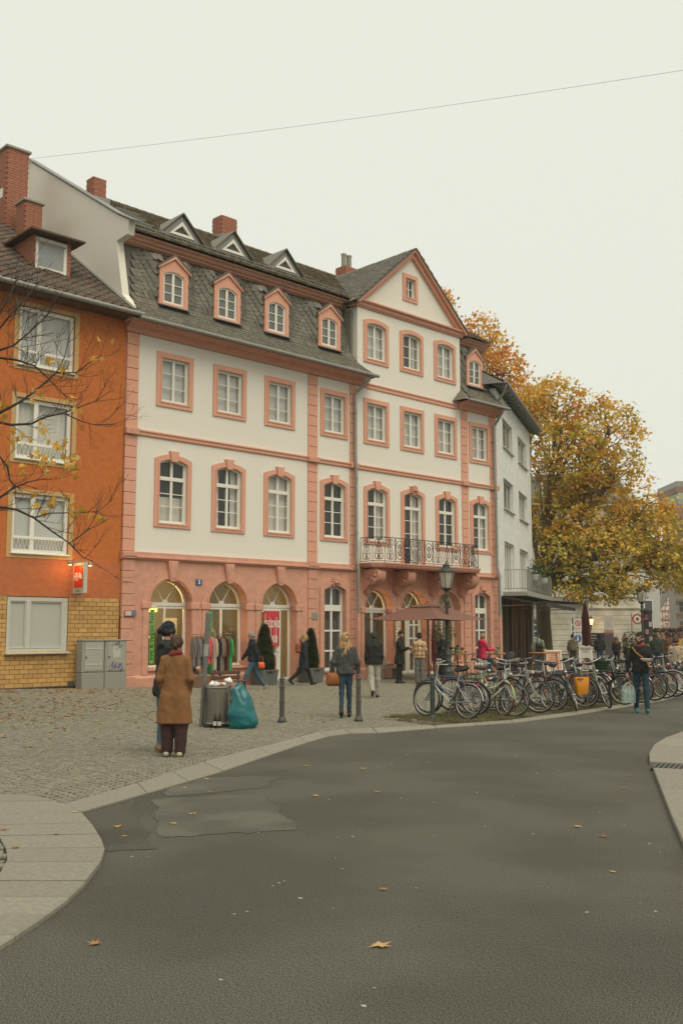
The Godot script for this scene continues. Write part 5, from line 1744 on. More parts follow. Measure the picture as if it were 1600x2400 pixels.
	for q in 7:
		b = MB.new()
		b.quad(Vector3(1.03 + q * 1.25, 0.1, -0.12), Vector3(2.12 + q * 1.25, 0.1, -0.12), Vector3(2.12 + q * 1.25, 3.1, -0.12), Vector3(1.03 + q * 1.25, 3.1, -0.12))
		part(t, "shop_pane", b, M.glass)
	var aw := node(t, "awning")
	b = MB.new()
	b.quad(Vector3(0.4, 3.12, 0.02), Vector3(0.4, 2.86, 1.9), Vector3(12.4, 2.86, 1.9), Vector3(12.4, 3.12, 0.02))
	b.quad(Vector3(0.4, 3.08, 0.02), Vector3(12.4, 3.08, 0.02), Vector3(12.4, 2.83, 1.9), Vector3(0.4, 2.83, 1.9))
	b.bx(0.4, 12.4, 2.70, 2.87, 1.88, 1.91)
	b.quad(Vector3(0.4, 3.08, 0.02), Vector3(0.4, 2.72, 1.9), Vector3(0.4, 2.87, 1.9), Vector3(0.4, 3.13, 0.02))
	part(aw, "cloth", b, mat(Color(0.022, 0.021, 0.02), 0.8, 0.2, 1.5))
	b = MB.new()
	for s in [0.6, 6.4, 12.2]: b.tube([Vector3(s, 2.75, 0.05), Vector3(s, 2.80, 1.85)], 0.02, 5)
	part(aw, "arm", b, M.zinc)
	b = MB.new()
	b.bx(3.5, 3.62, 0.5, 2.3, -0.9, -0.86)
	part(t, "light_strip", b, glow(Color(1.0, 0.45, 0.1), 0.9))
	lamp_or_fill(t, Vector3(4.2, 2.4, -2.0), Color(1.0, 0.75, 0.45), 1.2)  # added fill light without a fitting, brightens the dark ground floor
	for p in [[2.9, "leafy potted plant nearer the downpipe on the grey balcony"], [6.2, "leafy potted plant farther along the grey balcony"]]:
		var pl := thing("potted_plant", p[1], "plant", WF * at(p[0], 3.92, 1.12), "balcony plants")
		b = MB.new()
		b.lathe([[0.0, 0.0], [0.13, 0.0], [0.17, 0.25], [0.15, 0.25], [0.13, 0.2], [0.0, 0.2]], Vector3.ZERO, 10)
		part(pl, "pot", b, M.window_grey)
		leafy(pl, Vector3(0, 0.55, 0), Vector3(0.34, 0.45, 0.34), 150, 0.1, [Color(0.03, 0.075, 0.02), Color(0.05, 0.10, 0.03)])
func leafy(pl: Node, o: Vector3, r: Vector3, count: int, size: float, cols: Array, stem_to := 0.1) -> void:
	var xs := []
	var cs := []
	for q in count:
		var d := Vector3(rng.randfn(), rng.randfn(), rng.randfn()).normalized() * pow(rng.randf(), 0.4)
		xs.append(Transform3D(Basis.from_euler(Vector3(rng.randf() * TAU, rng.randf() * TAU, rng.randf() * TAU)).scaled(Vector3.ONE * size * rng.randf_range(0.7, 1.3)), o + d * r))
		cs.append(cols[0].lerp(cols[1], rng.randf()))
	tag(many(pl, "foliage", leaf_blade(), M.leaf, xs, cs), "", "", "", "stuff")
	var b := MB.new()
	for q in 4:
		var a := q * 1.6
		b.tube([Vector3(cos(a) * 0.03, stem_to, sin(a) * 0.03), o + Vector3(cos(a) * r.x * 0.5, r.y * 0.3, sin(a) * r.z * 0.5)], [0.012, 0.006], 4)
	part(pl, "stem", b, M.twig)
var _blade: ArrayMesh
func leaf_blade() -> ArrayMesh:
	if _blade: return _blade
	var b := MB.new()
	var p := [Vector3(-0.5, 0, 0), Vector3(0, 0.06, 0.22), Vector3(0.5, -0.05, 0), Vector3(0, 0.06, -0.22)]
	b.tri(p[0], p[1], p[2])
	b.tri(p[0], p[2], p[3])
	_blade = b.mesh()
	return _blade
func far_buildings() -> void:
	var b: MB
	var cx := at(14.5, 0, -80.0, 4.0)
	var t := thing("cream_house", "cream stone house with banded ground floor and slate mansard behind the plane tree", "house", cx)
	var W := 9.6
	var wins1 := []
	var wins2 := []
	for q in 6:
		var x := -8.4 + q * 3.05
		wins1.append([x, x + 1.15, 5.0, 7.0, 0.0])
		wins2.append([x, x + 1.15, 8.6, 10.4, 0.0])
	var gw := [[-8.0, -6.7, 0.6, 2.6, 0.0], [2.6, 3.5, 0.1, 2.75, 0.0], [-3.4, -2.1, 0.6, 2.6, 0.0]]
	b = MB.new()
	wall_band(b, -W, W, 0.0, 3.5, 0.0, gw, 0.25)
	wall_band(b, -W, W, 3.5, 7.9, 0.0, wins1, 0.2)
	wall_band(b, -W, W, 7.9, 11.9, 0.0, wins2, 0.2)
	b.quad(Vector3(W, 0, 0), Vector3(W, 0, -10), Vector3(W, 11.9, -10), Vector3(W, 11.9, 0))
	b.quad(Vector3(-W, 0, -10), Vector3(-W, 0, 0), Vector3(-W, 11.9, 0), Vector3(-W, 11.9, -10))
	part(t, "wall", b, M.cream)
	for q in 8:
		var y := 0.35 + q * 0.38
		var cuts := []
		for g in gw:
			if y + 0.17 > g[2] - 0.05 and y - 0.17 < g[3] + 0.05: cuts.append(g)
		cuts.sort_custom(func(a, c): return a[0] < c[0])
		var cur := -W - 0.03
		var ends := []
		for g in cuts:
			ends.append([cur, g[0] - 0.1]); cur = g[1] + 0.1
		ends.append([cur, W + 0.03])
		for e in ends:
			b = MB.new()
			b.cbox(Vector3((e[0] + e[1]) / 2, y, -0.015), Vector3(e[1] - e[0], 0.355, 0.1), 0.02)
			part(t, "stone_course", b, M.cream)
	for e in [[3.45, 0.16, 0.16], [4.35, 0.14, 0.12], [11.8, 0.3, 0.45]]:
		b = MB.new()
		b.cbox(Vector3(0, e[0], e[2] / 2), Vector3(W * 2 + 0.3, e[1], e[2]), 0.03)
		part(t, "string_course", b, M.cream)
	for g in gw: window(t, g[0], g[1], g[2], g[3], 0.0, -0.12, {"cols": 2 if g[1] - g[0] > 1 else 1, "bars": [1.0, 1.5, 2.05] if g[2] > 0.3 else [0.7, 1.2, 1.7, 2.2], "bar": 0.07, "mullion": 0.09, "frame": 0.1})
	for g in wins1 + wins2: window(t, g[0], g[1], g[2], g[3], 0.0, -0.1, {"cols": 2, "bars": [g[2] + 0.9, g[2] + 1.35], "bar": 0.07, "mullion": 0.1, "frame": 0.1})
	b = MB.new()
	b.quad(Vector3(-W, 0, -5), Vector3(W, 0, -5), Vector3(W, 11.9, -5), Vector3(-W, 11.9, -5))
	for y in [3.6, 7.7, 11.6]: b.bx(-W + 0.1, W - 0.1, y - 0.1, y, -5, -0.3)
	part(t, "interior", b, M.room)
	b = MB.new()
	var r0 := [Vector3(-W - 0.5, 11.95, 0.55), Vector3(W + 0.5, 11.95, 0.55), Vector3(W + 0.5, 11.95, -10.5), Vector3(-W - 0.5, 11.95, -10.5)]
	var r1 := [Vector3(-W + 0.6, 12.6, -0.6), Vector3(W - 0.6, 12.6, -0.6), Vector3(W - 0.6, 12.6, -9.4), Vector3(-W + 0.6, 12.6, -9.4)]
	var r2 := [Vector3(-W + 1.0, 14.3, -1.2), Vector3(W - 1.0, 14.3, -1.2), Vector3(W - 1.0, 14.3, -8.6), Vector3(-W + 1.0, 14.3, -8.6)]
	for k in 4:
		b._orient(r0[k], r0[(k + 1) % 4], r1[(k + 1) % 4], r1[k], Vector3(0, 9, -5))
		b._orient(r1[k], r1[(k + 1) % 4], r2[(k + 1) % 4], r2[k], Vector3(0, 9, -5))
	b.quad(r2[0], r2[1], r2[2], r2[3])
	part(t, "roof", b, M.slate[0])
	for x in [2.5, 6.3]:
		var d := node(t, "dormer")
		b = MB.new()
		b.bx(x - 0.7, x + 0.7, 12.5, 14.2, -1.8, -0.65)
		part(d, "body", b, M.cream)
		b = MB.new()
		b.cbox(Vector3(x, 14.25, -1.2), Vector3(1.8, 0.14, 1.5), 0.02)
		part(d, "roof", b, M.slate[1])
		b = MB.new()
		b.bx(x - 0.45, x + 0.45, 12.8, 13.9, -0.66, -0.63)
		part(d, "pane", b, mat(Color(0.05, 0.055, 0.055), 0.15))
	t = thing("stone_annexe", "low cream stone annexe with small paned windows beside the trunk", "building", at(13.6, 0, -70.5, 6.0))
	b = MB.new()
	var aw := [[-1.55, 0.25, 0.75, 2.55, 0.0], [2.6, 3.6, 0.75, 2.55, 0.0]]
	wall_band(b, -6.0, 3.9, 0.0, 3.5, 0.0, aw, 0.22)
	b.quad(Vector3(3.9, 0, 0), Vector3(3.9, 0, -6), Vector3(3.9, 3.5, -6), Vector3(3.9, 3.5, 0))
	part(t, "wall", b, M.cream)
	for q in 8:
		var y := 0.35 + q * 0.38
		var cur := -6.02
		var ends := []
		for g in aw:
			if y + 0.17 > g[2] - 0.05 and y - 0.17 < g[3] + 0.05:
				ends.append([cur, g[0] - 0.12]); cur = g[1] + 0.12
		ends.append([cur, 3.93])
		for e in ends:
			b = MB.new()
			b.cbox(Vector3((e[0] + e[1]) / 2, y, -0.015), Vector3(e[1] - e[0], 0.355, 0.1), 0.02)
			part(t, "stone_course", b, M.cream)
	for g in aw: window(t, g[0], g[1], g[2], g[3], 0.0, -0.1, {"cols": 3, "bars": [1.15, 1.6, 2.05], "bar": 0.07, "mullion": 0.07, "frame": 0.1})
	b = MB.new()
	b.quad(Vector3(-6, 0, -4), Vector3(3.9, 0, -4), Vector3(3.9, 3.5, -4), Vector3(-6, 3.5, -4))
	part(t, "interior", b, M.room)
	b = MB.new()
	b.prism(PackedVector2Array([Vector2(-6.4, 4.2), Vector2(-6.4, 4.4), Vector2(4.3, 3.75), Vector2(4.3, 3.55)]), -6.2, 0.5)
	part(t, "roof", b, M.lead)
	var rows := [
		["pale_house", "narrow pale grey house right behind the far street lamp", 42.5, -142.0, 2.6, 13.0, Color(0.50, 0.49, 0.45), 4.5],
		["grey_roof_house", "grey slate roofed house filling the end of the street", 82.5, -262.0, 7.5, 15.0, Color(0.40, 0.39, 0.36), 7.0],
		["plain_house", "plain beige house behind the scaffolded one", 103.0, -268.0, 11.0, 19.0, Color(0.45, 0.42, 0.36), 5.0]]
	for r in rows:
		t = thing(r[0], r[1], "house", at(r[2], 0, r[3], -10.0))
		var hw: float = r[4]
		var wl := []
		for fl in int(r[5] / 3.2):
			for k in maxi(1, int(hw / 1.3)):
				var x := -hw + 0.8 + k * 2.3
				if x + 1.0 < hw: wl.append([x, x + 1.0, 1.0 + fl * 3.1, 2.6 + fl * 3.1, 0.0])
		b = MB.new()
		b.bx(-hw, hw, 0, r[5], -10, 0)
		part(t, "wall", b, mat(r[6], 0.9, 0.08, 0.3))
		for g in wl:
			var wn := node(t, "window")
			b = MB.new()
			b.ring(opening(g[0] - 0.1, g[1] + 0.1, g[2] - 0.1, g[3] + 0.1, 0), opening(g[0], g[1], g[2], g[3], 0), 0.0, 0.08)
			part(wn, "frame", b, M.window_white)
			b = MB.new()
			b.bx(g[0], g[1], g[2], g[3], 0.0, 0.03)
			part(wn, "pane", b, mat(Color(0.06, 0.065, 0.065), 0.2))
		b = MB.new()
		b.prism(PackedVector2Array([Vector2(-hw - 0.4, r[5]), Vector2(hw + 0.4, r[5]), Vector2(0, r[5] + r[7])]), -10.3, 0.4)
		part(t, "roof", b, M.slate[4])
	_half_timbered()
	_scaffold_house()
	t = thing("sandstone_tower", "red sandstone church tower with pale green copper band at the right edge", "tower", at(78.3, 0, -230.0, 0.0))
	var stone := mat(Color(0.23, 0.12, 0.09), 0.9, 0.2, 0.2, 0.3)
	b = MB.new()
	b.bx(0.6, 14.0, 0.0, 27.5, -14, 0)
	part(t, "shaft", b, stone)
	for q in 20:
		b = MB.new()
		b.cbox(Vector3(0.9, 0.7 + q * 1.34, -0.3), Vector3(1.4, 1.2, 1.2), 0.06)
		part(t, "quoin", b, M.red_brick2)
	for lv in [["cornice", -0.6, 27.5, 30.4, stone], ["frieze", -0.1, 30.4, 31.6, M.concrete], ["copper_band", 0.0, 31.6, 33.2, mat(Color(0.32, 0.40, 0.27), 0.7, 0.1, 0.5)], ["parapet", -0.3, 33.2, 34.6, stone], ["roof", -0.3, 34.6, 36.0, M.lead]]:
		b = MB.new()
		b.cbox(Vector3(lv[1] + 7.0, (lv[2] + lv[3]) / 2, -7.0), Vector3(14.0, lv[3] - lv[2], 14.0), 0.08)
		part(t, lv[0], b, lv[4])
func _half_timbered() -> void:
	var t := thing("half_timbered_house", "red and white half timbered gable house far down the street", "house", at(72.4, 0, -222.0, -8.0) * Transform3D(Basis().scaled(Vector3(0.52, 0.58, 0.6)), Vector3.ZERO))
	var b := MB.new()
	b.prism(PackedVector2Array([Vector2(-3.6, 0), Vector2(3.6, 0), Vector2(3.6, 9.8), Vector2(0.9, 16.5), Vector2(-3.6, 9.8)]), -10, 0)
	part(t, "wall", b, mat(Color(0.72, 0.62, 0.55), 0.9, 0.05, 0.4))
	var red := mat(Color(0.30, 0.055, 0.045), 0.85, 0.15, 0.6)
	var beams := []
	for y in [3.3, 6.0, 6.4, 9.4, 9.9]: beams.append([Vector2(-3.6, y), Vector2(3.6, y)])
	for q in 7:
		var x := -3.6 + q * 1.2
		beams.append([Vector2(x, 3.3), Vector2(x, 9.9)])
	for q in 6:
		var x := -3.6 + q * 1.2
		beams.append([Vector2(x, 3.4), Vector2(x + 1.2, 4.5)])
		beams.append([Vector2(x + 1.2, 6.5), Vector2(x, 7.4)])
	for e in [[Vector2(-3.6, 9.8), Vector2(0.9, 16.4)], [Vector2(3.6, 9.8), Vector2(0.9, 16.4)], [Vector2(-2.2, 11.9), Vector2(2.8, 11.9)], [Vector2(-1.0, 13.8), Vector2(2.0, 13.8)], [Vector2(-1.4, 9.9), Vector2(-0.4, 13.8)], [Vector2(1.2, 9.9), Vector2(1.2, 14)], [Vector2(2.6, 9.9), Vector2(1.7, 13.6)]]: beams.append(e)
	for e in beams:
		var a: Vector2 = e[0]
		var c: Vector2 = e[1]
		b = MB.new()
		var an := (c - a).angle()
		b.box(Vector3((a.x + c.x) / 2, (a.y + c.y) / 2, 0.05), Vector3(a.distance_to(c), 0.24, 0.14), Basis(Vector3(0, 0, 1), an))
		part(t, "timber", b, red)
	for y in [4.7, 7.5]:
		for x in [-0.9, 1.4]:
			var wn := node(t, "window")
			b = MB.new()
			b.ring(opening(x - 0.75, x + 0.75, y - 0.75, y + 0.75, 0), opening(x - 0.6, x + 0.6, y - 0.6, y + 0.6, 0), 0.05, 0.2)
			b.box(Vector3(x, y, 0.12), Vector3(0.12, 1.2, 0.1))
			part(wn, "frame", b, M.window_white)
			b = MB.new()
			b.bx(x - 0.6, x + 0.6, y - 0.6, y + 0.6, 0.05, 0.08)
			part(wn, "pane", b, mat(Color(0.1, 0.1, 0.1), 0.2))
	b = MB.new()
	b.prism(opening(-0.2, 1.9, 0.0, 1.6, 0.9), 0.0, 0.06)
	part(t, "gateway", b, M.black)
	b = MB.new()
	b.prism(PackedVector2Array([Vector2(-4.2, 9.3), Vector2(-3.9, 9.3), Vector2(0.9, 16.5), Vector2(0.9, 17.0)]), -10.4, 0.5)
	b.prism(PackedVector2Array([Vector2(4.2, 9.3), Vector2(3.9, 9.3), Vector2(0.9, 16.5), Vector2(0.9, 17.0)]), -10.4, 0.5)
	part(t, "roof", b, M.slate[1])
func _scaffold_house() -> void:
	var t := thing("scaffolded_house", "grey house wrapped in scaffolding at the right end of the street", "house", at(61.4, 0, -176.0, -12.0))
	var b := MB.new()
	b.bx(-2.6, 8, 0, 15.5, -10, 0)
	part(t, "wall", b, mat(Color(0.30, 0.27, 0.235), 0.9, 0.2, 0.3))
	for q in 6:
		for r in 4:
			b = MB.new()
			b.bx(-1.9 + q * 1.7, -1.0 + q * 1.7, 1.2 + r * 3.4, 3.0 + r * 3.4, 0.0, 0.05)
			part(t, "window", b, mat(Color(0.07, 0.07, 0.065), 0.3) if q == 0 and r == 0 else M.black)
	for q in 6:
		b = MB.new()
		b.tube([Vector3(-2.7 + q * 2.0, 0, 1.0), Vector3(-2.7 + q * 2.0, 15, 1.0)], 0.06, 5)
		part(t, "scaffold_pole", b, M.zinc)
	for r in 6:
		b = MB.new()
		b.box(Vector3(2.3, 2.3 + r * 2.3, 0.7), Vector3(10.4, 0.12, 0.9))
		part(t, "scaffold_board", b, M.wood)
		b = MB.new()
		b.tube([Vector3(-2.8, 3.3 + r * 2.3, 1.1), Vector3(7.8, 3.3 + r * 2.3, 1.1)], 0.04, 4)
		part(t, "scaffold_rail", b, M.zinc)
func clump_mesh(sd: int, k: int, spread: float, size: float) -> ArrayMesh:
	var r := RandomNumberGenerator.new()
	r.seed = sd
	var b := MB.new()
	b.colored = true
	for q in k:
		var o := Vector3(r.randfn(), r.randfn() * 0.8, r.randfn()) * spread * 0.55
		var bs := Basis.from_euler(Vector3(r.randf_range(-1.0, 1.0), r.randf() * TAU, r.randf_range(-0.9, 0.9)))
		var s := size * r.randf_range(0.65, 1.25)
		var t := r.randf_range(0.75, 1.2)
		b.col = Color(t, t * r.randf_range(0.92, 1.05), t)
		var pts := [Vector3(-0.5, 0, 0), Vector3(-0.12, 0.03, 0.42), Vector3(0.05, 0.0, 0.2), Vector3(0.5, -0.1, 0.08), Vector3(0.1, 0.0, -0.16), Vector3(-0.1, 0.05, -0.45)]
		for p in range(1, 5): b.tri(o + bs * (pts[0] * s), o + bs * (pts[p] * s), o + bs * (pts[p + 1] * s))
	return b.mesh()
func tree(called: String, label: String, base: Vector3, fork: float, r0: float, lobes: Array, per_m3: float, size: float, pal: Array, sd: int) -> Node3D:
	var r := RandomNumberGenerator.new()
	r.seed = sd
	var t := thing(called, label, "tree", Transform3D(Basis(), base))
	var b := MB.new()
	b.tube([Vector3(0, -0.1, 0), Vector3(0.02, 0.5, 0), Vector3(-0.04, fork * 0.55, 0.03), Vector3(0, fork, 0)], [r0 * 1.35, r0 * 1.05, r0 * 0.92, r0 * 0.95], 12)
	part(t, "trunk", b, M.bark)
	var tw := MB.new()
	var f := FastNoiseLite.new()
	f.seed = sd
	f.frequency = 0.42
	var kinds := []
	for q in 3: kinds.append(clump_mesh(sd * 10 + q, 8, 0.34, size))
	var xs := [[], [], []]
	var cs := [[], [], []]
	for lb in lobes:
		var c: Vector3 = lb[0] - base
		var rad: Vector3 = lb[1]
		var tone: float = lb[2]
		var dens: float = lb[3] if lb.size() > 3 else 1.0
		var bend := Vector3(r.randf_range(-0.5, 0.5), 0.4, r.randf_range(-0.5, 0.5))
		var pts := []
		for q in 8:
			var g := q / 7.0
			pts.append(Vector3(0, fork * 0.92, 0).lerp(c, g) + bend * sin(g * PI) + Vector3(r.randf_range(-0.12, 0.12), r.randf_range(-0.1, 0.1), r.randf_range(-0.12, 0.12)) * g)
		var lr := []
		for q in 8: lr.append(lerpf(r0 * 0.42, 0.05, pow(q / 7.0, 0.7)))
		b = MB.new()
		b.tube(pts, lr, 7)
		part(t, "limb", b, M.bark)
		for q in 26:
			var s: Vector3 = pts[3 + r.randi() % 5]
			var d := Vector3(r.randfn(), r.randfn() * 0.9 + 0.2, r.randfn()).normalized() * r.randf_range(0.5, 0.98)
			var e := c + d * rad
			var m := (s + e) / 2 + Vector3(r.randf_range(-0.3, 0.3), r.randf_range(0.0, 0.4), r.randf_range(-0.3, 0.3))
			tw.tube([s, (s + m) / 2, m, (m + e) / 2 + Vector3(0, 0.08, 0), e], [0.05, 0.04, 0.03, 0.02, 0.008], 4, false)
		var cnt := int(per_m3 * dens * 4.19 * rad.x * rad.y * rad.z)
		for q in cnt:
			var d := Vector3(r.randfn(), r.randfn(), r.randfn()).normalized() * pow(r.randf(), 0.26)
			var p := c + d * rad * (1.0 + 0.28 * f.get_noise_3dv(d * 4.0 + c))
			if f.get_noise_3dv(p * 2.6 + base) < -0.02: continue
			var kind := r.randi() % 3
			xs[kind].append(Transform3D(Basis.from_euler(Vector3(r.randf_range(-0.6, 0.6), r.randf() * TAU, r.randf_range(-0.6, 0.6))).scaled(Vector3.ONE * r.randf_range(0.8, 1.3)), p))
			var k := clampf(tone + r.randfn() * 0.22 + 0.35 * f.get_noise_3dv(p * 1.1), 0.0, 0.999) * (pal.size() - 1)
			cs[kind].append(pal[int(k)].lerp(pal[int(k) + 1], k - int(k)))
	tag(part(t, "twigs", tw, M.bark), "", "", "", "stuff")
	for q in 3: tag(many(t, "crown", kinds[q], M.leaf, xs[q], cs[q]), "", "", "", "stuff")
	return t
const LIMBS := [
	[Vector3(-4.65, 5.56, -13.2), Vector3(-4.5, 5.66, -13.32), Vector3(-4.34, 5.87, -13.44), Vector3(-4.17, 6.11, -13.56), Vector3(-4.02, 6.37, -13.68)],
	[Vector3(-4.4, 4.56, -12.6), Vector3(-4.22, 4.71, -12.72), Vector3(-4.07, 4.87, -12.84), Vector3(-3.93, 5.06, -12.96), Vector3(-3.83, 5.22, -13.08), Vector3(-3.76, 5.46, -13.2), Vector3(-3.74, 5.79, -13.32)],
	[Vector3(-3.83, 5.22, -13.08), Vector3(-3.52, 5.18, -12.95), Vector3(-3.39, 5.29, -12.94), Vector3(-3.23, 5.45, -13.06)],
	[Vector3(-4.54, 4.52, -13.0), Vector3(-4.42, 4.51, -13.12), Vector3(-4.19, 4.55, -13.24), Vector3(-4.03, 4.67, -13.36), Vector3(-3.83, 4.75, -13.48), Vector3(-3.62, 4.87, -13.6), Vector3(-3.44, 4.98, -13.72), Vector3(-3.31, 5.13, -13.84)],
	[Vector3(-3.83, 4.75, -13.48), Vector3(-3.55, 4.61, -13.35), Vector3(-3.39, 4.56, -13.34), Vector3(-3.1, 4.58, -13.46)],
	[Vector3(-4.25, 3.3, -12.3), Vector3(-4.07, 3.28, -12.42), Vector3(-3.89, 3.19, -12.54), Vector3(-3.69, 3.03, -12.66), Vector3(-3.5, 2.89, -12.78), Vector3(-3.41, 2.98, -12.9), Vector3(-3.3, 3.11, -13.02)],
	[Vector3(-3.5, 2.89, -12.78), Vector3(-3.27, 2.69, -12.6), Vector3(-3.11, 2.64, -12.44)],
	[Vector3(-3.89, 3.19, -12.54), Vector3(-3.73, 3.26, -12.62), Vector3(-3.43, 3.28, -12.74), Vector3(-3.16, 3.31, -12.86), Vector3(-2.99, 3.5, -12.98)],
	[Vector3(-4.71, 5.51, -13.4), Vector3(-4.51, 5.51, -13.52), Vector3(-4.3, 5.46, -13.64), Vector3(-4.17, 5.34, -13.76), Vector3(-4.0, 5.16, -13.88), Vector3(-3.9, 5.05, -14.0)],
	[Vector3(-4.43, 3.48, -12.8), Vector3(-4.29, 3.63, -12.92), Vector3(-4.12, 3.73, -13.04), Vector3(-3.94, 3.79, -13.16)],
	[Vector3(-4.17, 3.89, -12.0), Vector3(-4.11, 3.78, -12.12), Vector3(-4.11, 3.62, -12.24), Vector3(-3.99, 3.5, -12.36)],
	[Vector3(-4.69, 5.9, -13.3), Vector3(-4.55, 6.18, -13.42), Vector3(-4.42, 6.42, -13.54), Vector3(-4.3, 6.67, -13.66)],
	[Vector3(-4.56, 5.98, -12.9), Vector3(-4.47, 6.28, -13.02), Vector3(-4.43, 6.52, -13.14)]]
const TUFTS := [Vector2(-3.89, 5.29), Vector2(-3.93, 5.34), Vector2(-3.7, 5.24), Vector2(-3.75, 5.23), Vector2(-4.03, 4.93), Vector2(-3.66, 4.85), Vector2(-3.98, 4.79), Vector2(-3.86, 4.36), Vector2(-3.79, 4.27), Vector2(-3.7, 4.21), Vector2(-3.61, 4.16), Vector2(-3.67, 4.09), Vector2(-3.77, 4.16), Vector2(-3.57, 3.94), Vector2(-3.51, 4.0), Vector2(-3.44, 3.94), Vector2(-3.75, 3.94), Vector2(-4.04, 4.1), Vector2(-3.96, 4.03), Vector2(-3.84, 4.03), Vector2(-4.21, 3.86), Vector2(-3.69, 3.81), Vector2(-3.52, 3.77), Vector2(-3.87, 3.42), Vector2(-3.72, 3.45), Vector2(-3.59, 3.51), Vector2(-3.61, 3.36), Vector2(-3.4, 3.3), Vector2(-3.38, 3.23), Vector2(-3.89, 3.35), Vector2(-3.9, 4.38), Vector2(-3.55, 3.91), Vector2(-3.48, 3.92), Vector2(-4.37, 4.36), Vector2(-4.39, 4.29), Vector2(-4.35, 4.65), Vector2(-3.39, 3.94), Vector2(-4.09, 4.27), Vector2(-3.38, 4.65), Vector2(-3.14, 5.59), Vector2(-3.18, 5.35), Vector2(-3.15, 3.24), Vector2(-4.42, 4.67), Vector2(-4.4, 4.55)]
func twig(b: MB, o: Vector3, d: Vector3, l: float, r: float, level: int, g: RandomNumberGenerator) -> void:
	var pts := [o]
	var p := o
	var dir := d
	for q in 4:
		dir = (dir + Vector3(g.randf_range(-0.25, 0.25), g.randf_range(-0.12, 0.25), g.randf_range(-0.25, 0.25))).normalized()
		p += dir * l / 4
		pts.append(p)
	b.tube(pts, [r, r * 0.85, r * 0.7, r * 0.5, r * 0.3], 4, false)
	if level > 0:
		for q in 3 if level > 1 else 2:
			var k := 1 + g.randi() % 3
			var dd := (dir + Vector3(g.randf_range(-1, 1), g.randf_range(-0.5, 0.9), g.randf_range(-1, 1)) * 0.8).normalized()
			twig(b, pts[k], dd, l * g.randf_range(0.45, 0.75), r * 0.6, level - 1, g)
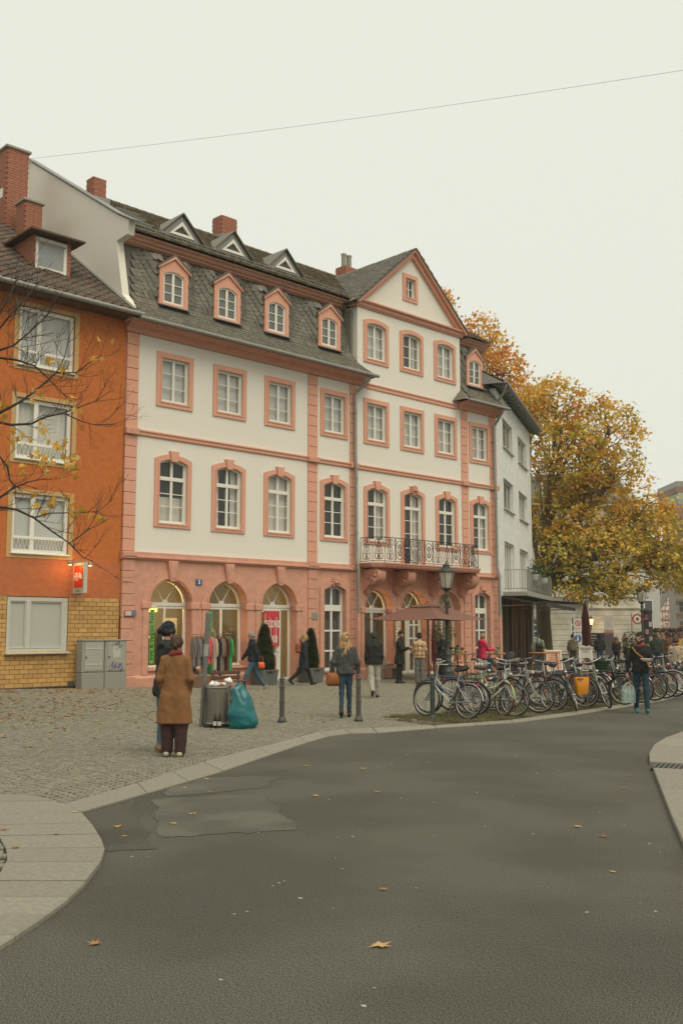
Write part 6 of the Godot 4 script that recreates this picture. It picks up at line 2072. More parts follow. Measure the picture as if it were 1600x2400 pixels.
func trees() -> void:
	var ochre := [Color(0.30, 0.31, 0.07), Color(0.54, 0.46, 0.09), Color(0.80, 0.58, 0.12), Color(0.82, 0.46, 0.08), Color(0.66, 0.25, 0.07)]
	tree("plane_tree", "big plane tree in ochre and green leaf, trunk behind the awning", Vector3(10.9, 0, -54), 4.2, 0.42, [
		[Vector3(11.9, 14.0, -54.5), Vector3(2.1, 1.7, 2.1), 0.5],
		[Vector3(14.6, 12.3, -54.0), Vector3(1.9, 2.3, 2.2), 0.48, 0.9],
		[Vector3(12.2, 11.0, -53.5), Vector3(2.2, 2.0, 2.4), 0.45],
		[Vector3(10.3, 14.0, -55.0), Vector3(1.5, 1.5, 1.8), 0.6],
		[Vector3(11.6, 7.6, -54.5), Vector3(1.9, 2.1, 2.3), 0.42],
		[Vector3(12.0, 5.2, -53.0), Vector3(1.7, 1.9, 2.0), 0.25],
		[Vector3(13.6, 9.2, -55.0), Vector3(1.6, 1.5, 1.8), 0.42, 0.7],
		[Vector3(14.1, 5.6, -52.5), Vector3(2.2, 1.5, 2.2), 0.36],
		[Vector3(14.0, 3.7, -52.5), Vector3(2.4, 0.7, 1.8), 0.35, 1.2],
		[Vector3(15.6, 7.0, -53.5), Vector3(1.6, 1.6, 2.0), 0.42, 0.8],
		[Vector3(17.0, 6.4, -53.5), Vector3(2.1, 2.0, 2.2), 0.38, 0.8],
		[Vector3(15.0, 10.0, -54.0), Vector3(1.8, 1.6, 2.0), 0.5],
		[Vector3(13.2, 7.2, -54.0), Vector3(1.9, 1.6, 2.0), 0.45],
		[Vector3(16.4, 8.0, -54.0), Vector3(1.6, 1.2, 1.8), 0.48],
		[Vector3(17.9, 5.0, -53.0), Vector3(1.9, 1.6, 2.0), 0.3]], 17.0, 0.2, ochre, 3)
	tree("plane_tree", "tall russet plane tree rising behind the pink house gable", Vector3(8.4, 0, -59), 7.0, 0.4, [
		[Vector3(6.2, 20.9, -59), Vector3(0.9, 1.6, 1.2), 0.75, 1.0],
		[Vector3(8.5, 18.9, -59), Vector3(1.6, 1.9, 1.8), 0.7, 1.0],
		[Vector3(9.5, 17.0, -59), Vector3(1.7, 1.8, 1.8), 0.7],
		[Vector3(10.6, 15.3, -58.5), Vector3(1.7, 1.5, 1.8), 0.66]], 17.0, 0.21, ochre, 4)
	var g := RandomNumberGenerator.new()
	g.seed = 21
	var t := thing("bare_tree", "nearly bare tree reaching in from the left edge with last yellow leaves", "tree", at(-6.9, 0, -13.2))
	var inv := t.transform.affine_inverse()
	var b := MB.new()
	b.tube([Vector3(0, -0.1, 0), Vector3(0.02, 0.6, 0), Vector3(-0.04, 2.2, 0.03), Vector3(0.1, 4.0, 0.0), Vector3(0.05, 7.0, 0.1), Vector3(0.2, 9.0, 0)], [0.26, 0.2, 0.17, 0.14, 0.08, 0.03], 10)
	part(t, "trunk", b, M.bark)
	var tw := MB.new()
	var tips := []
	for q in LIMBS.size():
		var pl := []
		for p in LIMBS[q]: pl.append(inv * p)
		var root: bool = LIMBS[q][0].x < -4.1
		var rad := []
		if root:
			pl.push_front(Vector3(lerpf(0.05, pl[0].x, 0.5), lerpf(clampf(pl[0].y - 1.2, 1.6, 8.0), pl[0].y, 0.75), lerpf(0.0, pl[0].z, 0.6)))
			pl.push_front(Vector3(0.05, clampf(pl[0].y - 0.8, 1.6, 8.0), 0))
		for k in pl.size(): rad.append(lerpf(0.032 if root else 0.012, 0.005, pow(float(k) / (pl.size() - 1), 0.6)))
		b = MB.new()
		b.tube(pl, rad, 6)
		part(t, "branch", b, M.twig)
		for k in range(2 if root else 1, pl.size()):
			for w in 2:
				var d: Vector3 = (pl[k] - pl[k - 1]).normalized()
				d = (d + Vector3(g.randf_range(-0.9, 0.9), g.randf_range(-0.8, 1.0), g.randf_range(-0.9, 0.9))).normalized()
				twig(tw, pl[k].lerp(pl[k - 1], g.randf()), d, g.randf_range(0.25, 0.55), 0.0045, 2, g)
	for q in 26:
		var o := inv * Vector3(g.randf_range(-4.9, -4.3), g.randf_range(5.2, 6.5), g.randf_range(-13.6, -12.8))
		twig(tw, o, Vector3(g.randf_range(0.1, 1.0), g.randf_range(-0.2, 1.0), g.randf_range(-0.4, 0.4)).normalized(), g.randf_range(0.35, 0.8), 0.005, 2, g)
	tag(part(t, "twigs", tw, M.twig), "", "", "", "stuff")
	var lm := []
	for q in 4: lm.append(leaf_mesh(70 + q))
	var cm := []
	for c in [Color(0.58, 0.34, 0.04), Color(0.50, 0.26, 0.03), Color(0.44, 0.30, 0.10)]:
		var m := mat(c, 0.7)
		m.backlight_enabled = true
		m.backlight = Color(0.6, 0.5, 0.2)
		cm.append(m)
	for p in TUFTS:
		for q in 3 if p.y < 5.0 else 2:
			var o := inv * Vector3(p.x + g.randf_range(-0.07, 0.07), p.y + g.randf_range(-0.06, 0.06), -12.75 + g.randf_range(-0.35, 0.25))
			put(t, "leaf", lm[g.randi() % 4], cm[g.randi() % 3], Transform3D(Basis.from_euler(Vector3(g.randf_range(0.3, 1.9), g.randf() * TAU, g.randf_range(-0.8, 0.8))).scaled(Vector3.ONE * g.randf_range(0.10, 0.165)), o))
	b = MB.new()
	var pts := []
	for q in 25:
		var f := q / 24.0
		pts.append(Vector3(lerpf(-15.6, 12.5, f), lerpf(18.68, 17.05, f) - 0.95 * (f - f * f), lerpf(-35.2, -24.8, f)))
	b.tube(pts, 0.0055, 4)
	tag(part(self, "overhead_cable", b, M.zinc), "thin overhead cable slanting across the whole sky", "cable")
var BK := {}
func bike_meshes() -> void:
	var R := 0.345
	var ax := Vector3(0, 0, 1)
	var b := MB.new()
	b.torus(Vector3.ZERO, ax, R - 0.018, 0.019, 30, 7)
	BK.tyre = b.mesh()
	b = MB.new()
	b.torus(Vector3.ZERO, ax, R - 0.045, 0.011, 30, 5, 1.0)
	BK.rim = b.mesh()
	b = MB.new()
	for q in 24:
		var a := q * TAU / 24
		var a2 := a + (0.5 if q % 2 else -0.5)
		var z := 0.028 if q % 4 < 2 else -0.028
		b.tube([Vector3(cos(a2) * 0.02, sin(a2) * 0.02, z), Vector3(cos(a) * (R - 0.05), sin(a) * (R - 0.05), 0)], 0.0024, 3, false)
	BK.spokes = b.mesh()
	b = MB.new()
	b.tube([Vector3(0, 0, -0.06), Vector3(0, 0, -0.035), Vector3(0, 0, 0.035), Vector3(0, 0, 0.06)], [0.012, 0.024, 0.024, 0.012], 8)
	BK.hub = b.mesh()
	var rx := -0.52
	var fx := 0.53
	for kind in ["diamond", "step"]:
		b = MB.new()
		var bb := Vector3(-0.09, 0.29, 0)
		var st := Vector3(-0.24, 0.80 if kind == "diamond" else 0.74, 0)
		var h0 := Vector3(0.33, 0.62, 0)
		var h1 := Vector3(0.29, 0.82, 0)
		b.tube([bb, st], 0.016, 7)
		b.tube([bb, h0], 0.019, 7)
		if kind == "diamond": b.tube([st + Vector3(0.01, -0.04, 0), h1 + Vector3(0.005, -0.03, 0)], 0.016, 7)
		else: b.tube([Vector3(-0.17, 0.52, 0), Vector3(0.12, 0.60, 0), h1 + Vector3(0.01, -0.06, 0)], 0.015, 7)
		b.tube([h0 + Vector3(0.01, -0.05, 0), h1 + Vector3(-0.006, 0.03, 0)], 0.021, 8)
		for z in [-0.055, 0.055]:
			b.tube([bb + Vector3(0, 0, z * 0.6), Vector3(rx, R, z)], 0.0095, 6)
			b.tube([st + Vector3(0.015, -0.06, z * 0.3), Vector3(rx, R, z)], 0.0085, 6)
		BK["frame_" + kind] = b.mesh()
	b = MB.new()
	for z in [-0.05, 0.05]: b.tube([Vector3(0, 0, z), Vector3(-0.09, 0.12, z), Vector3(-0.165, 0.34, z * 0.9), Vector3(-0.18, 0.37, 0)], [0.009, 0.012, 0.014, 0.016], 6)
	BK.fork = b.mesh()
	b = MB.new()
	b.tube([Vector3(-0.2, 0.42, 0), Vector3(-0.25, 0.66, 0), Vector3(-0.23, 0.70, 0)], 0.013, 6)
	b.tube([Vector3(-0.40, 0.71, -0.30), Vector3(-0.30, 0.73, -0.24), Vector3(-0.22, 0.71, -0.06), Vector3(-0.22, 0.71, 0.06), Vector3(-0.30, 0.73, 0.24), Vector3(-0.40, 0.71, 0.30)], 0.0115, 6)
	BK.bar = b.mesh()
	for z in [-1.0, 1.0]:
		b = MB.new()
		b.tube([Vector3(-0.41, 0.708, 0.305 * z), Vector3(-0.31, 0.728, 0.245 * z)], 0.018, 7)
		b.tube([Vector3(-0.27, 0.715, 0.2 * z), Vector3(-0.33, 0.68, 0.27 * z)], 0.006, 4)
		BK["grip%d" % int(z)] = b.mesh()
	b = MB.new()
	b.tube([Vector3(-0.24, 0.72, 0), Vector3(-0.27, 0.92, 0)], 0.012, 6)
	BK.post = b.mesh()
	b = MB.new()
	var rows := []
	for q in 9:
		var f := q / 8.0
		var x := lerpf(-0.42, -0.14, f)
		var w: float = [0.03, 0.075, 0.085, 0.075, 0.052, 0.034, 0.026, 0.022, 0.012][q]
		var row := PackedVector3Array()
		for k in 8:
			var a := TAU * k / 8
			row.append(Vector3(x, 0.955 + sin(a) * 0.028 + 0.012 * cos(f * 5.0), cos(a) * w))
		rows.append(row)
	b.sheet(rows, true, false)
	BK.saddle = b.mesh()
	b = MB.new()
	b.torus(Vector3(-0.09, 0.29, 0.04), ax, 0.085, 0.006, 18, 4)
	for q in 5: b.tube([Vector3(-0.09, 0.29, 0.04), Vector3(-0.09 + cos(q * 1.257) * 0.085, 0.29 + sin(q * 1.257) * 0.085, 0.04)], 0.006, 4)
	b.tube([Vector3(-0.09, 0.29, 0.06), Vector3(0.02, 0.17, 0.07)], 0.009, 5)
	b.tube([Vector3(-0.09, 0.29, -0.06), Vector3(-0.20, 0.41, -0.07)], 0.009, 5)
	b.tube([Vector3(-0.52, 0.385, 0.045), Vector3(-0.09, 0.375, 0.045)], 0.005, 4)
	b.tube([Vector3(-0.52, 0.305, 0.045), Vector3(-0.09, 0.205, 0.045)], 0.005, 4)
	BK.crank = b.mesh()
	b = MB.new()
	b.cbox(Vector3(0.02, 0.165, 0.12), Vector3(0.09, 0.022, 0.09), 0.005)
	BK.pedal = b.mesh()
	b = MB.new()
	b.cbox(Vector3(-0.20, 0.415, -0.12), Vector3(0.09, 0.022, 0.09), 0.005)
	BK.pedal2 = b.mesh()
	for e in [["guard_front", 35.0, 165.0], ["guard_rear", 5.0, 175.0]]:
		b = MB.new()
		rows = []
		for q in 15:
			var a := deg_to_rad(lerpf(e[1], e[2], q / 14.0))
			var row := PackedVector3Array()
			for k in 5:
				var z := (k - 2) * 0.0135
				row.append(Vector3(cos(a), sin(a), 0) * (R + 0.018 - absf(z) * 0.35) + Vector3(0, 0, z))
			rows.append(row)
		b.sheet(rows)
		BK[e[0]] = b.mesh()
	b = MB.new()
	for z in [-0.055, 0.055]:
		b.tube([Vector3(-0.30, 0.745, z), Vector3(-0.68, 0.745, z)], 0.006, 4)
		b.tube([Vector3(-0.52, 0.345, z * 1.2), Vector3(-0.58, 0.745, z)], 0.005, 4)
		b.tube([Vector3(-0.52, 0.345, z * 1.2), Vector3(-0.44, 0.745, z)], 0.005, 4)
	for x in [-0.32, -0.44, -0.56, -0.68]: b.tube([Vector3(x, 0.745, -0.055), Vector3(x, 0.745, 0.055)], 0.005, 4)
	BK.carrier = b.mesh()
	b = MB.new()
	b.lathe([[0.0, 0.0], [0.035, 0.01], [0.04, 0.04], [0.03, 0.06], [0.0, 0.065]], Vector3.ZERO, 8)
	BK.lamp = b.mesh()
	b = MB.new()
	b.cbox(Vector3(-0.73, 0.68, 0), Vector3(0.03, 0.05, 0.07), 0.01)
	BK.tail = b.mesh()
	b = MB.new()
	b.tube([Vector3(-0.16, 0.28, -0.06), Vector3(-0.20, 0.02, -0.17)], 0.009, 5)
	BK.stand = b.mesh()
	b = MB.new()
	b.cbox(Vector3(0, 0, 0), Vector3(0.05, 0.02, 0.008), 0.003)
	BK.reflector = b.mesh()
func bike(pos: Vector2, dir: Vector2, label: String, o := {}) -> Node3D:
	var yaw := atan2(-dir.y, dir.x)
	var bs := Basis(Vector3.UP, yaw) * Basis(Vector3.RIGHT, o.get("lean", 0.12))
	var t := thing("bicycle", label, "bicycle", Transform3D(bs, Vector3(pos.x, 0.025, pos.y)), "bicycles parked along the kerb")
	var fm: Material = o.get("paint", M.bike_black)
	var kind: String = o.get("kind", "diamond")
	put(t, "frame", BK["frame_" + kind], fm)
	var R := 0.345
	var steer := Transform3D(Basis(Vector3(-0.3, 0.95, 0).normalized(), o.get("steer", 0.0)), Vector3(0.53, R, 0))
	var guard: Material = o.get("guard", null)
	for w in 2:
		var xf := Transform3D(Basis(), Vector3(-0.52, R, 0)) if w == 0 else steer
		var wn := node(t, "wheel", xf)
		put(wn, "tyre", BK.tyre, o.get("tyre", M.tyre))
		put(wn, "rim", BK.rim, o.get("rim", M.alloy))
		tag(put(wn, "spokes", BK.spokes, M.alloy), "", "", "", "stuff")
		put(wn, "hub", BK.hub, M.alloy)
		if o.get("reflect", true): put(wn, "reflector", BK.reflector, M.amber, Transform3D(Basis(Vector3(0, 0, 1), 0.9), Vector3(0.13, 0.12 if w else -0.16, 0.012)))
		if guard: put(t, "mudguard", BK.guard_rear if w == 0 else BK.guard_front, guard, xf)
	put(t, "fork", BK.fork, o.get("fork", fm), steer)
	put(t, "handlebar", BK.bar, M.alloy, steer)
	for z in [-1, 1]: put(t, "grip", BK["grip%d" % z], M.tyre, steer)
	put(t, "seat_post", BK.post, M.alloy)
	put(t, "saddle", BK.saddle, M.tyre)
	put(t, "chainset", BK.crank, M.chain)
	put(t, "pedal", BK.pedal, M.tyre)
	put(t, "pedal", BK.pedal2, M.tyre)
	put(t, "kickstand", BK.stand, M.chain)
	put(t, "lamp", BK.lamp, M.alloy, steer * Transform3D(Basis(Vector3(0, 0, 1), -PI / 2), Vector3(-0.14, 0.5, 0)))
	if o.get("rack", true):
		put(t, "carrier", BK.carrier, o.get("rack_mat", M.chain))
		put(t, "tail_light", BK.tail, M.tail_red)
	return t
func bicycles() -> void:
	M.bike_black = mat(Color(0.018, 0.018, 0.02), 0.3)
	M.bike_silver = mat(Color(0.42, 0.42, 0.40), 0.3, 0.0, 1.0, 0.0, 0.6)
	M.bike_white = mat(Color(0.6, 0.6, 0.56), 0.3)
	M.bike_blue = mat(Color(0.03, 0.07, 0.16), 0.3)
	M.bike_green = mat(Color(0.23, 0.30, 0.13), 0.35)
	M.bike_red = mat(Color(0.28, 0.03, 0.03), 0.3)
	M.tyre = mat(Color(0.02, 0.02, 0.02), 0.75)
	M.tyre_red = mat(Color(0.10, 0.03, 0.02), 0.75)
	M.alloy = mat(Color(0.45, 0.45, 0.43), 0.35, 0.0, 1.0, 0.0, 0.8)
	M.chain = mat(Color(0.07, 0.07, 0.065), 0.45, 0.0, 1.0, 0.0, 0.6)
	M.amber = mat(Color(0.65, 0.16, 0.02), 0.3)
	M.tail_red = mat(Color(0.45, 0.02, 0.02), 0.25)
	bike_meshes()
	var sil := {"paint": M.bike_silver, "kind": "step", "guard": M.bike_silver, "rack_mat": M.alloy}
	bike(Vector2(2.085, -20.2), Vector2(-0.72, -0.69), "silver step-through bicycle with carrier nearest the dark bollard", sil)
	bike(Vector2(2.3, -21.05), Vector2(-0.86, -0.5), "blue framed bicycle half hidden behind the silver step-through", {"paint": M.bike_blue, "guard": M.bike_black, "lean": -0.08})
	bike(Vector2(3.05, -21.0), Vector2(-0.42, -0.9), "pale green bicycle with reddish tyres seen from its tail light", {"paint": M.bike_green, "tyre": M.tyre_red, "guard": M.bike_green, "kind": "step"})
	bike(Vector2(3.05, -20.72), Vector2(0.80, 0.60), "white framed bicycle whose front wheel stands square to the road", {"paint": M.bike_white, "guard": null, "kind": "step", "rack": false, "lean": -0.1})
	bike(Vector2(3.72, -21.62), Vector2(0.86, 0.5), "slim silver bicycle second along the grass with bare wheels", {"paint": M.bike_silver, "rack": false, "steer": 0.1})
	bike(Vector2(4.13, -22.1), Vector2(0.8, 0.6), "dark bicycle squeezed between slim silver one and orange pannier", {"guard": M.bike_black, "lean": -0.06})
	var e := bike(Vector2(4.95, -22.38), Vector2(0.18, 0.98), "black bicycle with the orange pannier, front wheel to the road", {"guard": M.bike_black, "lean": 0.16, "steer": -0.5})
	var pn := thing("pannier_bag", "bright orange waterproof pannier hanging on a black bicycle", "bag", Transform3D(Basis(Vector3.UP, 0.25), Vector3(5.27, 0.36, -22.2)))
	var b := MB.new()
	var rows := []
	for q in 7:
		var f := q / 6.0
		var w := lerpf(0.13, 0.185, f)
		var d := lerpf(0.05, 0.085, sin(f * PI * 0.9 + 0.2))
		var row := PackedVector3Array()
		for k in 12:
			var a := TAU * k / 12
			row.append(Vector3(signf(cos(a)) * pow(absf(cos(a)), 0.45) * w, f * 0.38, signf(sin(a)) * pow(absf(sin(a)), 0.5) * d))
		rows.append(row)
	b.sheet(rows, true, true)
	for q in [0, 6]:
		for k in range(1, 11): b._orient(rows[q][0], rows[q][k], rows[q][k + 1], rows[q][0], Vector3(0, 0.19, 0))
	part(pn, "bag", b, mat(Color(0.62, 0.24, 0.015), 0.45, 0.08, 3.0))
	b = MB.new()
	b.cbox(Vector3(0, 0.395, 0), Vector3(0.33, 0.035, 0.06), 0.01)
	b.tube([Vector3(-0.13, 0.33, 0.08), Vector3(-0.13, 0.345, 0.09), Vector3(0.0, 0.335, 0.095)], 0.012, 5)
	part(pn, "closure", b, M.tyre)
	bike(Vector2(5.02, -23.05), Vector2(0.84, 0.55), "bicycle with fat dark tyres right behind the orange pannier", {"guard": null, "lean": -0.08, "paint": M.bike_blue})
	bike(Vector2(5.72, -22.98), Vector2(0.36, 0.93), "silver bicycle with turned front wheel left of the beanie man", {"paint": M.bike_silver, "lean": 0.2, "steer": -0.35, "guard": null})
	bike(Vector2(6.15, -23.9), Vector2(0.84, 0.54), "black bicycle whose wheel shows behind the water bottles", {"guard": M.bike_black})
	bike(Vector2(6.7, -24.5), Vector2(0.86, 0.5), "white mudguard bicycle just left of the beanie man's legs", {"guard": M.bike_white, "kind": "step"})
	bike(Vector2(7.25, -25.2), Vector2(0.87, 0.5), "grey bicycle hidden behind the beanie man", {"paint": M.bike_silver})
	bike(Vector2(7.75, -25.95), Vector2(0.88, 0.48), "dark bicycle first to the right of the beanie man", {"guard": M.bike_black})
	bike(Vector2(8.2, -26.6), Vector2(0.88, 0.47), "silver rimmed bicycle second to the right of the beanie man", {"paint": M.bike_silver, "guard": M.bike_silver})
	bike(Vector2(8.6, -27.3), Vector2(0.89, 0.45), "red bicycle third to the right of the beanie man", {"paint": M.bike_red})
	bike(Vector2(9.0, -28.1), Vector2(0.9, 0.43), "black bicycle fourth to the right of the beanie man", {"guard": M.bike_black})
	bike(Vector2(9.4, -29.0), Vector2(0.9, 0.42), "last bicycle of the row, black, before the beige jacket", {"guard": M.bike_black, "kind": "step"})
	bike(Vector2(3.5, -22.75), Vector2(0.5, -0.86), "pale bicycle in the back row behind the white framed one", {"paint": M.bike_white, "guard": M.bike_white, "kind": "step"})
	bike(Vector2(4.6, -23.7), Vector2(-0.9, 0.4), "silver bicycle in the back row behind the orange pannier", {"paint": M.bike_silver, "guard": M.bike_silver})
	var gb := bike(Vector2(5.9, -24.7), Vector2(-0.6, -0.8), "bicycle in the back row carrying a dark green basket", {"guard": M.bike_white, "kind": "step", "paint": M.bike_green})
	b = MB.new()
	for q in 5: b.torus(Vector3(-0.5, 0.79 + q * 0.055, 0), Vector3.UP, 0.13 + q * 0.012, 0.008, 16, 4)
	for q in 14: b.tube([Vector3(-0.5 + cos(q * 0.449) * 0.13, 0.78, sin(q * 0.449) * 0.13), Vector3(-0.5 + cos(q * 0.449) * 0.18, 1.02, sin(q * 0.449) * 0.18)], 0.007, 4)
	b.lathe([[0.0, 0.78], [0.125, 0.78], [0.172, 1.01]], Vector3(-0.5, 0, 0), 14)
	part(gb, "basket", b, mat(Color(0.012, 0.05, 0.022), 0.5))
	bike(Vector2(7.1, -26.4), Vector2(-0.8, -0.6), "bicycle in the back row farthest along behind the beanie man", {"guard": M.bike_black})
	for k in [[2.85, -22.3, 0.9, -0.4, "dark bicycle in the back row behind the pale green one"], [4.15, -23.25, -0.7, 0.7, "black bicycle in the back row behind the slim silver one"], [5.35, -24.2, 0.75, 0.66, "dark bicycle in the back row left of the green basket"], [6.6, -25.4, 0.8, 0.6, "dark bicycle in the back row right of the green basket"]]:
		bike(Vector2(k[0], k[1]), Vector2(k[2], k[3]), k[4], {"guard": M.bike_black})
func lettering(parent: Node, called: String, txt: String, h: float, xf: Transform3D, m: Material, bold := true, depth := 0.004) -> void:
	var tm := TextMesh.new()
	var f := SystemFont.new()
	f.font_names = PackedStringArray(["Droid Sans"])
	if bold: f.font_weight = 700
	tm.font = f
	tm.text = txt
	tm.font_size = 48
	tm.pixel_size = h / 34.0
	tm.depth = depth
	tm.curve_step = 4.0
	put(parent, called, tm, m, xf)
func lamp_or_fill(parent: Node, p: Vector3, c: Color, e: float, r := 0.05) -> void:
	var l := OmniLight3D.new()
	l.name = numbered(parent, "lamp_or_fill_light")
	parent.add_child(l, true)
	l.position = p
	l.light_color = c
	l.light_energy = e
	l.omni_range = 12.0
	l.omni_attenuation = 2.0
	l.light_size = r
	l.shadow_enabled = true
func street_lamp(label: String, xf: Transform3D) -> void:
	var t := thing("street_lamp", label, "street lamp", xf, "old style street lamps")
	var b := MB.new()
	b.lathe([[0.0, 0.0], [0.24, 0.0], [0.24, 0.16], [0.21, 0.19], [0.21, 0.34], [0.23, 0.37], [0.17, 0.42], [0.15, 0.6], [0.17, 0.64], [0.12, 0.70], [0.105, 0.86], [0.125, 0.90], [0.125, 0.94], [0.085, 1.0], [0.075, 1.12], [0.0, 1.12]], Vector3.ZERO, 10)
	part(t, "base", b, M.lamp_green)
	b = MB.new()
	b.lathe([[0.072, 1.1], [0.068, 1.3], [0.095, 1.33], [0.095, 1.38], [0.062, 1.42], [0.058, 2.0], [0.075, 2.03], [0.075, 2.06], [0.056, 2.09], [0.052, 2.6], [0.085, 2.65], [0.10, 2.72], [0.06, 2.78], [0.05, 2.86], [0.085, 2.92], [0.06, 2.98], [0.04, 3.06], [0.0, 3.06]], Vector3.ZERO, 10)
	part(t, "post", b, M.lamp_green)
	var ln := node(t, "lantern")
	b = MB.new()
	b.lathe([[0.04, 3.04], [0.12, 3.10], [0.17, 3.16], [0.17, 3.19], [0.0, 3.19]], Vector3.ZERO, 6)
	b.lathe([[0.275, 3.70], [0.31, 3.72], [0.30, 3.76], [0.22, 3.83], [0.13, 3.88], [0.13, 3.94], [0.15, 3.95], [0.07, 4.0], [0.03, 4.03], [0.035, 4.07], [0.0, 4.12]], Vector3.ZERO, 6)
	for q in 6:
		var a := q * TAU / 6
		b.tube([Vector3(cos(a) * 0.165, 3.17, sin(a) * 0.165), Vector3(cos(a) * 0.275, 3.72, sin(a) * 0.275)], 0.013, 4)
	part(ln, "frame", b, M.lamp_green)
	for q in 6:
		b = MB.new()
		var a := q * TAU / 6
		var a2 := (q + 1) * TAU / 6
		b.quad(Vector3(cos(a2) * 0.16, 3.18, sin(a2) * 0.16), Vector3(cos(a) * 0.16, 3.18, sin(a) * 0.16), Vector3(cos(a) * 0.27, 3.71, sin(a) * 0.27), Vector3(cos(a2) * 0.27, 3.71, sin(a2) * 0.27))
		part(ln, "pane", b, M.milk_glass)
	b = MB.new()
	b.lathe([[0.0, 3.2], [0.035, 3.2], [0.035, 3.5], [0.0, 3.55]], Vector3.ZERO, 8)
	part(ln, "burner", b, M.concrete)
func bollard(label: String, x: float, z: float, m: Material) -> void:
	var t := thing("bollard", label, "bollard", at(x, 0.015, z), "iron bollards along the kerb")
	var b := MB.new()
	b.lathe([[0.0, 0.0], [0.085, 0.0], [0.085, 0.03], [0.07, 0.06], [0.065, 0.09], [0.05, 0.10]], Vector3.ZERO, 12)
	part(t, "foot", b, m)
	b = MB.new()
	b.lathe([[0.05, 0.09], [0.048, 0.37], [0.056, 0.375], [0.056, 0.40], [0.047, 0.405], [0.045, 0.64], [0.054, 0.645], [0.054, 0.67], [0.044, 0.675], [0.042, 0.80], [0.054, 0.805], [0.054, 0.83], [0.035, 0.84], [0.03, 0.85], [0.034, 0.87], [0.02, 0.895], [0.0, 0.9]], Vector3.ZERO, 12)
	part(t, "shaft", b, m)
func garment(called: String, label: String, s: float, y: float, zz: float, c: Color, l: float, th: float, sd: int, pattern := 0.0) -> void:
	var r := RandomNumberGenerator.new()
	r.seed = sd
	var t := thing(called, label, "garment", lf(s, y, zz, r.randf_range(-22, 4)), "clothes on the rack")
	var b := MB.new()
	b.tube([Vector3(0, -0.06, -0.19), Vector3(0, 0.0, 0.0), Vector3(0, -0.06, 0.19)], 0.011, 5)
	b.tube([Vector3(0, 0.0, 0), Vector3(0, 0.045, 0), Vector3(0, 0.07, 0.02), Vector3(0, 0.055, 0.035)], 0.005, 4)
	part(t, "hanger", b, M.wood)
	b = MB.new()
	b.colored = true
	b.col = c
	var rows := []
	for q in 12:
		var f := q / 11.0
		var y0 := -0.03 - f * l
		var w := 0.05 + 0.17 * smoothstep(0.0, 0.13, f) + 0.02 * f
		var d := th * (0.35 + 0.65 * smoothstep(0.0, 0.2, f)) * (1.0 + 0.15 * f)
		var row := PackedVector3Array()
		for k in 16:
			var a := TAU * k / 16
			var fold := 1.0 + (0.22 * f) * sin(a * 5.0 + sd) + 0.08 * f * sin(a * 9.0 + f * 3.0)
			row.append(Vector3(cos(a) * d * fold, y0 + (0.03 * sin(a * 3.0 + sd) if q == 11 else 0.0), sin(a) * w * (0.9 + 0.1 * fold)))
		rows.append(row)
	b.sheet(rows, true, false)
	if pattern > 0.0:
		for q in b.c.size():
			if r.randf() < 0.4: b.c[q] = c * pattern
	part(t, "cloth", b, M.plain)
	if l > 0.5:
		for sd2 in [-1.0, 1.0]:
			b = MB.new()
			b.colored = true
			b.col = c * 0.92
			b.tube([Vector3(0.01, -0.09, 0.19 * sd2), Vector3(0.03, -0.25, 0.235 * sd2), Vector3(0.04, -0.5, 0.24 * sd2), Vector3(0.03, -0.62, 0.23 * sd2)], [th * 0.5, th * 0.62, th * 0.55, th * 0.42], 8)
			part(t, "sleeve", b, M.plain)
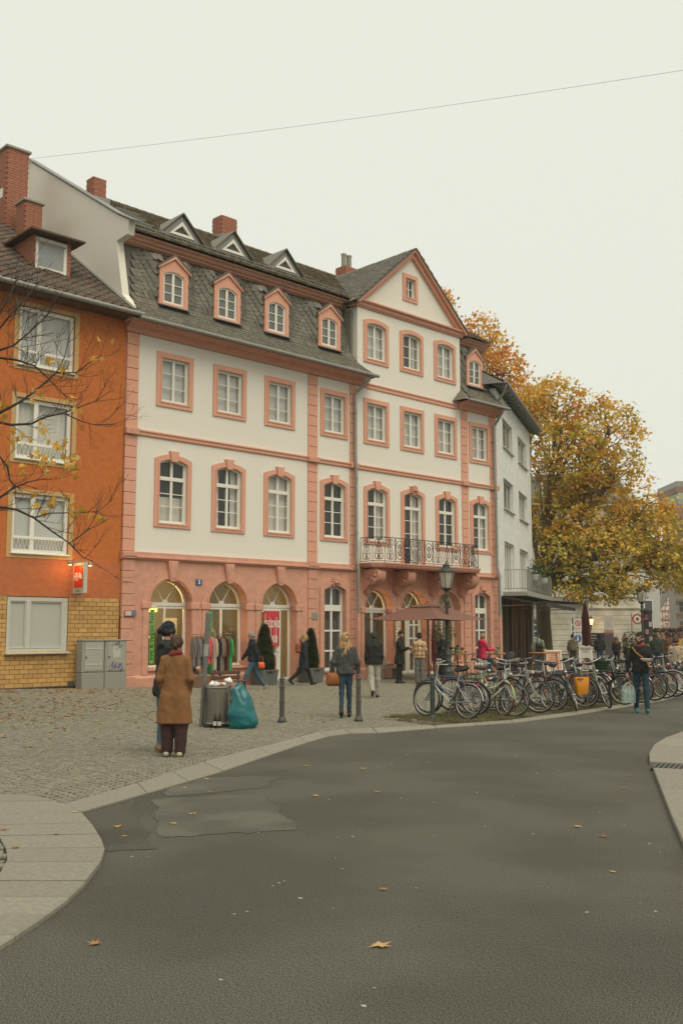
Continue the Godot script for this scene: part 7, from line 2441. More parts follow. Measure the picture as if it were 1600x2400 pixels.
func conifer(label: String, s: float, zz: float, h: float, w: float) -> void:
	var t := thing("potted_conifer", label, "potted tree", lf(s, 0.02, zz), "conifers beside the shop door")
	var b := MB.new()
	var pr := [Vector3(-0.31, 0, 0), Vector3(0.31, 0, 0)]
	for k in 4:
		var a := k * PI / 2 + PI / 4
		var a2 := a + PI / 2
		b.quad(Vector3(cos(a2) * 0.40, 0.0, sin(a2) * 0.40), Vector3(cos(a) * 0.40, 0.0, sin(a) * 0.40), Vector3(cos(a) * 0.47, 0.48, sin(a) * 0.47), Vector3(cos(a2) * 0.47, 0.48, sin(a2) * 0.47))
		b.quad(Vector3(cos(a2) * 0.47, 0.48, sin(a2) * 0.47), Vector3(cos(a) * 0.47, 0.48, sin(a) * 0.47), Vector3(cos(a) * 0.41, 0.48, sin(a) * 0.41), Vector3(cos(a2) * 0.41, 0.48, sin(a2) * 0.41))
		b.quad(Vector3(cos(a2) * 0.41, 0.48, sin(a2) * 0.41), Vector3(cos(a) * 0.41, 0.48, sin(a) * 0.41), Vector3(cos(a) * 0.41, 0.42, sin(a) * 0.41), Vector3(cos(a2) * 0.41, 0.42, sin(a2) * 0.41))
	part(t, "planter", b, mat(Color(0.13, 0.135, 0.13), 0.7, 0.1, 2.0))
	b = MB.new()
	b.lathe([[0.41, 0.43], [0.0, 0.44]], Vector3.ZERO, 8)
	part(t, "soil", b, M.joint)
	b = MB.new()
	b.tube([Vector3(0, 0.4, 0), Vector3(0, h - 0.2, 0)], [0.035, 0.01], 6)
	part(t, "trunk", b, M.bark)
	b = MB.new()
	for q in 10:
		var a := q * 0.63
		var d := Vector3(cos(a), 0.5, sin(a)) * 0.06
		var o := Vector3(cos(a), 0, sin(a)) * 0.02
		b.tri(o + Vector3(-sin(a), 0, cos(a)) * 0.008, o - Vector3(-sin(a), 0, cos(a)) * 0.008, o + d + Vector3(0, 0.02 * (q % 3), 0))
	var tuft := b.mesh()
	var xs := []
	var cs := []
	for q in 3400:
		var f := pow(rng.randf(), 0.75)
		var y := 0.42 + (1.0 - f) * (h - 0.45)
		f = 1.0 - (y - 0.42) / (h - 0.42)
		var rad := w * pow(f, 0.62) * (0.55 + 0.45 * sqrt(rng.randf()))
		if y < 0.6: rad *= 0.8
		var a := rng.randf() * TAU
		var dir := Vector3(cos(a), 0.9, sin(a)).normalized()
		var bs := Basis(Quaternion(Vector3.UP, dir)) * Basis(Vector3.UP, rng.randf() * TAU)
		xs.append(Transform3D(bs.scaled(Vector3.ONE * rng.randf_range(0.7, 1.3)), Vector3(cos(a) * rad, y, sin(a) * rad)))
		cs.append(Color(0.018, 0.035, 0.013).lerp(Color(0.055, 0.075, 0.022), rng.randf()))
	tag(many(t, "foliage", tuft, M.needle, xs, cs), "", "", "", "stuff")
func furniture() -> void:
	var b: MB
	var t: Node3D
	M.milk_glass = glass(Color(0.85, 0.85, 0.8), 0.5)
	M.milk_glass.roughness = 0.25
	street_lamp("dark green street lamp rising before the balcony and bicycles", at(3.6, 0.0, -34.2, 12))
	street_lamp("far street lamp standing before the cream house corner", at(15.6, 0.0, -52.0, 30))
	bollard("iron bollard between the teal bag and the walking woman", -1.14, -19.43, M.bollard)
	bollard("iron bollard just right of the blonde woman in jeans", 0.33, -19.65, M.bollard)
	bollard("darker iron bollard in front of the silver bicycle", 1.79, -19.9, M.lamp_green)
	for q in 2:
		var s0 := 14.13 + q * 0.72
		t = thing("switch_cabinet", ["plain grey utility cabinet with ribbed door at the brick wall", "grey utility cabinet scribbled with graffiti beside the pink pilaster"][q], "cabinet", lf(s0, 0.07, 0.12), "utility cabinets")
		b = MB.new()
		b.cbox(Vector3(0.355, 0.24, 0.17), Vector3(0.70, 0.52, 0.34), 0.01)
		part(t, "plinth", b, mat(Color(0.27, 0.27, 0.235), 0.8, 0.12, 1.5, 0.0, 0.0, 91))
		b = MB.new()
		b.cbox(Vector3(0.355, 0.945, 0.16), Vector3(0.695, 0.87, 0.32), 0.012)
		part(t, "body", b, mat(Color(0.29, 0.29, 0.25), 0.7, 0.12, 1.5, 0.0, 0.0, 92))
		b = MB.new()
		b.cbox(Vector3(0.355, 1.395, 0.165), Vector3(0.715, 0.045, 0.36), 0.012)
		part(t, "lid", b, mat(Color(0.26, 0.26, 0.22), 0.7, 0.2, 1.5, 0.0, 0.0, 93))
		b = MB.new()
		b.cbox(Vector3(0.37, 0.95, 0.325), Vector3(0.58, 0.80, 0.02), 0.006)
		var dr := part(t, "door", b, mat(Color(0.32, 0.32, 0.28), 0.65, 0.1, 1.5, 0.0, 0.0, 94))
		if q == 0:
			for k in 22:
				b = MB.new()
				b.box(Vector3(0.12 + k * 0.0235, 0.95, 0.337), Vector3(0.008, 0.72, 0.008))
				part(dr, "rib", b, M.window_grey)
			for y in [1.17, 0.73]:
				b = MB.new()
				b.cbox(Vector3(0.37, y, 0.34), Vector3(0.54, 0.025, 0.012), 0.004)
				part(dr, "band", b, M.window_grey)
		else:
			b = MB.new()
			b.box(Vector3(0.37, 1.08, 0.3365), Vector3(0.24, 0.34, 0.002), Basis(Vector3(0, 0, 1), 0.08))
			part(dr, "paper_remains", b, mat(Color(0.45, 0.45, 0.42), 0.9, 0.3, 6.0))
			for gset in [[Color(0.012, 0.012, 0.015), 1.28, 6], [Color(0.03, 0.04, 0.2), 0.66, 12]]:
				b = MB.new()
				var rr := RandomNumberGenerator.new()
				rr.seed = int(gset[1] * 100)
				for k in gset[2]:
					var o := Vector3(0.14 + rr.randf() * 0.4, gset[1] + rr.randf_range(-0.09, 0.09), 0.339)
					var pts := []
					var ph := rr.randf() * 6.0
					for w in 9: pts.append(o + Vector3(cos(w * 0.7 + ph) * 0.05 + w * 0.006, sin(w * 0.95 + ph) * 0.06, 0))
					b.tube(pts, 0.004, 4)
				part(dr, "graffiti", b, mat(gset[0], 0.6))
		b = MB.new()
		b.tube([Vector3(0.13, 0.93, 0.335), Vector3(0.13, 0.93, 0.352)], 0.025, 10)
		part(dr, "lock", b, M.bollard)
	t = thing("hanging_sign", "lit box sign with red panel and white lettering on the orange wall", "sign", lf(14.02, 2.76, 0.0))
	b = MB.new()
	b.cbox(Vector3(0, 0.43, 0.42), Vector3(0.11, 0.86, 0.62), 0.015)
	part(t, "box", b, mat(Color(0.5, 0.5, 0.42), 0.5, 0.08, 2.0))
	b = MB.new()
	b.tube([Vector3(0, -0.01, 0.0), Vector3(0, -0.02, 0.5)], 0.018, 5)
	b.tube([Vector3(0, 0.88, 0.0), Vector3(0, 0.88, 0.7)], 0.018, 5)
	part(t, "bracket", b, M.zinc)
	for sd in [-1.0, 1.0]:
		var fx := Transform3D(Basis(Vector3.UP, -PI / 2 if sd < 0 else PI / 2), Vector3(0.066 * sd, 0, 0.42))
		b = MB.new()
		b.box(Vector3(0.01, 0.48, 0.0), Vector3(0.46, 0.60, 0.012))
		part(t, "red_panel", b, mat(Color(0.62, 0.035, 0.02), 0.5), fx)
		for k in 3: lettering(t, "lettering", ["THE", "NORTH", "FACE"][k], 0.062, fx * Transform3D(Basis(), Vector3([-0.085, -0.06, -0.075][k], 0.545 - k * 0.075, 0.008)), M.window_white)
		b = MB.new()
		for k in 3:
			b.ring(arc_pts(0.06, 0.41, 0.17 - k * 0.05, 0, 90, 8), arc_pts(0.06, 0.41, 0.135 - k * 0.05, 0, 90, 8), 0.006, 0.011, false)
		part(t, "emblem", b, M.window_white, fx)
		lettering(t, "lettering", "outdoor", 0.06, fx * Transform3D(Basis(), Vector3(0, 0.09, 0.002)), mat(Color(0.16, 0.22, 0.05), 0.6), false)
		b = MB.new()
		b.tube([Vector3(0, 0.86, 0.35), Vector3(0.2 * sd, 0.90, 0.38), Vector3(0.30 * sd, 0.86, 0.40)], 0.014, 5)
		b.lathe([[0.0, 0.80], [0.05, 0.80], [0.06, 0.84], [0.04, 0.89], [0.0, 0.9]], Vector3(0.32 * sd, 0, 0.40), 8)
		part(t, "lamp_arm", b, M.zinc)
		b = MB.new()
		b.lathe([[0.0, 0.785], [0.042, 0.79], [0.042, 0.80], [0.0, 0.80]], Vector3(0.31 * sd, 0, 0.40), 8)
		part(t, "lamp_bulb", b, glow(Color(1.0, 0.85, 0.5), 6.0))
		lamp_or_fill(t, Vector3(0.30 * sd, 0.74, 0.40), Color(1.0, 0.72, 0.36), 0.075 if sd < 0 else 0.03, 0.03)
	t = thing("house_number", "blue enamel house number plate 3 between two arches", "number plate", lf(18.2, 3.14, 0.06))
	b = MB.new()
	b.cbox(Vector3(0.115, 0.09, 0.0), Vector3(0.23, 0.18, 0.02), 0.008)
	part(t, "plate", b, mat(Color(0.02, 0.09, 0.22), 0.3))
	lettering(t, "numeral", "3", 0.13, Transform3D(Basis(), Vector3(0.115, 0.09, 0.012)), M.window_white)
	for q in 2:
		t = thing("wall_plate", ["small cream notice plate with red rim on the pink pilaster", "small blue notice plate beside the cream one on the pilaster"][q], "sign", lf(15.66 + q * 0.25, 2.16, 0.115))
		b = MB.new()
		b.cbox(Vector3(0.12 if q == 0 else 0.07, 0.08, 0), Vector3(0.24 if q == 0 else 0.14, 0.17, 0.02), 0.006)
		part(t, "plate", b, mat([Color(0.35, 0.06, 0.05), Color(0.05, 0.12, 0.25)][q], 0.5))
		b = MB.new()
		b.box(Vector3(0.12 if q == 0 else 0.07, 0.08, 0.011), Vector3(0.21 if q == 0 else 0.1, 0.13, 0.004))
		part(t, "face", b, mat([Color(0.55, 0.50, 0.42), Color(0.12, 0.2, 0.33)][q], 0.6, 0.2, 9.0))
	t = thing("brass_plaque", "small grey metal plaque on the pilaster right of the shop door", "plaque", lf(23.03, 2.1, 0.09))
	b = MB.new()
	b.cbox(Vector3(0.14, 0.12, 0), Vector3(0.26, 0.25, 0.02), 0.006)
	part(t, "plate", b, mat(Color(0.30, 0.31, 0.27), 0.45, 0.1, 4.0, 0.0, 0.4))
	t = thing("shop_banner", "red printed banner with white words on the shop door", "banner", lf(21.2, 1.22, -0.245))
	b = MB.new()
	b.bx(0.0, 0.66, 0.0, 1.16, -0.004, 0.004)
	part(t, "cloth", b, mat(Color(0.58, 0.05, 0.06), 0.7, 0.35, 5.0, 0.0, 0.0, 95, 0.02))
	for k in 8:
		b = MB.new()
		b.bx(0.03 + k * 0.08, 0.065 + k * 0.08, 0.04 + (k * 37 % 5) * 0.02, 1.05 - (k * 53 % 7) * 0.03, 0.004, 0.006)
		part(t, "print_stripe", b, mat([Color(0.75, 0.35, 0.32), Color(0.3, 0.02, 0.03), Color(0.66, 0.12, 0.14)][k % 3], 0.7))
	lettering(t, "lettering", "SECOND", 0.20, Transform3D(Basis().scaled(Vector3(0.62, 1.15, 1)), Vector3(0.33, 0.72, 0.012)), M.window_white)
	lettering(t, "lettering", "HAND", 0.20, Transform3D(Basis().scaled(Vector3(0.62, 1.15, 1)), Vector3(0.33, 0.22, 0.012)), M.window_white)
	t = thing("door_poster", "small pink poster in the lower pane of the shop door", "poster", lf(21.22, 0.35, -0.262))
	b = MB.new()
	b.bx(0.0, 0.5, 0.0, 0.5, -0.003, 0.003)
	part(t, "sheet", b, mat(Color(0.45, 0.07, 0.09), 0.7, 0.35, 6.0))
	for q in 2:
		t = thing("green_window_strip", ["bright green lettered strip along the first shop window", "bright green lettered strip along the second shop window"][q], "window print", lf(16.79 + q * 2.16, 0.75, -0.385), "green strips in the shop windows")
		b = MB.new()
		b.bx(0.06, 0.22, 0.0, 1.62, -0.003, 0.003)
		part(t, "strip", b, mat(Color(0.10, 0.48, 0.05), 0.6))
		lettering(t, "lettering", "eve & vegan fair", 0.13, Transform3D(Basis(Vector3(0, 0, 1), PI / 2), Vector3(0.13, 0.80, 0.004)), M.black)
	t = thing("cafe_sign", "ochre upright panel with white letters beside the cafe door", "sign", lf(27.12, 1.2, 0.14))
	b = MB.new()
	b.cbox(Vector3(0.15, 0.5, 0), Vector3(0.30, 1.0, 0.03), 0.006)
	part(t, "panel", b, mat(Color(0.42, 0.24, 0.06), 0.6))
	lettering(t, "lettering", "DINGE", 0.21, Transform3D(Basis(Vector3(0, 0, 1), PI / 2), Vector3(0.15, 0.58, 0.017)), M.window_white)
	_shop_inside()
	t = thing("clothes_rack", "chrome clothes rack full of garments before the shop window", "rack", lf(18.2, 0.03, 0.9))
	b = MB.new()
	b.tube([Vector3(-0.76, 1.6, 0), Vector3(0.76, 1.6, 0)], 0.014, 6)
	part(t, "rail", b, M.steel)
	for sd in [-1.0, 1.0]:
		b = MB.new()
		b.tube([Vector3(sd * 0.40, 0.05, 0), Vector3(sd * 0.40, 1.6, 0)], 0.013, 6)
		part(t, "post", b, M.steel)
		b = MB.new()
		b.tube([Vector3(sd * 0.40, 0.03, -0.25), Vector3(sd * 0.40, 0.03, 0.25)], 0.013, 6)
		part(t, "foot", b, M.steel)
	var gs := [["grey striped shawl at the left end of the rack", Color(0.20, 0.19, 0.19), 1.05, 0.05, 0.7], ["mauve grey knit second from the left end", Color(0.22, 0.18, 0.19), 1.0, 0.05, 0.0], ["grey green cardigan third from the left end", Color(0.17, 0.19, 0.18), 1.12, 0.06, 0.0], ["dark taupe coat behind the leaning post", Color(0.11, 0.095, 0.085), 0.95, 0.06, 0.0], ["grey jacket just left of the coral one", Color(0.19, 0.18, 0.17), 0.9, 0.05, 0.0], ["coral red quilted jacket on the rack", Color(0.72, 0.06, 0.075), 0.82, 0.075, 0.0], ["pink scarf hanging beside the coral jacket", Color(0.55, 0.16, 0.17), 1.0, 0.025, 0.0], ["cream fur coat in the middle of the rack", Color(0.48, 0.42, 0.33), 0.98, 0.08, 0.8], ["beige long coat right of the cream fur", Color(0.33, 0.26, 0.19), 1.1, 0.05, 0.0], ["black leather coat on the rack", Color(0.02, 0.02, 0.02), 1.05, 0.05, 0.0], ["taupe woollen coat right of the black leather", Color(0.25, 0.20, 0.165), 1.1, 0.06, 0.0], ["leopard spotted coat on the rack", Color(0.26, 0.17, 0.11), 1.15, 0.05, 0.25], ["burgundy coat left of the bright green one", Color(0.10, 0.02, 0.035), 1.1, 0.05, 0.0], ["bright green wrap near the right end", Color(0.02, 0.33, 0.06), 1.1, 0.08, 0.0], ["olive beige coat at the right end of the rack", Color(0.22, 0.19, 0.11), 1.05, 0.05, 0.0]]
	for q in gs.size():
		garment("hanging_garment", gs[q][0], 17.52 + q * 0.097, 1.575, 0.9, gs[q][1], gs[q][2], gs[q][3], 60 + q, gs[q][4])
	garment("hanging_garment", "short green skirt hanging below the coral jacket", 18.02, 0.84, 0.98, Color(0.02, 0.16, 0.04), 0.36, 0.07, 80)
	conifer("potted conifer left of the shop door", 20.45, 0.68, 1.9, 0.36)
	conifer("potted conifer between shop door and tall window", 22.52, 0.6, 1.76, 0.27)
	_bin_group()
	_cafe()
	_far_signs()
func _shop_inside() -> void:
	var b: MB
	var lamps := [[17.75, 2.42, -1.6, 0.12, 1.3, "glowing glass pendant behind the first arched shop window", 0.0], [19.9, 2.6, -2.6, 0.1, 1.1, "glowing pendant deep inside behind the second shop window", 0.0], [25.98, 2.80, -1.0, 0.13, 0.45, "egg shaped lit lamp in the first cafe fanlight", 1.0], [27.98, 2.76, -1.0, 0.13, 0.45, "egg shaped lit lamp in the middle cafe fanlight", 1.0]]
	for l in lamps:
		var t := thing("pendant_lamp", l[5], "lamp", lf(l[0], l[1], l[2]), "lit lamps inside the shops")
		b = MB.new()
		var r: float = l[3]
		if l[6] > 0.5: b.lathe([[0.0, -0.17], [r * 0.55, -0.12], [r * 0.95, 0.0], [r * 0.7, 0.12], [r * 0.25, 0.19], [0.0, 0.2]], Vector3.ZERO, 12)
		else: b.lathe([[0.0, -0.1], [r, -0.1], [r * 1.15, 0.05], [r * 0.8, 0.14], [0.0, 0.15]], Vector3.ZERO, 12)
		part(t, "lamp_shade", b, glow(Color(1.0, 0.83, 0.38), 1.6))
		b = MB.new()
		b.tube([Vector3(0, 0.15, 0), Vector3(0, 3.8 - l[1], 0)], 0.006, 4)
		part(t, "cord", b, M.black)
		lamp_or_fill(t, Vector3(0, -0.02, 0), Color(1.0, 0.82, 0.52), l[4], r * 0.6)
	var t2 := thing("fairy_lights", "string of warm fairy lights behind the first shop window", "fairy lights", lf(16.75, 1.55, -0.9))
	b = MB.new()
	var pts := []
	for q in 9: pts.append(Vector3(q * 0.06, -0.05 * sin(q * 0.4), 0))
	b.tube(pts, 0.004, 4)
	part(t2, "wire", b, M.black)
	b = MB.new()
	for q in 9: b.lathe([[0.0, -0.018], [0.016, 0.0], [0.0, 0.018]], pts[q], 6)
	tag(part(t2, "light_bulbs", b, glow(Color(1.0, 0.75, 0.35), 3.0)), "", "", "", "stuff")
	var inside := [["dark fur coat on a stand inside the first shop window", 16.95, 1.75, -1.0, Color(0.11, 0.065, 0.03), 1.35, 0.2], ["black coat hanging inside at the right of the first window", 17.75, 1.9, -1.15, Color(0.02, 0.02, 0.022), 1.5, 0.13], ["black jacket hanging inside at the left of the second window", 19.05, 1.9, -0.9, Color(0.015, 0.016, 0.016), 1.2, 0.2], ["pale dress hanging inside behind the second window mullion", 19.6, 1.85, -1.0, Color(0.45, 0.38, 0.2), 1.1, 0.09], ["dark patterned coat inside at the right of the second window", 20.0, 1.7, -0.9, Color(0.03, 0.03, 0.03), 1.2, 0.12], ["long brown robe inside beside the second window frame", 20.22, 1.8, -0.75, Color(0.06, 0.035, 0.02), 1.4, 0.08]]
	for q in inside.size():
		var e: Array = inside[q]
		garment("hanging_garment", e[0], e[1], e[2], e[3], e[4], e[5], e[6], 100 + q)
func _bin_group() -> void:
	var b: MB
	var t := thing("sign_pole", "leaning bare steel pole beside the litter bin", "pole", at(-2.57, 0.01, -18.64))
	b = MB.new()
	b.tube([Vector3.ZERO, Vector3(0.09, 2.05, 0.0), Vector3(0.092, 2.1, 0)], [0.045, 0.045, 0.02], 10)
	part(t, "tube", b, mat(Color(0.17, 0.175, 0.165), 0.5, 0.2, 2.0, 0.0, 0.4))
	b = MB.new()
	b.tube([Vector3(0.057, 1.28, 0), Vector3(0.066, 1.5, 0)], 0.047, 10)
	part(t, "sticker", b, mat(Color(0.32, 0.32, 0.30), 0.8, 0.3, 8.0))
	t = thing("litter_bin", "overfull perforated steel litter bin on the cobbles", "bin", at(-2.27, 0.012, -18.55, 8))
	b = MB.new()
	var rows := []
	for y in [0.07, 0.3, 0.5, 0.72]:
		var row := PackedVector3Array()
		for k in 22:
			var a := TAU * k / 22
			row.append(Vector3(signf(cos(a)) * pow(absf(cos(a)), 0.6) * 0.205, y, signf(sin(a)) * pow(absf(sin(a)), 0.7) * 0.17))
		rows.append(row)
	b.sheet(rows, true, true)
	part(t, "shell", b, mat(Color(0.21, 0.19, 0.155), 0.45, 0.2, 2.0, 0.0, 0.5))
	b = MB.new()
	for r in 26:
		for k in 12:
			var a := PI * (0.12 + 0.76 * k / 11.0)
			var p := Vector3(signf(cos(a)) * pow(absf(cos(a)), 0.6) * 0.206, 0.14 + r * 0.019, signf(sin(a)) * pow(absf(sin(a)), 0.7) * 0.171)
			b.box(p, Vector3(0.009, 0.009, 0.004), Basis(Vector3.UP, PI / 2 - a))
	tag(part(t, "perforation", b, M.black), "", "", "", "stuff")
	b = MB.new()
	for e in [0.07, 0.72]:
		var rr := []
		for k in 23:
			var a := TAU * k / 22
			rr.append(Vector3(signf(cos(a)) * pow(absf(cos(a)), 0.6) * 0.21, e, signf(sin(a)) * pow(absf(sin(a)), 0.7) * 0.175))
		b.tube(rr, 0.012, 6, false)
	part(t, "hoop", b, M.steel)
	for sd in [-0.24, -0.21, 0.23]:
		b = MB.new()
		b.cbox(Vector3(sd, 0.38, -0.02), Vector3(0.025, 0.74, 0.06), 0.005)
		part(t, "upright", b, M.bollard)
	b = MB.new()
	b.cbox(Vector3(0, 0.03, 0), Vector3(0.5, 0.03, 0.32), 0.006)
	part(t, "base_plate", b, M.black)
	for q in 5:
		var r := RandomNumberGenerator.new()
		r.seed = 50 + q
		b = MB.new()
		rows = []
		for k in 7:
			var f := k / 6.0
			var row := PackedVector3Array()
			for w in 8:
				var a := TAU * w / 8
				var rad := sin(f * PI) * 0.07 * r.randf_range(0.7, 1.25) + 0.003
				row.append(Vector3(cos(a) * rad, (f - 0.5) * 0.13 * r.randf_range(0.9, 1.1), sin(a) * rad))
			rows.append(row)
		b.sheet(rows, true, true)
		var o := part(self, "crumpled_wrapper", b, mat([Color(0.7, 0.68, 0.62), Color(0.72, 0.70, 0.66), Color(0.55, 0.30, 0.22), Color(0.62, 0.5, 0.42), Color(0.74, 0.72, 0.68)][q], 0.7), Transform3D(Basis(Vector3(0.3, 1, 0.2).normalized(), q * 1.3).scaled(Vector3.ONE * [1.1, 0.9, 0.8, 0.8, 1.2][q]), Vector3(-2.37 + q * 0.075, 0.775 + [0.0, 0.01, 0.0, 0.005, 0.06][q], -18.53 + (q % 2) * 0.05)))
		tag(o, ["crumpled white wrapper at the left of the bin's mouth", "white paper ball second from the left in the bin", "reddish wrapper in the middle of the bin's mouth", "beige paper crumple right of the reddish wrapper", "tall white crumpled bag at the right of the bin's mouth"][q], "litter", "rubbish in the bin's mouth")
	for q in 2:
		t = thing("glass_bottle", ["brown glass bottle with pale label before the bin, nearer the pole", "dark glass bottle before the bin, nearer the teal bag"][q], "bottle", at(-2.28 + q * 0.085, 0.02, -18.28 + q * 0.02), "bottles before the bin")
		b = MB.new()
		b.lathe([[0.0, 0.0], [0.032, 0.0], [0.033, 0.14], [0.028, 0.17], [0.014, 0.2], [0.013, 0.245], [0.0, 0.245]], Vector3.ZERO, 12)
		part(t, "bottle", b, mat(Color(0.012, 0.01, 0.008), 0.12))
		b = MB.new()
		b.lathe([[0.0335, 0.04], [0.0345, 0.045], [0.0345, 0.11], [0.0335, 0.115]], Vector3.ZERO, 12)
		part(t, "label", b, mat(Color(0.5, 0.5, 0.46), 0.6))
	t = thing("rubbish_bag", "big teal plastic rubbish bag slumped beside the bin", "bag", at(-1.79, 0.012, -18.3, 10))
	var f := FastNoiseLite.new()
	f.seed = 33
	f.frequency = 2.0
	f.noise_type = FastNoiseLite.TYPE_CELLULAR
	f.cellular_return_type = FastNoiseLite.RETURN_DISTANCE2_SUB
	f.fractal_type = FastNoiseLite.FRACTAL_NONE
	b = MB.new()
	rows = []
	for k in 41:
		var g := k / 40.0
		var row := PackedVector3Array()
		var wx := 0.235 if g < 0.3 else lerpf(0.235, 0.085, pow((g - 0.3) / 0.7, 1.2))
		if g < 0.08: wx *= lerpf(0.88, 1.0, g / 0.08)
		var cx := -0.07 * smoothstep(0.35, 1.0, g)
		for w in 60:
			var a := TAU * w / 60
			var p := Vector3(cos(a), 0, sin(a))
			var nz := -0.11 * f.get_noise_3d(p.x * 0.5 + g * 0.5, g * 1.5, p.z * 0.5) - 0.07 * f.get_noise_3d(p.x * 1.3, g * 2.2 + p.x, p.z * 1.3 + 4.0) + 0.05 * sin(a * 9.0 + g * 4.0) * smoothstep(0.45, 1.0, g)
			row.append(Vector3(cx + p.x * wx * (1.0 + nz) + 0.02 * sin(g * 11.0), 0.005 + g * 0.74 + (0.05 * sin(a + 2.2) + 0.03 * sin(a * 3.0)) * g * g, p.z * wx * 0.82 * (1.0 + nz)))
		rows.append(row)
	b.sheet(rows, true, true)
	for w in range(1, 59): b.tri(rows[40][0], rows[40][w + 1], rows[40][w])
	part(t, "bag", b, mat(Color(0.006, 0.125, 0.14), 0.25))
	t = thing("wooden_bench", "dark brown wooden bench behind the teal bag", "bench", at(-3.05, 0.0, -27.6, 38))
	for y in [0.42, 0.56]:
		b = MB.new()
		b.cbox(Vector3(0, y + 0.03, -0.22), Vector3(0.95, 0.10, 0.035), 0.01)
		part(t, "back_board", b, M.dark_wood)
	for q in 3:
		b = MB.new()
		b.cbox(Vector3(0, 0.36, -0.12 + q * 0.13), Vector3(0.95, 0.035, 0.115), 0.008)
		part(t, "seat_board", b, M.dark_wood)
	for sd in [-1.0, 1.0]:
		b = MB.new()
		b.cbox(Vector3(sd * 0.40, 0.17, -0.2), Vector3(0.06, 0.34, 0.06), 0.008)
		b.cbox(Vector3(sd * 0.40, 0.17, 0.13), Vector3(0.06, 0.34, 0.06), 0.008)
		b.cbox(Vector3(sd * 0.40, 0.48, -0.22), Vector3(0.06, 0.32, 0.05), 0.008)
		part(t, "leg_frame", b, M.dark_wood)
func bar_table(label: String, s: float, zz: float, h: float, w: float, d: float) -> void:
	var t := thing("bar_table", label, "table", lf(s, 0.0, zz), "high wooden cafe tables")
	var b := MB.new()
	b.cbox(Vector3(0, h - 0.025, 0), Vector3(w, 0.05, d), 0.01)
	part(t, "table_top", b, M.wood)
	for sx in [-1.0, 1.0]:
		for sz in [-1.0, 1.0]:
			b = MB.new()
			b.tube([Vector3(sx * w * 0.36, h - 0.04, sz * d * 0.34), Vector3(sx * w * 0.44, 0.0, sz * d * 0.42)], 0.024, 5)
			part(t, "leg", b, M.wood)
func stool(label: String, s: float, zz: float, turn: float) -> void:
	var t := thing("bar_stool", label, "stool", lf(s, 0.0, zz, turn), "black wire bar stools")
	var b := MB.new()
	b.lathe([[0.0, 0.60], [0.19, 0.60], [0.20, 0.62], [0.19, 0.645], [0.0, 0.65]], Vector3.ZERO, 14)
	part(t, "seat", b, mat(Color(0.42, 0.30, 0.18), 0.6, 0.15, 3.0))
	for q in 4:
		b = MB.new()
		var a := q * PI / 2 + PI / 4
		b.tube([Vector3(cos(a) * 0.16, 0.6, sin(a) * 0.16), Vector3(cos(a) * 0.25, 0.0, sin(a) * 0.25)], 0.011, 5)
		part(t, "leg", b, M.black)
	b = MB.new()
	var rr := []
	for k in 17: rr.append(Vector3(cos(k * TAU / 16) * 0.215, 0.24, sin(k * TAU / 16) * 0.215))
	b.tube(rr, 0.008, 4, false)
	part(t, "foot_ring", b, M.black)
	b = MB.new()
	b.tube([Vector3(-0.18, 0.62, -0.05), Vector3(-0.2, 0.85, 0.06), Vector3(-0.13, 0.93, 0.17), Vector3(0.13, 0.93, 0.17), Vector3(0.2, 0.85, 0.06), Vector3(0.18, 0.62, -0.05)], 0.010, 5)
	b.tube([Vector3(-0.08, 0.63, 0.16), Vector3(-0.08, 0.93, 0.175)], 0.007, 4)
	b.tube([Vector3(0.08, 0.63, 0.16), Vector3(0.08, 0.93, 0.175)], 0.007, 4)
	part(t, "backrest", b, M.black)
func table_pot(label: String, s: float, y: float, zz: float, c: Color) -> void:
	var t := thing("table_plant", label, "potted plant", lf(s, y, zz), "small pots on the cafe tables")
	var b := MB.new()
	b.lathe([[0.0, 0.0], [0.05, 0.0], [0.06, 0.12], [0.05, 0.12], [0.0, 0.11]], Vector3.ZERO, 10)
	part(t, "pot", b, mat(c, 0.5))
	leafy(t, Vector3(0, 0.17, 0), Vector3(0.085, 0.06, 0.085), 60, 0.05, [Color(0.04, 0.08, 0.02), Color(0.12, 0.13, 0.04)])
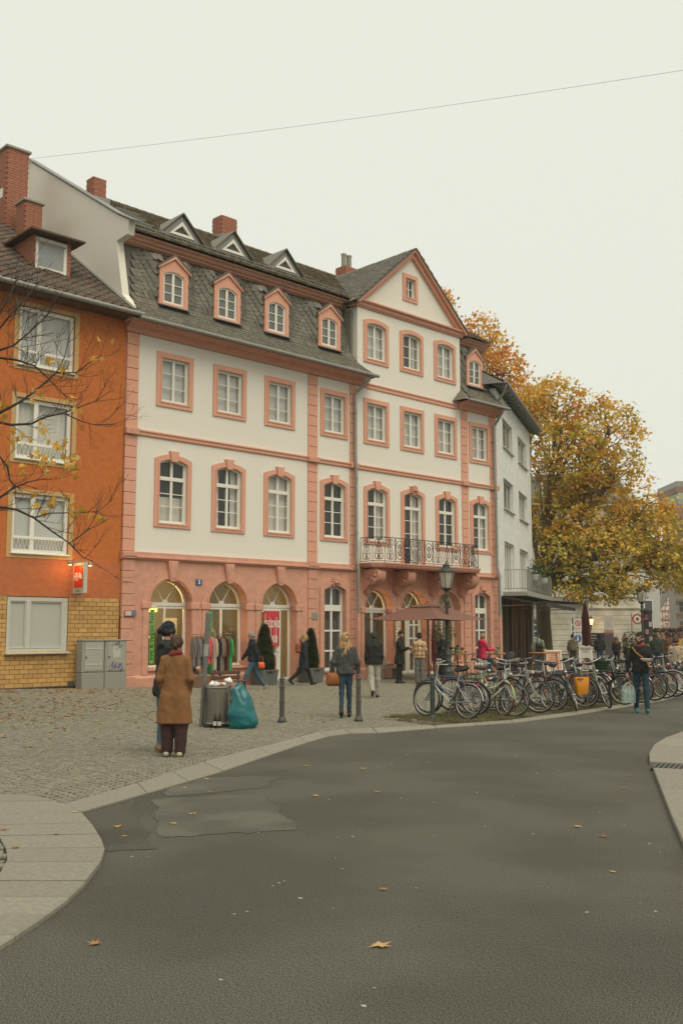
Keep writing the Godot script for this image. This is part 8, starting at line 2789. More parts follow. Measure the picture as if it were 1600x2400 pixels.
func _cafe() -> void:
	var b: MB
	var t := thing("cafe_parasol", "wide dusty pink square parasol over the cafe entrance", "parasol", lf(26.45, 0.0, 2.35, 6))
	b = MB.new()
	b.tube([Vector3(0, 0, 0), Vector3(0, 2.66, 0)], 0.03, 8)
	part(t, "pole", b, M.dark_wood)
	b = MB.new()
	b.cbox(Vector3(0, 0.05, 0), Vector3(0.6, 0.1, 0.6), 0.02)
	part(t, "foot", b, M.concrete)
	var fab := mat(Color(0.19, 0.092, 0.072), 0.9, 0.08, 1.2)
	fab.backlight_enabled = true
	fab.backlight = Color(0.18, 0.09, 0.07)
	var e := 1.45
	for k in 4:
		b = MB.new()
		var a := k * PI / 2 + PI / 4
		var c0 := Vector3(cos(a) * e * 1.414, 2.12, sin(a) * e * 1.414)
		var c1 := Vector3(cos(a + PI / 2) * e * 1.414, 2.12, sin(a + PI / 2) * e * 1.414)
		var i0 := Vector3(cos(a) * 0.75, 2.52, sin(a) * 0.75)
		var i1 := Vector3(cos(a + PI / 2) * 0.75, 2.52, sin(a + PI / 2) * 0.75)
		var rows := []
		for q in 5:
			var f := q / 4.0
			var row := PackedVector3Array()
			for w in 7:
				var g := w / 6.0
				row.append(c0.lerp(c1, g).lerp(i0.lerp(i1, g), f) + Vector3(0, -0.05 * sin(g * PI) * (1.0 - f) - 0.03 * sin(f * PI), 0))
			rows.append(row)
		b.sheet(rows, false, true)
		part(t, "canopy", b, fab)
		b = MB.new()
		var v0 := Vector3(cos(a) * 0.8, 2.545, sin(a) * 0.8)
		var v1 := Vector3(cos(a + PI / 2) * 0.8, 2.545, sin(a + PI / 2) * 0.8)
		b.tri(v0, Vector3(0, 2.68, 0), v1)
		part(t, "vent_flap", b, fab)
		b = MB.new()
		b.tube([Vector3(cos(a) * 0.05, 2.62, sin(a) * 0.05), c0 + Vector3(0, -0.02, 0)], 0.012, 4)
		part(t, "rib", b, M.dark_wood)
	b = MB.new()
	b.lathe([[0.0, 2.68], [0.045, 2.71], [0.05, 2.75], [0.03, 2.79], [0.0, 2.8]], Vector3.ZERO, 8)
	part(t, "finial", b, mat(Color(0.4, 0.08, 0.06), 0.4))
	bar_table("high cafe table at the seated man with the cap", 28.05, 2.2, 0.9, 0.75, 0.65)
	bar_table("small high cafe table left of the pink jacket", 28.95, 1.6, 0.98, 0.55, 0.55)
	bar_table("high cafe table right of the pink jacket", 30.4, 2.4, 0.88, 0.8, 0.65)
	bar_table("high cafe table in front of the restaurant posts", 32.2, 3.2, 0.9, 1.1, 0.7)
	table_pot("teal pot of herbs on the capped man's table", 28.0, 0.9, 2.3, Color(0.10, 0.27, 0.22))
	table_pot("pale candle jar plant beside the herbs on the man's table", 28.3, 0.9, 2.35, Color(0.62, 0.48, 0.25))
	table_pot("teal pot on the small table left of the pink jacket", 28.95, 0.98, 1.6, Color(0.12, 0.32, 0.25))
	table_pot("teal pot on the table right of the pink jacket", 30.3, 0.88, 2.4, Color(0.12, 0.34, 0.28))
	table_pot("cream pot on the table before the restaurant posts", 32.2, 0.9, 3.2, Color(0.60, 0.50, 0.30))
	stool("wire bar stool nearest the plaid jacket", 26.2, 3.0, 20)
	stool("wire bar stool left of the capped man's table", 27.0, 2.9, -30)
	stool("wire bar stool in front of the capped man's table", 27.75, 3.1, 10)
	stool("wire bar stool under the woman in pink", 28.62, 3.0, 150)
	stool("wire bar stool right of the pink jacket table", 30.9, 2.9, -60)
	stool("wire bar stool under the man with the cap", 28.15, 1.5, 180)
	t = thing("garden_bench", "grey bench with a pale cushion left of the cafe door", "bench", lf(26.25, 0.0, 0.55))
	b = MB.new()
	b.cbox(Vector3(0.05, 0.40, 0), Vector3(1.0, 0.06, 0.42), 0.012)
	part(t, "seat", b, M.concrete)
	for sd in [-1.0, 1.0]:
		b = MB.new()
		b.cbox(Vector3(0.05 + sd * 0.44, 0.19, 0), Vector3(0.06, 0.38, 0.38), 0.01)
		part(t, "leg", b, M.concrete)
	t = thing("seat_cushion", "pale beige cushion leaning on the grey bench", "cushion", LF * Transform3D(Basis(Vector3.RIGHT, -0.25), Vector3(26.1, 0.43, 0.42)))
	b = MB.new()
	b.cbox(Vector3(0, 0.20, 0), Vector3(0.58, 0.40, 0.12), 0.045)
	part(t, "cover", b, mat(Color(0.42, 0.37, 0.28), 0.9, 0.08, 3.0))
	t = thing("potted_olive", "loose potted olive bush in front of the third cafe arch", "potted tree", lf(29.0, 0.0, 0.9))
	b = MB.new()
	b.lathe([[0.0, 0.0], [0.22, 0.0], [0.30, 0.5], [0.27, 0.5], [0.24, 0.44], [0.0, 0.44]], Vector3.ZERO, 12)
	part(t, "pot", b, M.bollard)
	leafy(t, Vector3(-0.1, 1.62, 0), Vector3(0.62, 0.42, 0.5), 330, 0.09, [Color(0.04, 0.065, 0.02), Color(0.11, 0.13, 0.045)], 0.42)
	leafy(t, Vector3(-0.25, 0.95, 0.1), Vector3(0.3, 0.4, 0.3), 160, 0.08, [Color(0.03, 0.05, 0.018), Color(0.07, 0.09, 0.03)], 0.42)
	t = thing("folded_parasol", "slim wine red folded parasol right of the cafe door", "parasol", lf(28.95, 0.0, 0.45))
	b = MB.new()
	b.lathe([[0.0, 0.0], [0.12, 0.0], [0.12, 0.06], [0.03, 0.08], [0.03, 0.5], [0.09, 0.55], [0.11, 1.2], [0.06, 2.1], [0.0, 2.2]], Vector3.ZERO, 10)
	part(t, "cover", b, mat(Color(0.13, 0.03, 0.025), 0.8))
	t = thing("pram", "black pram with raised hood behind the bicycles", "pram", lf(30.15, 0.0, 3.1, 140))
	b = MB.new()
	for q in 1:
		var rows := []
		for k in 9:
			var a := deg_to_rad(lerpf(0.0, 120.0, k / 8.0))
			var row := PackedVector3Array()
			for w in 9:
				var g := deg_to_rad(w * 22.5)
				row.append(Vector3(cos(a) * 0.30 * sin(g) - 0.02, 0.66 + sin(a) * 0.30 * sin(g), cos(g) * 0.24))
			rows.append(row)
		b.sheet(rows)
	part(t, "hood", b, mat(Color(0.03, 0.03, 0.03), 0.85, 0.2, 4.0))
	b = MB.new()
	b.cbox(Vector3(0.05, 0.53, 0), Vector3(0.75, 0.22, 0.40), 0.06)
	part(t, "carrycot", b, M.black)
	for sx in [-0.28, 0.32]:
		for sz in [-0.22, 0.22]:
			var wn := node(t, "wheel", at(sx, 0.13, sz))
			b = MB.new()
			b.torus(Vector3.ZERO, Vector3(0, 0, 1), 0.11, 0.022, 18, 6)
			part(wn, "tyre", b, M.tyre)
			b = MB.new()
			b.tube([Vector3(0, 0, -0.02), Vector3(0, 0, 0.02)], 0.085, 12)
			part(wn, "disc", b, M.zinc)
	b = MB.new()
	for sz in [-0.2, 0.2]:
		b.tube([Vector3(-0.28, 0.13, sz), Vector3(0.2, 0.5, sz), Vector3(0.58, 0.95, sz)], 0.012, 5)
		b.tube([Vector3(0.32, 0.13, sz), Vector3(-0.15, 0.5, sz)], 0.012, 5)
	b.tube([Vector3(0.58, 0.95, -0.2), Vector3(0.58, 0.95, 0.2)], 0.016, 6)
	part(t, "chassis", b, M.chain)
func board(label: String, x: float, z: float, w: float, h: float, turn: float, face: Color, ink: Color, lines: int) -> void:
	var t := thing("pavement_sign", label, "sign board", at(x, 0.0, z, turn), "pavement signs")
	for sd in [-1.0, 1.0]:
		var xf := Transform3D(Basis(Vector3.RIGHT, -0.2 * sd), Vector3(0, 0, 0.18 * sd))
		b_board(t, w, h, xf, face, ink, lines if sd > 0 else 0)
func b_board(t: Node, w: float, h: float, xf: Transform3D, face: Color, ink: Color, lines: int) -> void:
	var b := MB.new()
	b.ring(opening(-w / 2, w / 2, 0.0, h, 0), opening(-w / 2 + 0.04, w / 2 - 0.04, 0.06, h - 0.04, 0), -0.02, 0.02, true, true)
	part(t, "frame", b, M.window_white, xf)
	b = MB.new()
	b.bx(-w / 2 + 0.03, w / 2 - 0.03, 0.05, h - 0.03, -0.012, 0.012)
	part(t, "panel", b, mat(face, 0.6, 0.12, 4.0), xf)
	for q in lines:
		b = MB.new()
		var l := w * (0.35 + 0.3 * absf(sin(q * 2.3 + h)))
		b.box(Vector3(0, h - 0.14 - q * 0.09, 0.014), Vector3(l, 0.035, 0.004))
		part(t, "print_line", b, mat(ink, 0.7), xf)
func _far_signs() -> void:
	var b: MB
	board("pavement sign with pale salmon face beside the green jacket", 8.95, -42.6, 0.72, 0.9, 12, Color(0.55, 0.33, 0.24), Color(0.35, 0.12, 0.08), 6)
	board("taller pavement sign with round red print further right", 10.4, -42.9, 0.55, 1.05, -8, Color(0.45, 0.44, 0.38), Color(0.10, 0.1, 0.09), 2)
	var t := thing("round_print", "round red print on the taller pavement sign", "print", Transform3D(Basis(Vector3.UP, deg_to_rad(-8)) * Basis(Vector3.RIGHT, -0.2), Vector3(10.38, 0.40, -42.62)))
	b = MB.new()
	b.ring(arc_pts(0, 0, 0.17, 0, 360, 20), arc_pts(0, 0, 0.10, 0, 360, 20), -0.004, 0.004, false)
	b.prism(arc_pts(0.02, 0.0, 0.06, 0, 330, 10), -0.004, 0.004)
	part(t, "ring", b, mat(Color(0.45, 0.08, 0.05), 0.6))
	t = thing("traffic_sign", "post with a no parking plate above a blue pedestrian sign", "traffic sign", at(11.75, 0.0, -50.0, -5))
	b = MB.new()
	b.tube([Vector3(0, 0, 0), Vector3(0, 2.45, 0)], 0.03, 8)
	part(t, "post", b, M.zinc)
	b = MB.new()
	b.cbox(Vector3(0, 1.95, 0.045), Vector3(0.40, 0.66, 0.02), 0.006)
	part(t, "upper_plate", b, mat(Color(0.62, 0.60, 0.56), 0.5))
	b = MB.new()
	b.ring(arc_pts(0.02, 2.06, 0.14, 0, 360, 20), arc_pts(0.02, 2.06, 0.10, 0, 360, 20), 0.056, 0.062, false)
	b.box(Vector3(0.02, 2.06, 0.058), Vector3(0.2, 0.035, 0.008), Basis(Vector3(0, 0, 1), -0.7))
	b.box(Vector3(0, 1.80, 0.058), Vector3(0.3, 0.02, 0.006))
	part(t, "red_mark", b, mat(Color(0.45, 0.04, 0.04), 0.5))
	b = MB.new()
	b.cbox(Vector3(0, 1.27, 0.045), Vector3(0.40, 0.62, 0.02), 0.006)
	part(t, "lower_plate", b, mat(Color(0.55, 0.58, 0.6), 0.5))
	b = MB.new()
	b.prism(arc_pts(0, 1.30, 0.175, 0, 360, 24), 0.055, 0.062)
	part(t, "blue_disc", b, mat(Color(0.02, 0.12, 0.30), 0.5))
	b = MB.new()
	b.prism(PackedVector2Array([Vector2(-0.05, 1.2), Vector2(0.05, 1.2), Vector2(0.03, 1.36), Vector2(-0.03, 1.36)]), 0.062, 0.066)
	b.prism(arc_pts(0, 1.40, 0.03, 0, 360, 10), 0.062, 0.066)
	part(t, "figure", b, M.window_white)
	t = thing("folded_parasol", "tall maroon folded parasol in front of the cream house", "parasol", at(14.1, 0.0, -58.0))
	b = MB.new()
	b.lathe([[0.0, 0.0], [0.3, 0.0], [0.3, 0.08], [0.05, 0.1], [0.05, 0.8], [0.26, 0.85], [0.30, 1.5], [0.26, 2.3], [0.10, 3.1], [0.03, 3.3], [0.0, 3.3]], Vector3.ZERO, 10)
	part(t, "cover", b, mat(Color(0.11, 0.02, 0.022), 0.85, 0.15, 2.0))
	t = thing("wall_lantern", "small lit lantern on the cream house wall", "lantern", at(19.75, 2.1, -79.4))
	b = MB.new()
	b.lathe([[0.03, -0.5], [0.05, -0.1], [0.12, 0.0]], Vector3.ZERO, 6)
	b.lathe([[0.2, 0.42], [0.22, 0.45], [0.08, 0.6], [0.0, 0.72]], Vector3.ZERO, 6)
	b.tube([Vector3(0, -0.1, 0), Vector3(0, -0.1, -0.4)], 0.025, 5)
	part(t, "frame", b, M.black)
	b = MB.new()
	b.lathe([[0.11, 0.0], [0.19, 0.42]], Vector3.ZERO, 6)
	part(t, "lamp_glass", b, glow(Color(1.0, 0.75, 0.4), 2.2))
	lamp_or_fill(t, Vector3(0, 0.2, 0.25), Color(1.0, 0.66, 0.3), 0.6, 0.08)
	t = thing("menu_board", "black chalk menu board low on the cream house wall", "board", at(20.0, 0.35, -79.3))
	b = MB.new()
	b.cbox(Vector3(0, 0.55, 0), Vector3(1.6, 1.1, 0.08), 0.02)
	part(t, "slate", b, M.black)
	for q in 4:
		b = MB.new()
		b.box(Vector3(0, 0.9 - q * 0.22, 0.045), Vector3(0.8 - q * 0.1, 0.03, 0.01))
		part(t, "chalk_line", b, M.window_grey)
	t = thing("info_banner", "grey upright banner with red bar and white head", "banner", at(16.25, 0.0, -61.0, -3))
	b = MB.new()
	b.cbox(Vector3(0, 0.75, 0), Vector3(0.55, 1.5, 0.05), 0.01)
	part(t, "grey_panel", b, mat(Color(0.10, 0.10, 0.105), 0.6))
	b = MB.new()
	b.cbox(Vector3(0, 1.6, 0), Vector3(0.55, 0.18, 0.05), 0.01)
	part(t, "red_bar", b, mat(Color(0.52, 0.05, 0.035), 0.6))
	b = MB.new()
	b.cbox(Vector3(0, 2.16, 0), Vector3(0.55, 0.92, 0.05), 0.01)
	part(t, "white_head", b, mat(Color(0.60, 0.59, 0.54), 0.6))
	b = MB.new()
	b.ring(arc_pts(0.12, 2.2, 0.26, 60, 300, 14), arc_pts(0.12, 2.2, 0.22, 60, 300, 14), 0.027, 0.031, false)
	b.box(Vector3(0.1, 2.2, 0.029), Vector3(0.4, 0.03, 0.004), Basis(Vector3(0, 0, 1), 0.8))
	part(t, "line_drawing", b, M.window_grey)
	lettering(t, "lettering", "Ausstellung", 0.08, Transform3D(Basis(), Vector3(0, 1.6, 0.03)), M.window_white)
	t = thing("round_sign", "round red ringed traffic sign on a thin post", "traffic sign", at(17.7, 0.0, -60.0))
	b = MB.new()
	b.tube([Vector3(-0.34, 0, 0), Vector3(-0.34, 2.7, 0)], 0.03, 6)
	b.tube([Vector3(-0.34, 2.35, 0), Vector3(0.6, 2.35, 0)], 0.02, 5)
	part(t, "post", b, M.zinc)
	b = MB.new()
	b.ring(arc_pts(0, 2.36, 0.31, 0, 360, 24), arc_pts(0, 2.36, 0.22, 0, 360, 24), -0.01, 0.03, false)
	part(t, "red_ring", b, mat(Color(0.45, 0.045, 0.04), 0.5))
	b = MB.new()
	b.prism(arc_pts(0, 2.36, 0.23, 0, 360, 24), 0.0, 0.02)
	part(t, "disc", b, M.window_white)
	b = MB.new()
	b.prism(arc_pts(0, 2.36, 0.1, 0, 360, 12), 0.02, 0.026)
	part(t, "symbol", b, mat(Color(0.08, 0.12, 0.12), 0.6))
	t = thing("poster_column", "dark advertising column with torn posters behind the far lamp", "advertising column", at(18.9, 0.0, -62.0))
	b = MB.new()
	b.lathe([[0.0, 0.0], [0.32, 0.0], [0.30, 0.1], [0.30, 2.75], [0.34, 2.8], [0.34, 2.95], [0.0, 3.1]], Vector3.ZERO, 14)
	part(t, "drum", b, mat(Color(0.025, 0.028, 0.026), 0.7))
	for q in 5:
		b = MB.new()
		b.box(Vector3(-0.12 + (q % 2) * 0.22, 0.7 + q * 0.45, 0.29), Vector3(0.2, 0.3, 0.03))
		part(t, "poster", b, mat([Color(0.10, 0.2, 0.02), Color(0.3, 0.3, 0.28), Color(0.35, 0.18, 0.18), Color(0.4, 0.4, 0.38), Color(0.25, 0.04, 0.05)][q], 0.7))
	t = thing("round_bush", "dark clipped bush between the walkers and the beanie man", "bush", at(13.2, 0.0, -45.5))
	b = MB.new()
	b.lathe([[0.0, 0.0], [0.35, 0.0], [0.42, 0.4], [0.0, 0.4]], Vector3.ZERO, 10)
	part(t, "tub", b, M.bollard)
	leafy(t, Vector3(0, 0.95, 0), Vector3(0.62, 0.75, 0.62), 1100, 0.09, [Color(0.012, 0.022, 0.009), Color(0.03, 0.045, 0.018)], 0.4)
func blob(b: MB, prims: Array, cell: float, k := 0.05, cut := -9.0, wrinkle := 0.0, wf := Vector3(9, 6, 9)) -> void:
	var lo := Vector3(9, 9, 9)
	var hi := -lo
	for p in prims:
		var r := maxf(p[2], p[3]) + cell * 2.5
		lo = lo.min(p[0].min(p[1]) - Vector3(r, r, r))
		hi = hi.max(p[0].max(p[1]) + Vector3(r, r, r))
	var nx := int((hi.x - lo.x) / cell) + 2
	var ny := int((hi.y - lo.y) / cell) + 2
	var nz := int((hi.z - lo.z) / cell) + 2
	var fd := PackedFloat32Array()
	fd.resize(nx * ny * nz)
	fd.fill(1.0)
	for p in prims:
		var a: Vector3 = p[0]
		var ba: Vector3 = p[1] - a
		var l2 := maxf(ba.length_squared(), 1e-8)
		var ra: float = p[2]
		var dr: float = p[3] - ra
		var q: float = p[4] if p.size() > 4 else 1.0
		var r := maxf(p[2], p[3]) + maxf(k, cell * 2.0) + cell
		var m0 := (a.min(p[1]) - Vector3(r, r, r) - lo) / cell
		var m1 := (a.max(p[1]) + Vector3(r, r, r) - lo) / cell
		for x in range(maxi(0, int(m0.x)), mini(nx, int(m1.x) + 1)):
			for y in range(maxi(0, int(m0.y)), mini(ny, int(m1.y) + 1)):
				var row := (x * ny + y) * nz
				for z in range(maxi(0, int(m0.z)), mini(nz, int(m1.z) + 1)):
					var pa := lo + Vector3(x, y, z) * cell - a
					var t := clampf(pa.dot(ba) / l2, 0.0, 1.0)
					var e := pa - ba * t
					e.z *= q
					var d := e.length() - ra - dr * t
					var o := fd[row + z]
					var h := maxf(k - absf(o - d), 0.0) / k
					fd[row + z] = minf(o, d) - h * h * k * 0.25
	if cut > -8.0 or wrinkle > 0.0:
		var nf := FastNoiseLite.new()
		nf.frequency = 1.0
		nf.fractal_octaves = 2
		for x in nx:
			for y in ny:
				var yy := lo.y + y * cell
				for z in nz:
					var i := (x * ny + y) * nz + z
					if absf(fd[i]) < 0.09:
						if wrinkle > 0.0: fd[i] += wrinkle * nf.get_noise_3dv((lo + Vector3(x, y, z) * cell) * wf + Vector3(nx, ny, nz))
					fd[i] = maxf(fd[i], cut - yy)
	var id := PackedInt32Array()
	id.resize(fd.size())
	id.fill(-1)
	var sx := ny * nz
	var off := [0, 1, nz, nz + 1, sx, sx + 1, sx + nz, sx + nz + 1]
	var base := b.v.size()
	for x in nx - 1:
		for y in ny - 1:
			for z in nz - 1:
				var i := (x * ny + y) * nz + z
				var f0 := fd[i]
				if absf(f0) > cell * 1.8: continue
				var neg := 0
				for c in off: neg += int(fd[i + c] < 0.0)
				if neg == 0 or neg == 8: continue
				var sum := Vector3.ZERO
				var cnt := 0
				for c in 8:
					for ax in [1, 2, 4]:
						if c & ax: continue
						var fa := fd[i + off[c]]
						var fb := fd[i + off[c | ax]]
						if (fa < 0.0) != (fb < 0.0):
							var t := fa / (fa - fb)
							sum += Vector3(float(c >> 2 & 1), float(c >> 1 & 1), float(c & 1)) + Vector3(1 if ax == 4 else 0, 1 if ax == 2 else 0, 1 if ax == 1 else 0) * t
							cnt += 1
				sum /= cnt
				var g := Vector3(fd[i + sx] + fd[i + sx + nz] + fd[i + sx + 1] + fd[i + sx + nz + 1] - fd[i] - fd[i + nz] - fd[i + 1] - fd[i + nz + 1], fd[i + nz] + fd[i + sx + nz] + fd[i + nz + 1] + fd[i + sx + nz + 1] - fd[i] - fd[i + sx] - fd[i + 1] - fd[i + sx + 1], fd[i + 1] + fd[i + sx + 1] + fd[i + nz + 1] + fd[i + sx + nz + 1] - fd[i] - fd[i + sx] - fd[i + nz] - fd[i + sx + nz])
				id[i] = b.v.size()
				b._add(lo + (Vector3(x, y, z) + sum) * cell, g.normalized())
	for x in range(1, nx - 1):
		for y in range(1, ny - 1):
			for z in range(1, nz - 1):
				var i := (x * ny + y) * nz + z
				var f0 := fd[i]
				if absf(f0) > cell * 1.5: continue
				for e in [[sx, ny * 0 + nz, 1], [nz, 1, sx], [1, sx, nz]]:
					var f1 := fd[i + e[0]]
					if (f0 < 0.0) == (f1 < 0.0): continue
					var q0 := id[i]
					var q1 := id[i - e[1]]
					var q2 := id[i - e[1] - e[2]]
					var q3 := id[i - e[2]]
					if q0 < 0 or q1 < 0 or q2 < 0 or q3 < 0: continue
					if f0 < 0.0: b.ix.append_array([q0, q2, q1, q0, q3, q2])
					else: b.ix.append_array([q0, q1, q2, q0, q2, q3])
var cloth_cache := {}
func cloth(c: Color, rough := 0.92) -> Material:
	var key := str(c) + str(rough)
	if not cloth_cache.has(key): cloth_cache[key] = mat(c, rough, 0.15, 5.0, 0.0, 0.0, 3)
	return cloth_cache[key]
func seg(d: Vector3, l: float) -> Vector3: return d.normalized() * l
func person(label: String, x: float, z: float, face: float, o := {}) -> Node3D:
	var y0: float = o.get("y", 0.02)
	var t := thing("person", label, "person", at(x, y0, z, face), o.get("group", "people on the square"))
	var s: float = o.get("h", 1.7) / 1.75
	var cell: float = o.get("cell", 0.024)
	var skin := Color(0.46, 0.25, 0.17)
	var legs: Array = o.get("legs", [[2, 4], [-2, 2]])
	var arms: Array = o.get("arms", [[4, 8, 14], [-2, 8, 12]])
	var gap: float = o.get("gap", 0.09)
	var lean: float = deg_to_rad(o.get("lean", 2.0))
	var P := {}
	var low := 9.0
	for q in 2:
		var sd := 1.0 if q == 0 else -1.0
		var a := deg_to_rad(legs[q][0])
		var kb := a - deg_to_rad(legs[q][1])
		P["hip%d" % q] = Vector3(sd * gap, 0.9, 0)
		P["knee%d" % q] = P["hip%d" % q] + Vector3(sd * 0.008, -cos(a), sin(a)) * 0.42
		P["ank%d" % q] = P["knee%d" % q] + Vector3(0, -cos(kb), sin(kb)) * 0.41
		low = minf(low, P["ank%d" % q].y)
	var dy: float = 0.075 - low if not o.has("sit") else o.sit / s - 0.83
	for q in P: P[q] += Vector3(0, dy, 0)
	var up := Basis(Vector3.RIGHT, lean)
	var pel := Vector3(0, 0.93 + dy, 0)
	var tor := func(p: Vector3) -> Vector3: return pel + up * (p - Vector3(0, 0.93, 0))
	for q in 2:
		var sd := 1.0 if q == 0 else -1.0
		var f := deg_to_rad(arms[q][0])
		var w := deg_to_rad(arms[q][1])
		var e := f + deg_to_rad(arms[q][2])
		P["sh%d" % q] = tor.call(Vector3(sd * 0.168, 1.40, -0.01))
		P["el%d" % q] = P["sh%d" % q] + Vector3(sd * sin(w), -cos(f) * cos(w), sin(f)).normalized() * 0.285
		var inw: float = arms[q][3] if arms[q].size() > 3 else 0.1
		P["wr%d" % q] = P["el%d" % q] + Vector3(sd * (sin(w) * 0.6 - inw), -cos(e), sin(e)).normalized() * 0.25
	var hd: Vector3 = tor.call(Vector3(0, 1.635, 0.03))
	var nk: Vector3 = tor.call(Vector3(0, 1.47, -0.005))
	var hb := Basis(Vector3.UP, deg_to_rad(o.get("look", 0.0))) * Basis(Vector3.RIGHT, deg_to_rad(o.get("nod", 0.0)))
	var H := func(p: Vector3) -> Vector3: return hd + hb * p
	var b := MB.new()
	b.colored = true
	b.col = skin
	var pr := [[tor.call(Vector3(-0.08, 1.3, 0)), tor.call(Vector3(0.08, 1.3, 0)), 0.1, 0.1, 1.3], [tor.call(Vector3(-0.05, 1.08, 0)), tor.call(Vector3(0.05, 1.08, 0)), 0.095, 0.095, 1.2], [pel - Vector3(0.07, 0, 0), pel + Vector3(0.07, 0, 0), 0.08, 0.08, 1.1], [nk - Vector3(0, 0.05, 0), hd - Vector3(0, 0.06, 0.01), 0.052, 0.05]]
	for q in 2:
		pr.append([P["hip%d" % q], P["knee%d" % q], 0.056, 0.038]); pr.append([P["knee%d" % q], P["ank%d" % q], 0.038, 0.03])
		pr.append([P["sh%d" % q], P["el%d" % q], 0.045, 0.038]); pr.append([P["el%d" % q], P["wr%d" % q], 0.037, 0.026])
	blob(b, pr, maxf(cell, 0.028), 0.06)
	var fine := minf(cell * 0.5, 0.012)
	blob(b, [[H.call(Vector3(0, 0.03, -0.012)), H.call(Vector3(0, 0.03, -0.012)), 0.086, 0.086, 0.9], [H.call(Vector3(0, 0.0, 0.01)), H.call(Vector3(0, -0.055, 0.035)), 0.072, 0.042], [H.call(Vector3(0, 0.012, 0.085)), H.call(Vector3(0, -0.012, 0.104)), 0.01, 0.014], [H.call(Vector3(-0.035, 0.028, 0.07)), H.call(Vector3(0.035, 0.028, 0.07)), 0.014, 0.014], [H.call(Vector3(-0.018, -0.045, 0.075)), H.call(Vector3(0.018, -0.045, 0.075)), 0.011, 0.011], [H.call(Vector3(-0.078, 0.005, -0.01)), H.call(Vector3(-0.082, -0.03, 0.0)), 0.016, 0.011], [H.call(Vector3(0.078, 0.005, -0.01)), H.call(Vector3(0.082, -0.03, 0.0)), 0.016, 0.011], [H.call(Vector3(0, -0.04, -0.01)), nk, 0.05, 0.05]], fine, 0.018)
	b.col = Color(0.02, 0.015, 0.012)
	for sd in [-1.0, 1.0]: blob(b, [[H.call(Vector3(0.03 * sd, 0.012, 0.076)), H.call(Vector3(0.032 * sd, 0.012, 0.0765)), 0.0085, 0.0085]], 0.006, 0.002)
	b.col = Color(0.33, 0.12, 0.1)
	blob(b, [[H.call(Vector3(-0.018, -0.044, 0.083)), H.call(Vector3(0.018, -0.044, 0.083)), 0.006, 0.006]], 0.006, 0.002)
	b.col = skin
	for q in 2:
		var sd := 1.0 if q == 0 else -1.0
		var w: Vector3 = P["wr%d" % q]
		var d: Vector3 = (w - P["el%d" % q]).normalized()
		var side := d.cross(Vector3(sd, 0, 0.2)).normalized()
		var inn := side.cross(d).normalized() * (1.0 if side.cross(d).x * sd < 0 else -1.0)
		var hp := [[w, w + d * 0.075, 0.024, 0.03, 1.0]]
		for k in 4:
			var o0 := w + d * 0.085 + side * (k - 1.5) * 0.019
			var o1: Vector3 = o0 + d * (0.036 - absf(k - 1.4) * 0.004) + inn * 0.012
			hp.append([o0, o1, 0.0095, 0.009]); hp.append([o1, o1 + d * 0.015 + inn * 0.026, 0.009, 0.0075])
		hp.append([w + d * 0.02 + side * 0.022, w + d * 0.06 + side * 0.045 + inn * 0.015, 0.012, 0.0085])
		blob(b, hp, 0.0075 if cell < 0.03 else 0.011, 0.008)
	_scale(b, s)
	part(t, "body", b, M.skin)
	var wide: float = o.get("wide", 1.0)
	b = MB.new()
	pr = [[pel + Vector3(-0.07, 0.02, 0), pel + Vector3(0.07, 0.02, 0), 0.118, 0.118, 1.12]]
	for q in 2:
		pr.append([P["hip%d" % q], P["knee%d" % q], 0.088, 0.064 * wide + 0.002])
		pr.append([P["knee%d" % q], P["ank%d" % q] + Vector3(0, 0.015, 0), 0.064 * wide + 0.004, 0.05 * wide + 0.004])
	blob(b, pr, cell, 0.035, -9.0, 0.011, Vector3(8, 9, 8))
	_scale(b, s)
	part(t, "trousers", b, o.get("trousers_mat", cloth(o.get("trousers", Color(0.03, 0.05, 0.09)))))
	for q in 2:
		b = MB.new()
		var a: Vector3 = P["ank%d" % q]
		var kb := deg_to_rad(legs[q][0] - legs[q][1])
		var fb := Basis(Vector3.RIGHT, clampf(-kb * 0.9 if not o.has("sit") else 0.2, -0.2, 0.9))
		blob(b, [[a + fb * Vector3(0, -0.035, -0.045), a + fb * Vector3(0, -0.045, 0.14), 0.045, 0.036], [a + Vector3(0, 0.05 if o.get("boots", false) else 0.01, -0.01), a + fb * Vector3(0, -0.03, 0.02), 0.046, 0.045]], minf(cell, 0.02), 0.03)
		_scale(b, s)
		part(t, "shoe", b, cloth(o.get("shoes", Color(0.02, 0.02, 0.02)), 0.6))
	var puff: float = o.get("puff", 0.0)
	b = MB.new()
	pr = [[tor.call(Vector3(0, 1.4, 0)), pel - Vector3(0, 0.05, 0), 0.10 + puff, 0.11 + puff, 1.0], [tor.call(Vector3(0.0, 1.45, -0.005)), tor.call(Vector3(0.155, 1.405, -0.01)), 0.07, 0.062], [tor.call(Vector3(0.0, 1.45, -0.005)), tor.call(Vector3(-0.155, 1.405, -0.01)), 0.07, 0.062], [nk + Vector3(0, -0.03, 0), nk + Vector3(0, 0.03, 0.0), 0.072, 0.066]]
	for sd in [-1.0, 1.0]:
		pr.append([tor.call(Vector3(sd * 0.085, 1.34, 0)), tor.call(Vector3(sd * 0.07, 1.12, 0)), 0.096 + puff, 0.092 + puff])
		pr.append([tor.call(Vector3(sd * 0.07, 1.12, 0)), pel + Vector3(sd * 0.082, -0.12, 0), 0.094 + puff, 0.122 + puff])
	var hem: float = o.get("hem", 0.82)
